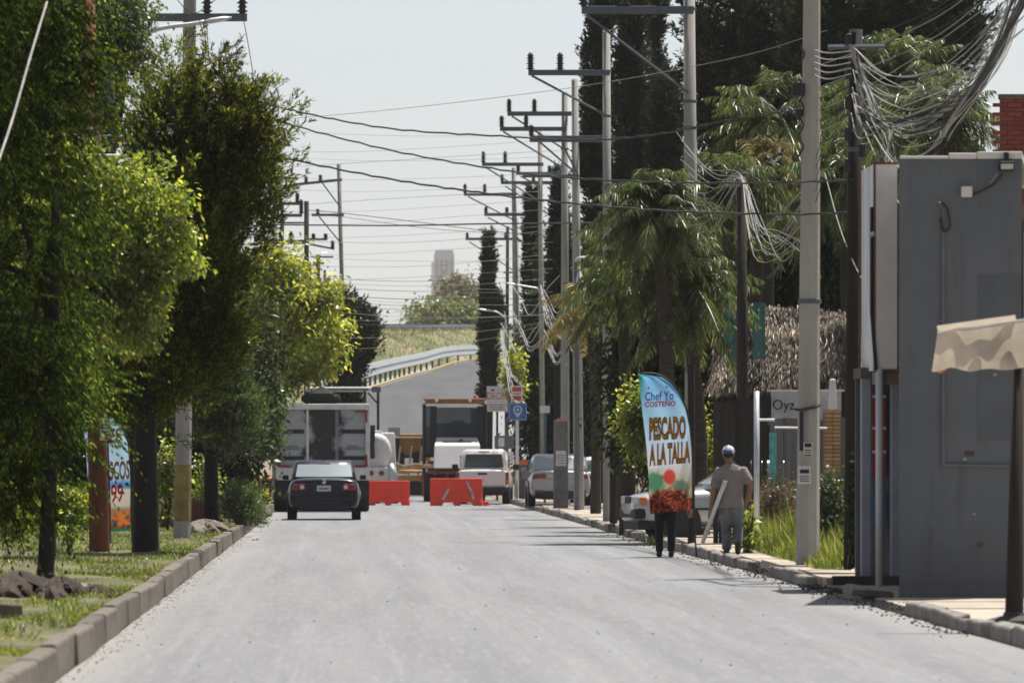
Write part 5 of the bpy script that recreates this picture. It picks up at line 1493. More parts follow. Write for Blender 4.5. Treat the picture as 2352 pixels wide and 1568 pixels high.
# dark blue saloon, tail towards the camera
Ys = gY(1194)
b_ = W(744, VY, Ys); b_.z = 0
pm = mat('paint_dark_blue', (0.006, 0.009, 0.020), .3, metal=.1, var=.07, scale=3, coat=.25, spec=.3)
st = [(0.03, .72, .34, .84), (0.0, .80, .30, .96), (.10, .85, .24, 1.02), (.45, .872, .22, 1.03), (1.0, .88, .20, 1.0), (2.2, .885, .20, .98), (3.2, .88, .20, .95), (3.9, .86, .22, .86), (4.35, .80, .26, .72), (4.5, .68, .32, .60)]
t = car('sedan_car', 'dark blue saloon car seen from behind, parked at the left kerb', b_, 0, 4.5, 1.77, 1.46, pm, 1.0, .42, 1.05, 2.55, 3.35, st, m_glc, .32)
for s in (-1, 1):
    l = MB().box((s * .60, .0, .80), (.33, .09, .16), top=.9).build('tail_lamp', m_lred, t, bevel=.03)
    for k in (0, 1):
        MB().lathe([(.002, -.056), (.05, -.05), (.055, 0)], (s * (.53 + .14 * k), 0, .80), 12, 'Y').build('lamp_lens', m_lwht if k == 0 else m_lred, l)
MB().box((0, -.035, .77), (.34, .02, .14)).build('number_plate', m_plate, t)
MB().box((0, -.046, .765), (.24, .004, .045)).build('plate_print', m_soft, t)
MB().lathe([(.002, -.045), (.052, -.04), (.055, 0.02)], (0, 0, .93), 14, 'Y').build('badge', m_chr, t)
MB().box((0, -.02, .52), (1.46, .06, .10)).build('bumper_strip', pm, t, bevel=.02)
MB().box((0, .03, .31), (1.2, .08, .12)).build('rear_valance', m_blk, t, bevel=.02)
MB().box((0, -.004, .66), (1.15, .015, .008)).build('boot_seam', m_blk, t)
MB().tube([(0, 1.15, 1.45), (0, 1.0, 1.56)], .008, 5).build('antenna', m_blk, t)
MB().box((0, .95, 1.375), (.3, .05, .03)).build('high_brake_lamp', m_lwht, t)

# silver-grey car half hidden by the stub, tail towards the camera
Yc2 = gY(1164, .1)
b_ = W(1287, VY, Yc2 + .3); b_.z = .10
pm2 = paint('paint_silver_grey', (0.30, 0.315, 0.34), .55, .3)
st2 = [(0.03, .72, .34, .88), (0.0, .82, .28, .98), (.10, .86, .24, 1.06), (.5, .885, .22, 1.06), (1.1, .89, .20, 1.02), (2.2, .89, .20, .98), (3.2, .88, .20, .95), (3.9, .86, .22, .88), (4.25, .78, .26, .72), (4.4, .66, .32, .60)]
t = car('hatchback_car', 'silver-grey car parked on the right pavement behind the concrete stub', b_, 0, 4.4, 1.80, 1.52, pm2, 1.03, .35, .9, 2.6, 3.35, st2, m_glc, .33)
for s in (-1, 1):
    MB().box((s * .60, .0, .88), (.42, .09, .13), top=.88, ry=s * .08).build('tail_lamp', m_lred, t, bevel=.03)
    MB().box((s * .62, -.02, .45), (.22, .05, .07)).build('reflector', m_lred, t, bevel=.01)
MB().box((0, -.03, .66), (.36, .02, .13)).build('number_plate', m_plate, t)
MB().box((0, .02, .36), (1.5, .12, .2), top=.95).build('lower_bumper', m_blk, t, bevel=.03)
MB().box((0, -.005, .80), (1.1, .015, .008)).build('boot_seam', m_blk, t)

# white car further along the right pavement, only a corner in view
b_ = W(1402, VY, 205); b_.z = .10
t = car('sedan_car', 'white car mostly hidden behind the dark sign post', b_, R(4), 4.3, 1.74, 1.44, paint('paint_white_car', (0.6, 0.61, 0.62), .0, .3), 1.0, .4, 1.0, 2.5, 3.3, st, m_gl, .31)
for s in (-1, 1):
    MB().box((s * .60, .0, .80), (.3, .09, .16), top=.9).build('tail_lamp', m_lred, t, bevel=.03)
MB().box((0, -.035, .77), (.34, .02, .14)).build('number_plate', m_plate, t)

# old silver saloon, side on, nose towards the street
Yv = 118.5
b_ = W(1447, VY, Yv); b_.z = .08
ang = R(90 + 8)
b_ = b_ + Vector((math.cos(R(8)) * 4.2, math.sin(-R(8)) * -4.2 * 0 + .4, 0)) + Vector((-.02, .6, 0))
pm3 = paint('paint_silver_old', (0.42, 0.435, 0.46), .5, .35)
st3 = [(0.03, .68, .34, .86), (0.0, .76, .30, .94), (.10, .80, .26, .98), (.6, .82, .24, .98), (1.2, .825, .22, .95), (2.4, .825, .22, .93), (3.1, .82, .22, .90), (3.75, .80, .24, .86), (4.08, .77, .28, .80), (4.2, .70, .34, .68), (4.22, .6, .4, .6)]
t = car('old_saloon_car', 'old silver saloon with an amber corner lamp behind the feather flag', b_, ang, 4.2, 1.66, 1.40, pm3, .93, .5, .95, 2.25, 2.95, st3, m_glc, .30, (.78, .8))
for s in (-1, 1):
    l = MB().box((s * .50, 4.14, .70), (.42, .12, .14), top=.95).build('headlamp', m_lwht, t, bevel=.02)
    MB().box((s * .755, 4.06, .69), (.09, .12, .13), rz=s * .25).build('corner_lamp', m_lor, t, bevel=.02)
    MB().box((s * .83, 2.1, .55), (.015, 3.4, .035)).build('side_strip', m_blk, t)
MB().box((0, 4.12, .47), (1.60, .20, .18), top=.96).build('front_bumper', m_blk, t, bevel=.03)
MB().box((0, 4.17, .70), (.5, .08, .12)).build('grille', m_blk, t)
MB().box((0, 3.95, .27), (1.5, .4, .16)).build('under_tray', m_blk, t, bevel=.02)

# white pickup, tail towards the camera
Yp = 221.0
b_ = W(1108, VY, Yp); b_.z = 0
pw = paint('paint_white_pickup', (0.62, 0.58, 0.58), .0, .35)
t = thing('pickup_truck', 'white pickup truck standing behind the right orange barrier', 'pickup truck', b_, R(-3.0))
loft_body([(0.0, .80, .55, 1.08), (.02, .86, .50, 1.12), (.3, .875, .48, 1.13), (1.6, .88, .45, 1.12), (3.2, .88, .42, 1.10), (4.3, .87, .44, 1.04), (5.0, .82, .5, .9), (5.15, .7, .55, .8)]).build('body', pw, t, smooth=True, sub=2)
MB().box((0, -.012, .83), (1.52, .05, .50), top=.985).build('tailgate', pw, t, bevel=.025)
MB().box((0, -.045, .99), (.30, .03, .07)).build('tailgate_handle', m_blk, t, bevel=.015)
rg = [cabin_ring(1.55, 3.6, .80, 1.06, .02), cabin_ring(1.62, 3.3, .76, 1.45, .02), cabin_ring(1.68, 3.0, .70, 1.73, .02), cabin_ring(1.8, 2.9, .6, 1.78, .02)]
MB().rings(rg).build('cab', pw, t, smooth=True)
MB().prism([(-.64, 1.19), (.64, 1.19), (.585, 1.62), (-.585, 1.62)], 1.50, 1.53).build('rear_window', m_gl, t)
MB().box((0, 1.62, 1.70), (.36, .04, .035)).build('high_brake_lamp', m_lred, t)
for s in (-1, 1):
    MB().box((s * .80, .01, .84), (.13, .10, .40), top=.9).build('tail_lamp', m_lred, t, bevel=.025)
    MB().box((s * .815, -.035, .72), (.06, .03, .12)).build('lamp_lens', m_lwht if s < 0 else m_lor, t)
    for yy in (1.05, 4.25):
        wheel(t, (s * .74, yy, .36), .36, .25, s)
    MB().box((s * 1.0, 3.15, 1.2), (.2, .1, .2)).build('mirror', m_blk, t, bevel=.03)
    MB().prism([(1.95, 1.16), (3.25, 1.16), (2.95, 1.58), (2.0, 1.58)], s * .79, s * .80, 'X').build('side_window', m_gl, t)
MB().box((0, -.05, .47), (1.66, .14, .16), top=.96).build('rear_bumper', m_blk, t, bevel=.02)
MB().box((-.52, -.13, .40), (.22, .02, .13)).build('number_plate', m_plate, t)
MB().box((0, .8, .40), (1.3, 1.6, .22)).build('chassis', m_blk, t)
MB().tube([(0, -.03, .78), (0, -.045, .78)], .05, 10).build('badge', m_rim, t)

# dump truck
Yt = gY(1175)
b_ = W(741, VY, Yt); b_.z = 0
t = thing('dump_truck', 'white dump truck with a soot-blackened tailgate behind the blue saloon', 'dump truck', b_)
pwt = mat('truck_white', (0.58, 0.555, 0.53), .6, var=.15, scale=2.5)
def sootmat():
    m, nt, b = newmat('tailgate_sooty')
    g = coords(nt, 'Generated')
    s = nt.nodes.new('ShaderNodeSeparateXYZ'); nt.links.new(g, s.inputs[0])
    x, z = s.outputs[0], s.outputs[2]
    n1 = noise(nt, coords(nt, 'Object'), 2.6, 5, .65)
    dx = mth(nt, 'ABSOLUTE', mth(nt, 'SUBTRACT', x, .53))
    f = mth(nt, 'ADD', mth(nt, 'MULTIPLY_ADD', dx, -2.6, .92), mth(nt, 'MULTIPLY_ADD', n1, 1.3, -.62))
    f = mth(nt, 'ADD', f, mth(nt, 'MULTIPLY', mth(nt, 'SINE', mth(nt, 'MULTIPLY', z, 9.0)), .12))
    f = ramp(nt, f, [(.35, 0.0), (.62, .97)])
    c = mixc(nt, f, (0.33, 0.335, 0.35), (0.018, 0.016, 0.016))
    nt.links.new(c, b.inputs['Base Color']); b.inputs['Roughness'].default_value = .75
    return m
m_soot = sootmat()
sw = 1.32
MB().box((0, .12, 2.06), (2 * sw - .10, .10, 1.62)).build('tailgate', m_soot, t, bevel=.01)
for s in (-1, 1):
    MB().box((s * (sw - .06), .04, 2.04), (.12, .16, 1.78)).build('corner_post', pwt, t, bevel=.015)
    MB().box((s * (sw - .03), 2.6, 2.06), (.06, 5.0, 1.66)).build('bed_side', pwt, t)
    for z in (1.28, 2.80):
        MB().box((s * (sw - .24), -.046, z), (.36, .012, .055)).build('reflector_strip', m_lred, t)
        MB().box((s * (sw - .10), -.046, z + (.16 if z < 2 else -.16)), (.06, .012, .30)).build('reflector_strip', m_lred, t)
    for zz in (2.24, 1.5):
        MB().box((s * .86, .055, zz), (.68, .03, .11)).build('tailgate_slot', m_blk, t)
    for yy in (1.1, 2.4):
        wheel(t, (s * 1.05, yy, .52), .52, .50, s)
    wheel(t, (s * 1.08, 6.4, .52), .52, .30, s)
    MB().box((s * 1.0, .3, .72), (.6, .04, .75)).build('mud_flap', m_blk, t)
    MB().lathe([(.002, -.02), (.05, -.015), (.055, .02)], (s * .9, .26, 1.0), 10, 'Y').build('tail_lamp', m_lred, t)
    MB().box((s * 1.42, 6.2, 2.2), (.14, .12, .5)).build('mirror', m_blk, t, bevel=.02)
    MB().tube([(s * 1.2, 6.2, 2.42), (s * 1.42, 6.2, 2.42)], .02, 6).build('mirror_arm', m_blk, t)
MB().box((0, .10, 2.93), (2 * sw, .3, .16)).build('top_rail', pwt, t, bevel=.025)
MB().box((0, .08, 1.06), (2 * sw - .02, .22, .36)).build('rear_sill', pwt, t, bevel=.02)
MB().box((-.42, .058, 2.06), (.07, .03, 1.56)).build('tailgate_rib', pwt, t)
MB().box((.40, .058, 2.06), (.07, .03, 1.56)).build('tailgate_rib', m_soot, t)
MB().box((0, 2.6, 1.28), (2 * sw - .14, 5.0, .1)).build('bed_floor', m_blk, t)
MB().box((0, 5.12, 2.15), (2 * sw, .08, 1.85)).build('bed_front', pwt, t)
MB().box((0, 3.4, .85), (.9, 7.0, .32)).build('chassis', m_blk, t)
MB().box((0, .5, .55), (1.5, .1, .5)).build('under_guard', m_blk, t)
MB().box((0, 6.3, 1.75), (2.3, 1.9, 2.1), top=.92).build('cab', pwt, t, bevel=.06)
MB().box((-.52, .05, .98), (.3, .03, .14)).build('number_plate', m_plate, t)
for s in (-1, 1):
    MB().box((s * .88, .066, 1.76), (.5, .012, .07)).build('faded_print', m_soft, t)
    MB().box((s * .84, .066, 1.83), (.3, .012, .05)).build('faded_print', m_soft, t)
m_sand = mat('pale_gravel', (0.42, 0.38, 0.34), .95, var=.3, scale=12, bump=.6)
tyr = thing('spare_tyre', 'big dark tyre lying flat on top of the dump truck bed', 'tyre', b_ + Vector((-.05, 1.2, 3.02)))
MB().lathe([(.22, .02), (.42, .0), (.53, .06), (.56, .14), (.53, .24), (.42, .29), (.24, .27)], (0, 0, 0), 24).build('tread', m_tyre, tyr, smooth=True)
hp = MB().lathe([(.40, .22), (.33, .31), (.16, .42), (.02, .47)], (0, 0, 0), 12)
hp.v = [(x + random.uniform(-.02, .02), y + random.uniform(-.02, .02), z + random.uniform(-.015, .015)) for x, y, z in hp.v]
hp.build('gravel_heap', m_sand, tyr, smooth=True)
MB().tube([(-.5, 0, -.14), (.5, 0, -.14)], .05, 6).build('cradle_bar', m_blk, tyr)
MB().tube([(-.4, 0, -.14), (-.3, 0, .03)], .04, 6).build('cradle_bar', m_blk, tyr)
MB().tube([(.4, 0, -.14), (.3, 0, .03)], .04, 6).build('cradle_bar', m_blk, tyr)

# machine with a pale flat canopy behind the dump truck
Ym = 226.0
b_ = W(795, VY, Ym); b_.z = 0
t = thing('road_paver', 'road machine with a flat white canopy on black posts behind the dump truck', 'road machine', b_)
sM = px(Ym)
m_brn = mat('machine_brown', (0.24, 0.105, 0.04), .65, var=.3, scale=4)
zc = W(0, 893, Ym).z
MB().box((-.12, 1.2, zc), (2.5, 2.4, .14), top=.97).build('canopy', pwt, t, bevel=.05)
MB().box((-.12, -.004, zc - .02), (1.7, .03, .1)).build('canopy_lettering_band', m_soft, t)
MB().box((1.0, .9, zc - .01), (.3, 1.9, .17)).build('canopy_end', m_galvd, t)
for s in (-1.15, .62, 1.06):
    MB().tube([(s, .15, 1.4), (s, .15, zc)], .045, 8).build('canopy_post', m_blk, t)
MB().tube([(.72, .15, zc - .12), (1.06, .15, zc - .5)], .03, 6).build('brace', m_blk, t)
MB().box((0, 1.6, 1.0), (2.3, 3.2, 1.2)).build('body', m_brn, t, bevel=.05)
MB().box((.9, .1, 1.75), (.5, .5, .7)).build('operator_console', m_blk, t, bevel=.04)
for s in (-1, 1):
    wheel(t, (s * .95, .8, .6), .6, .4, s); wheel(t, (s * .95, 2.8, .6), .6, .4, s)

# white tanker truck
b_ = W(872, VY, 224); b_.z = 0
t = thing('tanker_truck', 'white tank truck with round red tail lamps right of the dump truck', 'tank truck', b_)
pk = mat('tanker_white', (0.60, 0.58, 0.56), .5, var=.15, scale=3)
rg = []
for y, k in ((.35, .2), (.38, .8), (.5, .97), (.8, 1.0), (4.5, 1.0), (4.7, .8)):
    rg.append([(-.1 + math.cos(a) * .50 * k, y, 1.70 + math.sin(a) * .62 * k) for a in np.linspace(0, 2 * math.pi, 22)[:-1]])
MB().rings(rg).build('tank', pk, t, smooth=True)
MB().box((-.1, .3, .98), (.9, .2, .42)).build('rear_panel', pk, t, bevel=.02)
MB().tube([(.42, .15, .5), (.44, .15, 1.0), (.36, .18, 1.3)], [.13, .14, .09], 12).build('rear_pipe', m_galv, t, smooth=True)
for x in (-.18, .16):
    MB().lathe([(.002, -.03), (.085, -.025), (.09, .02)], (x - .1, .19, 1.0), 14, 'Y').build('tail_lamp', m_lred, t)
MB().box((-.1, .3, .62), (.9, .15, .16)).build('red_bar', mat('dark_red_bar', (0.16, 0.02, 0.025), .6), t)
for s in (-1, 1):
    wheel(t, (s * .55 - .1, 1.0, .48), .48, .4, s); wheel(t, (s * .55 - .1, 4.2, .48), .48, .4, s)
MB().box((-.1, 5.6, 1.5), (1.4, 1.4, 1.7), top=.9).build('cab', pk, t, bevel=.06)
MB().box((-.1, .9, 2.32), (.34, .3, .16)).build('hatch', pk, t, bevel=.03)
MB().box((-.36, .15, 1.95), (.42, .2, .95), top=.8).build('hose_reel', m_blk, t, bevel=.05)

# motor grader, ochre, with its turntable
Yg = 242.0
b_ = W(938, VY, Yg); b_.z = 0
t = thing('motor_grader', 'ochre-brown motor grader with a hose-draped turntable between the trucks', 'grader', b_)
m_ocr = mat('grader_ochre', (0.42, 0.22, 0.065), .6, var=.3, scale=4)
MB().box((.05, 2.2, 1.85), (1.0, 2.6, .72), top=.92).build('engine_hood', m_brn, t, bevel=.06)
MB().box((.05, .85, 1.90), (.95, .06, .62)).build('radiator_panel', m_ocr, t, bevel=.02)
MB().box((.08, .9, 2.30), (1.0, .9, .1)).build('hood_top', m_ocr, t, bevel=.03)
MB().box((.62, .5, 1.55), (.34, .5, .35)).build('tool_box', mat('grader_orange', (0.45, 0.17, 0.05), .6), t, bevel=.03)
MB().box((-.42, .6, 1.75), (.22, .3, .9)).build('exhaust_stack', m_blk, t, bevel=.04)
MB().box((-.6, .6, 1.95), (.3, .3, .4)).build('lamp_cluster', m_brn, t, bevel=.04)
ring_ = [(math.cos(a) * .68, .2 + math.sin(a) * .5, 1.02) for a in np.linspace(0, 2 * math.pi, 20)]
MB().tube(ring_, .06, 8).build('turntable', m_ocr, t, smooth=True)
MB().box((0, .1, .78), (1.35, .14, .2)).build('draw_bar', m_ocr, t, bevel=.03)
for k in range(5):
    MB().tube(spline([(-.65, -.1, 1.1 + .08 * k), (-.2, -.2, .95 + .07 * k), (.3, -.15, 1.05 + .06 * k), (.72, -.05, 1.15)], 6), .03, 6).build('hose', m_ocr if k % 2 else mat('hose_yellow', (0.45, 0.33, 0.14), .6), t)
for s in (-1, 1):
    wheel(t, (s * .95, 1.5, .62), .62, .38, s); wheel(t, (s * .95, 3.4, .62), .62, .38, s)
    MB().tube([(s * .52, -.1, .15), (s * .52, -.1, .95)], .05, 8).build('support_leg', mat('red_leg', (0.3, 0.04, 0.035), .6), t)
    MB().lathe([(.002, -.04), (.07, -.03), (.07, .03)], (s * .62, -.15, .98), 10, 'Y').build('work_lamp', m_lwht, t)
MB().box((0, .3, .42), (1.2, .3, .5)).build('blade_mount', m_blk, t, bevel=.03)
MB().box((-.5, .4, 2.42), (.42, .04, .3)).build('windscreen_frame', m_glc, t)
for xx, zz_, ww_, hh_ in ((-.28, 1.45, .28, .5), (.28, 1.5, .22, .42), (.55, 1.98, .16, .4), (-.05, .62, .9, .16), (.66, 1.2, .3, .2)):
    MB().box((xx, .55, zz_), (ww_, .3, hh_), rz=.1).build('machine_block', m_blk, t, bevel=.03)
for xx in (-.4, .0, .35):
    MB().tube([(xx, .3, .9), (xx + .12, .2, 1.9)], .035, 8).build('hydraulic_ram', m_rim, t)

# pneumatic roller with a cab and a white hood
Yr2 = 234.0
b_ = W(1046, VY, Yr2); b_.z = 0
t = thing('road_roller', 'road roller with a white hood and a brown-roofed glazed cab', 'road roller', b_)
sR = px(Yr2)
def rz(dy): return W(0, dy, Yr2).z
def rx(dx): return (dx - 1046) / sR
zr = rz(920)
MB().box((0, 1.2, zr), (rx(1119) - rx(972), 2.0, .17), top=.98).build('cab_roof', m_brn, t, bevel=.03)
for x in (rx(1003), rx(1080)):
    MB().box((x, .18, zr), (.10, .06, .09)).build('work_lamp', m_lwht, t, bevel=.02)
for x in (rx(975), rx(1116)):
    MB().tube([(x, .3, .9), (x, .3, zr)], .05, 8).build('cab_post', m_blk, t)
    MB().tube([(x, 2.0, .9), (x, 2.0, zr)], .05, 8).build('cab_post', m_blk, t)
    MB().box((x + (.0 if x > 0 else -.02), .2, zr - .06), (.09, .1, .12)).build('side_lamp', m_lwht, t, bevel=.02)
a = MB().lathe([(.06, 0), (.055, .06), (.04, .11), (.01, .13)], (rx(1092), .6, zr + .09), 12).build('beacon', mat('beacon_red', (0.6, 0.05, 0.03), .3), t, smooth=True)
m_glt = bpy.data.materials.new('cab_glass'); m_glt.use_nodes = True
_n = m_glt.node_tree; _b = _n.nodes['Principled BSDF']
_b.inputs['Base Color'].default_value = (0.045, 0.06, 0.08, 1); _b.inputs['Roughness'].default_value = .05; _b.inputs['Alpha'].default_value = .68
MB().prism([(rx(1000), rz(935)), (rx(1100), rz(935)), (rx(1096), rz(1002)), (rx(1003), rz(1002))], .34, .36).build('rear_glass', m_glt, t)
for x in (rx(996), rx(1104)):
    MB().box((x, .36, (rz(932) + rz(1040)) / 2), (.22, .1, rz(932) - rz(1040))).build('cab_pillar', m_blk, t, bevel=.02)
for (xa, xb) in ((977, 994), (1106, 1115)):
    MB().prism([(rx(xa), rz(932)), (rx(xb), rz(932)), (rx(xb), rz(1040)), (rx(xa), rz(1040))], .34, .36).build('side_glass', m_glt, t)
MB().box((rx(1046), 1.95, (rz(978) + rz(1050)) / 2), (2.0, .05, rz(978) - rz(1050))).build('dark_backing', m_blk, t)  # black sheet added to darken the lower half of the cab
MB().box((rx(1050), .5, rz(992)), (1.6, .3, .62)).build('dashboard', m_blk, t, bevel=.05)
MB().box((rx(1052), .9, rz(985)), (.5, .15, .6)).build('seat', m_blk, t, bevel=.06)
MB().box((rx(1092), .7, rz(975)), (.3, .3, 1.1)).build('operator_panel', m_blk, t, bevel=.06)
pwh = paint('hood_white', (0.70, 0.68, 0.66), .0, .45)
MB().add([(rx(1003), .2, rz(1004)), (rx(1096), .2, rz(1004)), (rx(1096), .3, rz(1004)), (rx(1003), .3, rz(1004)),
          (rx(997), -.55, rz(1022)), (rx(1102), -.55, rz(1022)), (rx(1104), -.9, rz(1075)), (rx(995), -.9, rz(1075)),
          (rx(1104), .3, rz(1075)), (rx(995), .3, rz(1075))],
         [(0, 1, 2, 3), (0, 4, 5, 1), (4, 7, 6, 5), (1, 5, 6, 8, 2), (0, 3, 9, 7, 4), (2, 8, 9, 3), (6, 7, 9, 8)]).build('hood', pwh, t, bevel=.03)
MB().box((rx(1050), -.26, rz(1011)), ((1085 - 1015) / sR * .95, .03, .10), rx=R(-38)).build('hood_vent', m_blk, t)
MB().box((rx(983), -.3, rz(1070)), (.36, .8, .12)).build('step_plate', mat('step_tan', (0.5, 0.33, 0.2), .6), t, bevel=.02)
MB().box((rx(1046), .4, .75), (1.9, 1.6, .6)).build('frame', m_brn, t, bevel=.04)
MB().box((rx(1046), 2.5, .95), (1.9, 2.4, .9)).build('front_frame', m_brn, t, bevel=.05)
for x in (rx(985), rx(1012), rx(1042), rx(1072), rx(1102)):
    wheel(t, (x, -.2, .5), .5, .36, 1)
for x in (rx(1000), rx(1046), rx(1092)):
    wheel(t, (x, 3.0, .5), .5, .36, 1)

# orange plastic barriers
m_bar = mat('barrier_orange', (0.80, 0.055, 0.025), .45, var=.12, scale=3)
m_scuff = mat('barrier_scuff', (0.42, 0.42, 0.46), .7, var=.3, scale=9)
def barrier(label, dx0, dx1, dy0, dy1, Y, scuffs, rz_=0.0):
    b = W((dx0 + dx1) / 2, VY, Y); b.z = 0
    t = thing('road_barrier', label, 'barrier', b, rz_, 'orange barriers across the street')
    w = (dx1 - dx0) / px(Y); h = (dy1 - dy0) / px(Y)
    prof = [(-.26, 0.0), (-.24, .14), (-.17, .26), (-.13, h * .9), (-.11, h), (.11, h), (.13, h * .9), (.17, .26), (.24, .14), (.26, 0.0)]
    mb = MB()
    segs = [(-w / 2, -w * .22, 1), (-w * .22, -w * .02, 0), (-w * .02, w * .02, 1), (w * .02, w * .24, 0), (w * .24, w / 2, 1)]
    rings = []
    xs = [(-.5, 0), (-.27, 0), (-.25, .10), (-.06, .10), (-.04, 0), (.08, 0), (.10, .10), (.30, .10), (.32, 0), (.5, 0)]
    for u, lift in xs:
        rings.append([(u * w, y, max(z, lift)) for y, z in prof])
    mb.rings(rings).build('shell', m_bar, t, bevel=.02)
    MB().box((0, -.01, h - .02), (w * .96, .24, .06)).build('top_rib', m_bar, t, bevel=.02)
    for s in scuffs:
        MB().prism([(x * w, z * h) for x, z in s], -.205, -.12).build('scuff_mark', m_scuff, t)
    return t
Yb = gY(1160)
barrier('plain orange plastic barrier beside the dump truck wheels', 838, 941, 1104, 1160, Yb, [])
barrier('scuffed orange plastic barrier in front of the pickup', 988, 1108, 1098, 1160, Yb - 1.5,
        [[(-.28, .22), (-.22, .24), (-.16, .45), (-.12, .62), (-.16, .66), (-.20, .48), (-.24, .38)], [(.18, .9), (.23, .88), (.28, .66), (.33, .52), (.30, .46), (.25, .6)], [(.29, .46), (.34, .44), (.36, .16), (.31, .14)]], R(-2))
b_ = W(1116, VY, Yb - 1.5)
t = thing('cone_base', 'small broken orange piece at the foot of the scuffed barrier', 'debris', (b_.x, b_.y, 0))
MB().box((0, 0, .07), (.20, .2, .14), top=.8).build('stub', m_bar, t, bevel=.02)

# orange drum near the left trees
b_ = W(606, VY, 196); b_.z = .18
t = thing('traffic_drum', 'ochre barrel with an orange lid beside the dump truck on the verge', 'barrel', b_)
MB().lathe([(.20, 0), (.22, .05), (.22, .62), (.20, .66)], (0, 0, 0), 16).build('barrel_body', m_ochs, t, smooth=True)
for z in (.2, .42):
    MB().lathe([(.222, z), (.236, z + .02), (.222, z + .04)], (0, 0, 0), 16).build('hoop', m_ochs, t)
MB().lathe([(.26, .66), (.27, .70), (.2, .78), (.02, .80)], (0, 0, 0), 16).build('lid', mat('lid_orange', (0.62, 0.11, 0.05), .6), t, smooth=True)

# ------------------------------------------------------------------ feather flags
def flagmat(name, food=True):
    m = bpy.data.materials.new(name); m.use_nodes = True
    nt = m.node_tree; nt.nodes.clear()
    g = coords(nt, 'Generated')
    s = nt.nodes.new('ShaderNodeSeparateXYZ'); nt.links.new(g, s.inputs[0])
    x, z = s.outputs[0], s.outputs[2]
    def SQ(v):
        return mth(nt, 'MULTIPLY', v, v)
    def EL(cx, kx, cz, kz):
        return mth(nt, 'SQRT', mth(nt, 'ADD', SQ(mth(nt, 'MULTIPLY', mth(nt, 'SUBTRACT', x, cx), kx)), SQ(mth(nt, 'MULTIPLY', mth(nt, 'SUBTRACT', z, cz), kz))))
    if food:
        c = ramp(nt, z, [(0.0, (0.55, 0.36, 0.24)), (.20, (0.45, 0.45, 0.30)), (.30, (0.62, 0.58, 0.50)), (.36, (0.62, 0.66, 0.72)), (.52, (0.46, 0.60, 0.74)), (.72, (0.30, 0.52, 0.68)), (.88, (0.20, 0.40, 0.66)), (1.0, (0.12, 0.36, 0.55))])
        # green edges near the top
        e = mth(nt, 'SUBTRACT', mth(nt, 'MULTIPLY_ADD', z, .30, -.14), x)
        c = mixc(nt, ramp(nt, mth(nt, 'MULTIPLY', e, 6.0), [(0.0, 0.0), (.6, .9)]), c, (0.05, 0.33, 0.19))
        e2 = mth(nt, 'SUBTRACT', mth(nt, 'ADD', x, mth(nt, 'MULTIPLY', z, .9)), 1.50)
        c = mixc(nt, ramp(nt, mth(nt, 'MULTIPLY', e2, 6.0), [(0.0, 0.0), (.6, .6)]), c, (0.06, 0.32, 0.24))
        # printed dish: leaves, bottle, red heap
        n1 = noise(nt, coords(nt, 'Object'), 16, 4, .7)
        gl = EL(0.3, 3.4, 0.23, 9)
        c = mixc(nt, ramp(nt, mth(nt, 'MULTIPLY', mth(nt, 'ADD', gl, n1), .5), [(.5, .9), (.68, 0.0)]), c, (0.04, 0.20, 0.10))
        gr = EL(0.78, 4.4, 0.2, 16)
        c = mixc(nt, ramp(nt, mth(nt, 'MULTIPLY', mth(nt, 'ADD', gr, n1), .5), [(.5, .7), (.68, 0.0)]), c, (0.06, 0.14, 0.12))
        bo = EL(0.58, 8.0, 0.265, 17)
        c = mixc(nt, ramp(nt, mth(nt, 'MULTIPLY', bo, .5), [(.38, .95), (.53, 0.0)]), c, (0.60, 0.05, 0.035))
        hp = EL(0.60, 1.95, 0.03, 6.2)
        vo = nt.nodes.new('ShaderNodeTexVoronoi'); vo.inputs['Scale'].default_value = 26; nt.links.new(coords(nt, 'Object'), vo.inputs['Vector'])
        heap = ramp(nt, vo.outputs['Distance'], [(.1, (0.48, 0.13, 0.06)), (.4, (0.30, 0.055, 0.03)), (.7, (0.05, 0.02, 0.015))])
        c = mixc(nt, ramp(nt, mth(nt, 'MULTIPLY', mth(nt, 'MULTIPLY_ADD', n1, .5, hp), .5), [(.55, 1.0), (.65, 0.0)]), c, heap)
    else:
        c = ramp(nt, z, [(0.0, (0.05, 0.26, 0.13)), (.06, (0.03, 0.05, 0.05)), (.20, (0.25, 0.2, 0.12)), (.24, (0.55, 0.52, 0.42)), (.37, (0.62, 0.58, 0.5)), (.39, (0.08, 0.26, 0.50)), (.43, (0.10, 0.30, 0.55)), (.47, (0.42, 0.58, 0.74)), (.85, (0.40, 0.58, 0.74)), (1.0, (0.06, 0.34, 0.3))])
        n1 = noise(nt, coords(nt, 'Object'), 9, 4, .6)
        f = mth(nt, 'MULTIPLY', ramp(nt, n1, [(.46, 0.0), (.54, 1.0)]), ramp(nt, z, [(.04, 0.0), (.08, 1.0), (.19, 1.0), (.23, 0.0)]))
        c = mixc(nt, f, c, (0.66, 0.16, 0.03))
    d = nt.nodes.new('ShaderNodeBsdfDiffuse'); tr = nt.nodes.new('ShaderNodeBsdfTranslucent')
    nt.links.new(c, d.inputs['Color']); nt.links.new(c, tr.inputs['Color'])
    mx = nt.nodes.new('ShaderNodeMixShader'); mx.inputs[0].default_value = .6
    nt.links.new(d.outputs[0], mx.inputs[1]); nt.links.new(tr.outputs[0], mx.inputs[2])
    o = nt.nodes.new('ShaderNodeOutputMaterial'); nt.links.new(mx.outputs[0], o.inputs['Surface'])
    return m
def lettermat(name, col):
    return clothmat(name, col, .5, .12, 14)
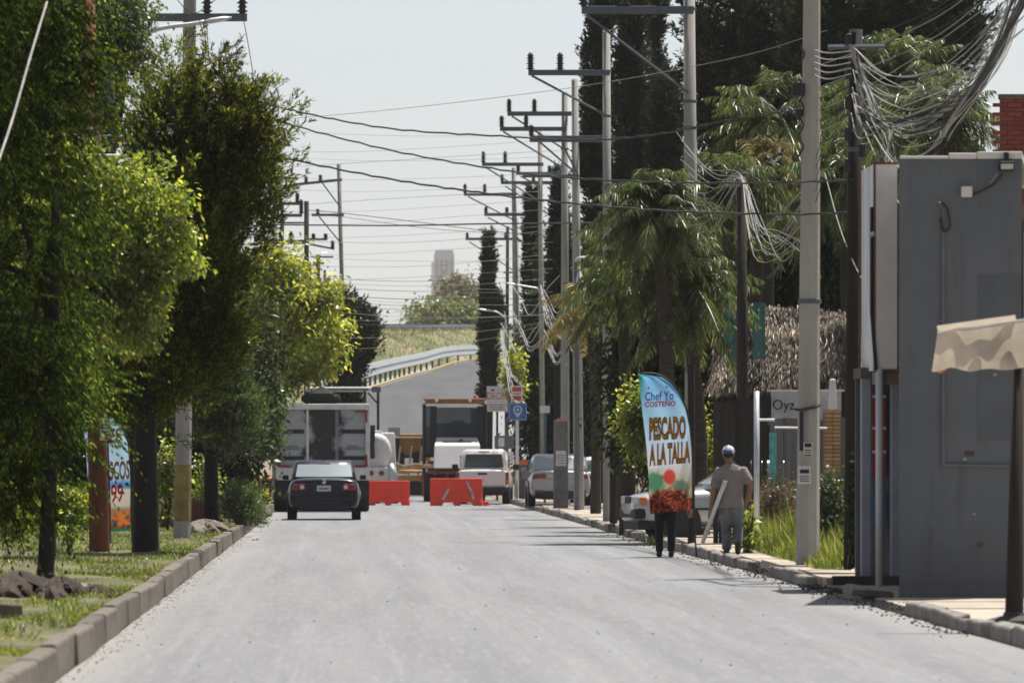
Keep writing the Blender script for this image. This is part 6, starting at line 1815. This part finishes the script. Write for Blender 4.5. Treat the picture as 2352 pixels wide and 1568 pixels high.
m_torg = lettermat('print_orange', (0.80, 0.33, 0.03)); m_tblk = lettermat('print_dark', (0.03, 0.025, 0.02)); m_tred = lettermat('print_red', (0.62, 0.02, 0.06)); m_tnav = lettermat('print_navy', (0.02, 0.09, 0.28)); m_tpnk = lettermat('print_pink_white', (0.75, 0.6, 0.62))

def feather(label, Y, left, right, pole_x, base_dy, mt, zb):
    b = W(pole_x, VY, Y); b.z = zb
    t = thing('feather_flag', label, 'flag', b, 0, 'feather flags advertising seafood')
    def interp(l, v):
        ys = [p[1] for p in l]
        y = ys[0] + (ys[-1] - ys[0]) * v
        for i in range(len(l) - 1):
            if (l[i][1] - y) * (l[i + 1][1] - y) <= 0:
                k = (y - l[i][1]) / ((l[i + 1][1] - l[i][1]) or 1)
                return (l[i][0] + (l[i + 1][0] - l[i][0]) * k, y)
        return l[-1]
    def f(u, v):
        a, c = interp(left, v), interp(right, v)
        p = W(a[0] + (c[0] - a[0]) * u, a[1] + (c[1] - a[1]) * u, Y) - b
        p.y = .018 * math.sin(u * 5 + v * 7) + .012 * math.sin(u * 11 - v * 5) * (1 - v)
        return p
    MB().grid(f, 16, 40).build('cloth', mt, t, smooth=True)
    edge = [W(p[0], p[1], Y) - b for p in right]
    pts = [Vector((0, .0, -.05)), Vector((edge[-1].x + .02, 0, edge[-1].z))] + [e + Vector((.012, 0, .01)) for e in reversed(edge[:-1])]
    MB().tube(spline(pts[:2], 2) + spline(pts[1:], 4)[1:], .013, 7).build('pole', m_blk, t, smooth=True)
    return t, b
YF1 = gY(1279)
left = [(1466, 860), (1470, 900), (1476, 950), (1482, 1000), (1486, 1040), (1490, 1100), (1493, 1180)]
right = [(1468, 858), (1500, 859), (1525, 868), (1545, 884), (1560, 905), (1574, 938), (1583, 980), (1588, 1030), (1590, 1100), (1590, 1170)]
t, fb_ = feather('bright blue feather flag offering pescado a la talla, carried by a person', YF1, left, right, 1600, 1279, flagmat('flag_print_fish'), 0.0)
def ftext(body, dx, dy, w, h, mt, out, sk=.0, **k):
    p = W(dx, dy, YF1) - fb_
    s = px(YF1)
    return text(body, mt, t, (p.x, -out, p.z), w / s, h / s, skew=sk, **k)
ftext('PESCADO', 1533, 983, 84, 54, m_tblk, .040, .05, bold=.06)
ftext('PESCADO', 1533, 983, 80, 50, m_torg, .044, .05, bold=.02)
ftext('A LA TALLA', 1538, 1041, 94, 50, m_tblk, .040, .08, bold=.06)
ftext('A LA TALLA', 1538, 1041, 91, 46, m_torg, .044, .08, bold=.02)
ftext('Chef Yo', 1514, 909, 66, 20, m_tnav, .042, .05, bold=.012)
ftext('COSTEÑO', 1516, 926, 72, 17, m_tpnk, .040, .04, bold=.05)
ftext('COSTEÑO', 1516, 926, 70, 14, m_tred, .044, .04, bold=.014)
for dx, dy in ((1489, 891), (1531, 889)):
    p = W(dx, dy, YF1) - fb_
    MB().lathe([(.002, -.003), (.016, 0), (.002, .003)], (p.x, -.042, p.z), 8, 'Y').build('print_mark', m_tred, t)

YF2 = 104.0
left2 = [(190, 955), (194, 1000), (198, 1050), (202, 1100), (206, 1150), (208, 1225)]
right2 = [(192, 953), (225, 940), (262, 950), (283, 985), (293, 1020), (298, 1080), (300, 1140), (300, 1218)]
t, fb2 = feather('blue feather flag with orange letters and a price half hidden by the left trunks', YF2, left2, right2, 304, 1240, flagmat('flag_print_price', False), .18)
def f2(body, dx, dy, w, h, mt, out, sk=.1, **k):
    p = W(dx, dy, YF2) - fb2
    return text(body, mt, t, (p.x, -out, p.z), w / px(YF2), h / px(YF2), skew=sk, **k)
f2('SCOS', 275, 1080, 46, 44, m_tblk, .040, bold=.03); f2('SCOS', 275, 1080, 43, 40, m_torg, .044)
f2('99', 269, 1132, 28, 44, m_tred, .044, bold=.02)
f2('ES', 265, 1000, 30, 34, m_tblk, .040, bold=.03); f2('ES', 265, 1000, 28, 31, m_torg, .044)

# ------------------------------------------------------------------ people
def limb(mb, pts, rad, n=12):
    P = spline([Vector(p) for p in pts], 4)
    m = len(pts) - 1
    rr = []
    for i in range(len(P)):
        f = i / (len(P) - 1) * m; k = min(int(f), m - 1); u = f - k
        a, b = rad[k], rad[k + 1]
        rr.append(a + (b - a) * u)
    mb.tube([P[0] - (P[1] - P[0]).normalized() * rr[0] * .5] + P + [P[-1] + (P[-1] - P[-2]).normalized() * rr[-1] * .5], [rr[0] * .5] + rr + [rr[-1] * .5], n)
def torso(mb, secs, n=18):
    """secs: (x, y, z, half width, half depth)"""
    mb.rings([[(x + math.cos(a) * w, y + math.sin(a) * d, z) for a in np.linspace(0, 2 * math.pi, n, endpoint=False)] for x, y, z, w, d in secs])
def ball(mb, c, r, n=14):
    prof = []
    for k in range(9):
        a = -math.pi / 2 + math.pi * k / 8
        prof.append((max(.001, math.cos(a)), math.sin(a)))
    mb.rings([[(c[0] + math.cos(b) * p * r[0], c[1] + math.sin(b) * p * r[1], c[2] + h * r[2]) for b in np.linspace(0, 2 * math.pi, n, endpoint=False)] for p, h in prof])
def hand(mb, wrist, d, side, curl=.6, s=1.0):
    """palm, four fingers of different lengths and a thumb leaving the side of the palm"""
    w = Vector(wrist); d = Vector(d).normalized(); sd = Vector(side).normalized(); nrm = d.cross(sd).normalized()
    limb(mb, [w - d * .02, w + d * .04 * s, w + d * .085 * s], [.026, .036, .034], 10)
    for k, ln in enumerate((.070, .078, .072, .056)):
        o = w + d * .088 * s + sd * (.030 - .0195 * k) * s
        p1 = o + (d * .9 + nrm * curl * .35).normalized() * ln * .5 * s
        p2 = p1 + (d * (1 - curl) + nrm * curl).normalized() * ln * .5 * s
        limb(mb, [o - d * .015, p1, p2], [.0095, .0088, .0075], 7)
    o = w + d * .03 * s + sd * .032 * s
    p1 = o + (sd * .6 + d * .7).normalized() * .035 * s
    limb(mb, [o, p1, p1 + (d * .8 + nrm * curl).normalized() * .032 * s], [.0125, .011, .009], 7)
def remesh(name, mb, mt, parent, vox, smooth=6, fac=.5):
    o = mb.build(name, mt, parent, smooth=True)
    r_ = o.modifiers.new('r', 'REMESH'); r_.mode = 'VOXEL'; r_.voxel_size = vox; r_.use_smooth_shade = True
    s_ = o.modifiers.new('s', 'SMOOTH'); s_.iterations = smooth; s_.factor = fac
    dg = bpy.context.evaluated_depsgraph_get()
    me = bpy.data.meshes.new_from_object(o.evaluated_get(dg))
    o.modifiers.clear()
    old = o.data; o.data = me; bpy.data.meshes.remove(old)
    if not me.materials: me.materials.append(mt)
    return o
m_skin = mat('skin_brown', (0.22, 0.115, 0.075), .55, var=.12, scale=9)
m_tshirt = mat('taupe_shirt', (0.21, 0.185, 0.172), .95, var=.15, scale=5, bump=.5, bscale=18)
m_jean = mat('dusty_jeans', (0.035, 0.055, 0.11), .95, var=.3, scale=4, col2=(0.17, 0.17, 0.165), bump=.4, bscale=24)
m_blkc = mat('black_cloth', (0.012, 0.012, 0.014), .95, var=.3, scale=6, bump=.4, bscale=20)
m_shoe = mat('dark_shoe', (0.03, 0.026, 0.024), .7, var=.3, scale=9)
m_hair = mat('black_hair', (0.012, 0.010, 0.009), .6, var=.3, scale=30)
m_capw = mat('cap_white_blue', (0.50, 0.53, 0.60), .9, var=.2, scale=7)
m_capb = mat('cap_blue', (0.05, 0.09, 0.22), .9, var=.2, scale=7)

def face(mb_unused, t, c, r, yaw=0.0):
    """eyes, on the far side of the head"""
    for s in (-1, 1):
        p = Vector((s * .032, r[1] * .90, .0)); p.rotate(Matrix.Rotation(yaw, 3, 'Z'))
        e = MB(); ball(e, (c[0] + p.x, c[1] + p.y, c[2] + .005), (.014, .010, .010), 10)
        e.build('eye', m_sgw, t, smooth=True)

# man in a cap walking away along the right pavement
Yq = gY(1272, SW_B)
pb0 = W(1680, VY, Yq); pb0.z = SW_B
p = thing('person', 'person in a taupe T-shirt, dusty jeans and cap, walking away holding a white tube', 'person', pb0)
mb = MB()
torso(mb, [(0, 0, .62, .12, .09), (0, 0, .70, .155, .10), (0, 0, .80, .145, .095), (0, .0, .95, .155, .10), (0, .015, 1.10, .175, .105), (-.005, .02, 1.20, .17, .10), (-.01, .03, 1.255, .12, .08), (-.02, .035, 1.28, .06, .055)])
limb(mb, [(-.02, .035, 1.26), (-.035, .05, 1.36)], [.058, .055])
ball(mb, (-.04, .065, 1.435), (.078, .098, .112))
limb(mb, [(-.04, .15, 1.41), (-.04, .172, 1.40)], [.014, .012], 8)          # nose
limb(mb, [(-.065, .152, 1.372), (-.015, .152, 1.372)], [.008, .008], 6)     # mouth
for s in (-1, 1):
    ball(mb, (-.04 + s * .079, .06, 1.425), (.012, .024, .032), 8)
limb(mb, [(-.17, .015, 1.20), (-.225, .0, 1.05), (-.25, -.01, .92), (-.275, .02, .76), (-.292, .05, .63)], [.062, .052, .045, .040, .029])
hand(mb, (-.295, .055, .62), (-.05, .25, -1), (.9, .3, 0), .75)
limb(mb, [(.165, .015, 1.20), (.225, -.03, 1.09), (.262, -.05, .98), (.245, .0, .84), (.215, .06, .73)], [.062, .052, .045, .040, .029])
hand(mb, (.212, .065, .72), (-.35, .3, -.9), (-.9, .2, .2), .7)
limb(mb, [(-.085, 0, .68), (-.078, .03, .52), (-.07, .06, .37), (-.068, .02, .22), (-.066, -.01, .07)], [.088, .078, .056, .052, .036])
limb(mb, [(.085, 0, .68), (.088, .02, .52), (.092, .05, .38), (.088, -.06, .26), (.082, -.16, .15)], [.088, .078, .056, .052, .036])
remesh('body', mb, m_skin, p, .009)
face(None, p, (-.04, .065, 1.43), (.078, .098, .112))
mb = MB()
torso(mb, [(0, 0, .66, .185, .125), (0, 0, .70, .182, .125), (0, 0, .80, .168, .120), (0, .0, .95, .172, .118), (0, .015, 1.10, .192, .122), (-.005, .02, 1.20, .188, .116), (-.01, .03, 1.262, .130, .092), (-.02, .035, 1.292, .072, .066)])
limb(mb, [(-.165, .015, 1.205), (-.215, .0, 1.07), (-.238, -.005, .97)], [.075, .072, .070])
limb(mb, [(.16, .015, 1.205), (.215, -.03, 1.10), (.248, -.045, 1.03)], [.075, .072, .070])
remesh('tshirt', mb, m_tshirt, p, .011)
mb = MB()
torso(mb, [(0, 0, .60, .155, .11), (0, 0, .68, .172, .118), (0, 0, .735, .165, .113)])
limb(mb, [(-.085, 0, .66), (-.08, .03, .52), (-.072, .06, .37), (-.07, .02, .22), (-.068, -.01, .08)], [.102, .092, .075, .072, .070])
limb(mb, [(.085, 0, .66), (.09, .02, .52), (.094, .05, .38), (.09, -.06, .27), (.084, -.15, .16)], [.102, .092, .075, .072, .070])
remesh('jeans', mb, m_jean, p, .011)
mb = MB(); limb(mb, [(-.068, -.045, .04), (-.068, .05, .04), (-.07, .14, .032)], [.042, .044, .034]); mb.build('shoe', m_shoe, p, smooth=True)
mb = MB(); limb(mb, [(.082, -.20, .16), (.082, -.20, .08), (.083, -.17, .02)], [.044, .046, .036]); mb.build('shoe', m_shoe, p, smooth=True)
mb = MB(); ball(mb, (-.04, .06, 1.44), (.083, .100, .100)); mb.v = [(x, min(y, .12), max(min(z, 1.48), 1.35)) for x, y, z in mb.v]; mb.build('hair', m_hair, p, smooth=True)
cp = MB(); ball(cp, (-.04, .06, 1.462), (.092, .112, .098)); cp.v = [(x, y, max(z, 1.445)) for x, y, z in cp.v]
cp = cp.build('cap', m_capw, p, smooth=True)
MB().box((-.04, -.058, 1.462), (.09, .012, .04)).build('cap_strap', m_capb, cp, bevel=.005)
MB().box((-.04, .20, 1.452), (.15, .13, .014)).build('cap_visor', m_capb, cp, bevel=.006)
MB().box((-.085, .06, 1.47), (.075, .2, .05)).build('cap_panel', m_capb, cp, bevel=.02)
# the tube in his hand
A_, B_ = W(1615, 1246, Yq) - pb0, W(1664, 1104, Yq) - pb0
tb = thing('plastic_tube', 'off-white plastic tube held at a slant in the walking person\'s left hand', 'tube', pb0)
MB().tube([A_ + Vector((0, .16, 0)), B_ + Vector((0, -.18, 0))], .030, 12).build('pipe', m_white, tb, smooth=True)
MB().lathe([(.034, 0), (.036, .02)], (B_.x, B_.y - .18, B_.z - .02), 12).build('end_ring', m_sgw, tb)

# flag bearer, hidden behind the flag but for the legs
YB1 = YF1 + .28
pb1 = W(1530, VY, YB1); pb1.z = 0
p = thing('person', 'person in black trousers carrying the blue feather flag, only legs showing', 'person', pb1)
mb = MB()
torso(mb, [(0, 0, .80, .13, .10), (0, 0, .90, .16, .11), (0, 0, 1.02, .145, .10), (0, .0, 1.18, .16, .105), (0, .01, 1.32, .18, .11), (0, .01, 1.40, .165, .10), (0, .02, 1.45, .10, .075), (0, .02, 1.48, .06, .055)])
limb(mb, [(0, .02, 1.46), (0, .03, 1.56)], [.058, .055]); ball(mb, (0, .04, 1.62), (.078, .096, .112))
limb(mb, [(0, .125, 1.60), (0, .146, 1.59)], [.014, .012], 8)
limb(mb, [(-.025, .128, 1.555), (.025, .128, 1.555)], [.008, .008], 6)
for s in (-1, 1): ball(mb, (s * .079, .03, 1.61), (.012, .024, .032), 8)
limb(mb, [(-.175, .01, 1.39), (-.22, 0, 1.2), (-.235, .02, 1.07), (-.22, .1, .92), (-.2, .16, .82)], [.062, .052, .045, .040, .029])
hand(mb, (-.2, .165, .81), (.05, .3, -1), (.9, .2, 0), .5)
limb(mb, [(.175, .01, 1.39), (.25, -.05, 1.2), (.30, -.10, 1.05), (.335, -.17, .88), (.352, -.215, .75)], [.062, .052, .045, .040, .029])
hand(mb, (.354, -.22, .74), (.06, -.22, -1), (-.9, -.2, 0), .8)
limb(mb, [(-.085, 0, .86), (-.09, .03, .66), (-.096, .05, .47), (-.10, .02, .28), (-.103, -.01, .08)], [.09, .08, .058, .054, .036])
limb(mb, [(.085, 0, .86), (.085, .0, .66), (.083, .02, .47), (.078, -.05, .28), (.073, -.10, .09)], [.09, .08, .058, .054, .036])
remesh('body', mb, m_skin, p, .009)
face(None, p, (0, .04, 1.615), (.078, .096, .112))
mb = MB()
torso(mb, [(0, 0, .84, .18, .125), (0, 0, .95, .172, .12), (0, 0, 1.18, .178, .12), (0, .01, 1.32, .196, .125), (0, .01, 1.40, .182, .115), (0, .02, 1.455, .115, .09), (0, .02, 1.485, .072, .066)])
limb(mb, [(-.17, .01, 1.39), (-.215, 0, 1.22), (-.23, .015, 1.1)], [.075, .07, .066]); limb(mb, [(.17, .01, 1.39), (.245, -.05, 1.22), (.285, -.085, 1.1)], [.075, .07, .066])
remesh('shirt', mb, m_blkc, p, .012)
mb = MB()
torso(mb, [(0, 0, .76, .16, .115), (0, 0, .86, .176, .122), (0, 0, .93, .168, .116)])
limb(mb, [(-.085, 0, .84), (-.092, .03, .66), (-.098, .05, .47), (-.102, .02, .28), (-.105, -.01, .09)], [.105, .092, .072, .064, .060])
limb(mb, [(.085, 0, .84), (.086, .0, .66), (.084, .02, .47), (.08, -.05, .28), (.075, -.10, .10)], [.105, .092, .072, .064, .060])
remesh('trousers', mb, m_blkc, p, .012)
mb = MB(); limb(mb, [(-.104, -.05, .045), (-.104, .05, .04), (-.106, .15, .032)], [.044, .046, .036]); mb.build('shoe', m_shoe, p, smooth=True)
mb = MB(); limb(mb, [(.073, -.14, .05), (.074, -.04, .04), (.076, .05, .032)], [.044, .046, .036]); mb.build('shoe', m_shoe, p, smooth=True)
mb = MB(); ball(mb, (0, .028, 1.635), (.086, .100, .108)); mb.v = [(x, min(y, .09), max(z, 1.55)) for x, y, z in mb.v]; mb.build('hair', m_hair, p, smooth=True)

# ------------------------------------------------------------------ small things on the ground
def lump(name, label, cat, c, r, mt, seed, n=260, amp=.35, kind=None):
    rr = random.Random(seed)
    ph = [rr.uniform(0, 6) for _ in range(6)]
    nu, nv = 40, 18
    def f(u, v):
        a = u * 2 * math.pi; b = v * math.pi / 2
        k = 1 + amp * (math.sin(a * 3 + ph[0]) * .4 + math.sin(a * 7 + ph[1] + b * 3) * .3 + math.sin(a * 13 + b * 9 + ph[2]) * .30 + math.sin(a * 19 - b * 15 + ph[4]) * .2)
        h = math.sin(b) * (1 + amp * .5 * math.sin(a * 5 + b * 7 + ph[3]))
        return (math.cos(a) * math.cos(b) * r[0] * k, math.sin(a) * math.cos(b) * r[1] * k, max(0, h) * r[2] - .03)
    o = MB().grid(f, nu, nv).build(name, mt, None, smooth=True, loc=c)
    props(o, label, cat, kind=kind)
    return o
def soil_heap(label, dx, dy, w, h, mt, seed, ry=1.2):
    Y = gY(dy, .2); x = W(dx, 0, Y).x
    return lump('soil_heap', label, 'soil heap', (x, Y, verge_z(x, Y) - .02), (w / px(Y) / 2, ry, h / px(Y)), mt, seed)
soil_heap('large heap of dark dug earth at the left edge', 45, 1362, 150, 62, m_soil, 1)
soil_heap('middle heap of dark earth with a hollow beside the big one', 140, 1368, 110, 50, m_soil, 2)
soil_heap('low spill of dark earth right of the heaps', 220, 1362, 90, 26, m_soil, 3)
soil_heap('greyish rubble heap behind the yellow-banded pole', 470, 1222, 110, 34, mat('rubble_grey', (0.15, 0.125, 0.105), .95, var=.45, scale=9, bump=.8, bscale=18), 4)
soil_heap('rubble mound between conifer trunk and banded pole', 382, 1212, 60, 80, mat('rubble_grey', (0.15, 0.125, 0.105)), 5)
soil_heap('low mound of earth at the kerb by the truck', 590, 1180, 70, 26, mat('rubble_grey', (0.15, 0.125, 0.105)), 6, 2.0)
for i, (dx, dy, w) in enumerate([(118, 1318, 14), (60, 1345, 18), (170, 1345, 14), (210, 1352, 10), (20, 1330, 16), (90, 1352, 15), (250, 1366, 8)]):
    Y = gY(dy + 20, .2); x = W(dx, 0, Y).x
    lump('earth_clod', 'loose clod of dark earth on the dug heaps', 'clod', (x, Y, verge_z(x, Y) + .02 + (20 / px(Y))), (w / px(Y) / 2, w / px(Y) / 2, w / px(Y) / 2), m_soil, 30 + i)['group'] = 'clods on the dug heaps'
Y = gY(1408, .2); x = W(8, 0, Y).x
o = MB().box((0, 0, .05), (.22, .5, .16), top=.94).build('concrete_block', m_conc, None, bevel=.02, loc=(x, Y, verge_z(x, Y))); props(o, 'loose concrete block lying in the grass at the left edge', 'block')
o.rotation_euler = (0, .06, .3)
# red brick planter
Y = gY(1205, .2); b_ = W(472, VY, Y); b_.z = .18
t = thing('brick_planter', 'low red brick planter behind the spiky shrub', 'planter', b_)
m_rb = mat('dull_red_brick', (0.15, 0.055, 0.042), .9, var=.3, scale=7, island=.2)
MB().box((0, .3, .24), (.58, .5, .5)).build('core', m_mort, t)
me = MB().box((0, 0, 0), (.19, .03, .06)).mesh('brick'); me.materials.append(m_rb)
for r_ in range(7):
    for k in range(3):
        link('brick', me, None, t, ((k - 1) * .2 + (.05 if r_ % 2 else -.03), .045, .04 + r_ * .072))
MB().box((0, .3, .50), (.5, .42, .03)).build('soil', m_soil, t)
# dark slab among the rubble
Y = gY(1146, .2); b_ = W(590, VY, 196); 
o = MB().box((0, 0, .0), (.66, .6, .12), top=.96).build('stone_slab', m_dark, None, bevel=.02, loc=(b_.x, 200, .42)); props(o, 'dark stone slab tilted on the verge near the truck', 'slab'); o.rotation_euler = (.1, .12, 0)
for i, (dx, lab, col) in enumerate([(512, 'faded ochre wall fragment behind the second trunk', (0.26, 0.17, 0.07)), (556, 'faded ochre wall fragment left of the barrel', (0.24, 0.15, 0.08))]):
    b_ = W(dx, VY, 170); b_.z = .2
    o = MB().box((0, 0, .85), (.36, .25, 1.7), top=.97).build('wall_fragment', mat('ochre_wall_%d' % i, col, .9, var=.35, scale=3), None, bevel=.02, loc=b_); props(o, lab, 'wall')
# verge tree trunks
for dx, dy, w, lab in [(490, 1190, 26, 'dark trunk right of the banded pole'), (537, 1160, 26, 'dark trunk behind the spiky shrub')]:
    Y = gY(dy, .2) + (4 if dx == 537 else 0); b_ = W(dx, VY, Y); b_.z = .15
    mbt = MB().tube(spline([(0, 0, -.1), (.02, 0, .8), (-.05, .1, 1.9), (.1, .1, 3.2)], 4), [w / px(Y) / 2 * k for k in (1.25, 1.15, 1.05, 1, 1, .97, .95, .92, .9, .86, .82, .78, .72)], 9)
    t = thing('tree_trunk', lab, 'trunk', b_)
    mbt.build('bark', m_barkd, t, smooth=True)
    MB().tube([(.0, .08, 2.0), (-.25, .1, 2.7), (-.4, .15, 3.3)], [.06, .045, .03], 7).build('branch', m_barkd, t, smooth=True)
# stones, litter
m_stone = mat('grey_stone', (0.20, 0.19, 0.18), .9, var=.3, scale=8)
parts = []
r3 = random.Random(9)
def peb(name, label, n, xf, yf, zf, smin, smax, mt, cat='gravel'):
    mb_ = MB()
    for k in range(n):
        x, y = xf(), yf(); s = r3.uniform(smin, smax)
        mb_.box((x, y, zf + s * .3), (s * r3.uniform(.7, 1.4), s * r3.uniform(.8, 2.0), s * .8), rz=r3.uniform(0, 3), top=.6)
    return props(mb_.build(name, mt), label, cat, kind='stuff')
peb('gravel', 'dark loose asphalt crumbs along the broken right kerb', 700, lambda: KR - abs(r3.gauss(0, .16)) + .02, lambda: r3.uniform(58, 135), 0, .006, .022, mat('asphalt_crumb', (0.05, 0.05, 0.052), .9, var=.3))
peb('gravel', 'dark crumbs heaped in the gaps of the right kerb', 700, lambda: KR + r3.uniform(-.15, .45), lambda: r3.choice([r3.uniform(66.3, 72), r3.uniform(74.6, 78.6), r3.uniform(87.4, 92), r3.uniform(74.6, 80)]), .035, .008, .028, MATS['asphalt_crumb'])
peb('gravel', 'pale grit and crumbs along the left kerb', 500, lambda: KL + abs(r3.gauss(0, .10)) + .01, lambda: r3.uniform(45, 130), 0, .005, .014, m_conc2)
peb('road_crumbs', 'scattered dark specks of gravel on the street', 90, lambda: r3.uniform(KL + .4, KR - .4), lambda: r3.uniform(46, 110), 0, .004, .014, MATS['asphalt_crumb'])
def litter(label, dx, dy, z, s, mt, seed):
    Y = gY(dy, z); x = W(dx, 0, Y).x
    return lump('litter', label, 'litter', (x, Y, z + .02), (s, s, s), mt, seed, amp=.5)
litter('crumpled white bag at the foot of the dark pole', 1972, 1312, SW_B, .07, m_white, 50)
litter('white scrap lying in the left grass', 190, 1352, .21, .05, m_white, 51)
litter('white scrap at the left kerb far down the street', 588, 1240, 0, .06, m_white, 52)
litter('tiny red scrap on the road by the left kerb', 222, 1522, 0, .018, m_red, 53)
o = MB().box((0, 0, 0), (.34, .5, .07), top=.9).build('stone_slab', m_dark, None, bevel=.015, loc=(W(2005, 0, gY(1372, .045)).x, gY(1372, .045), .09)); props(o, 'dark broken slab lying below the pavement step', 'slab')
o.rotation_euler = (0, .05, .2)

# ------------------------------------------------------------------ air
hz = MB().box((0, 2750, 80), (10900, 6300, 164)).build('haze', None)
m_hz = bpy.data.materials.new('haze_air'); m_hz.use_nodes = True
nt = m_hz.node_tree; nt.nodes.clear()
pv = nt.nodes.new('ShaderNodeVolumePrincipled'); pv.inputs['Density'].default_value = 0.00006; pv.inputs['Color'].default_value = (0.93, 0.95, 1.0, 1); pv.inputs['Anisotropy'].default_value = 0.3
oo = nt.nodes.new('ShaderNodeOutputMaterial'); nt.links.new(pv.outputs[0], oo.inputs['Volume'])
hz.data.materials.clear(); hz.data.materials.append(m_hz)
props(hz, 'thin pale haze in the air over the street', 'haze', kind='stuff')
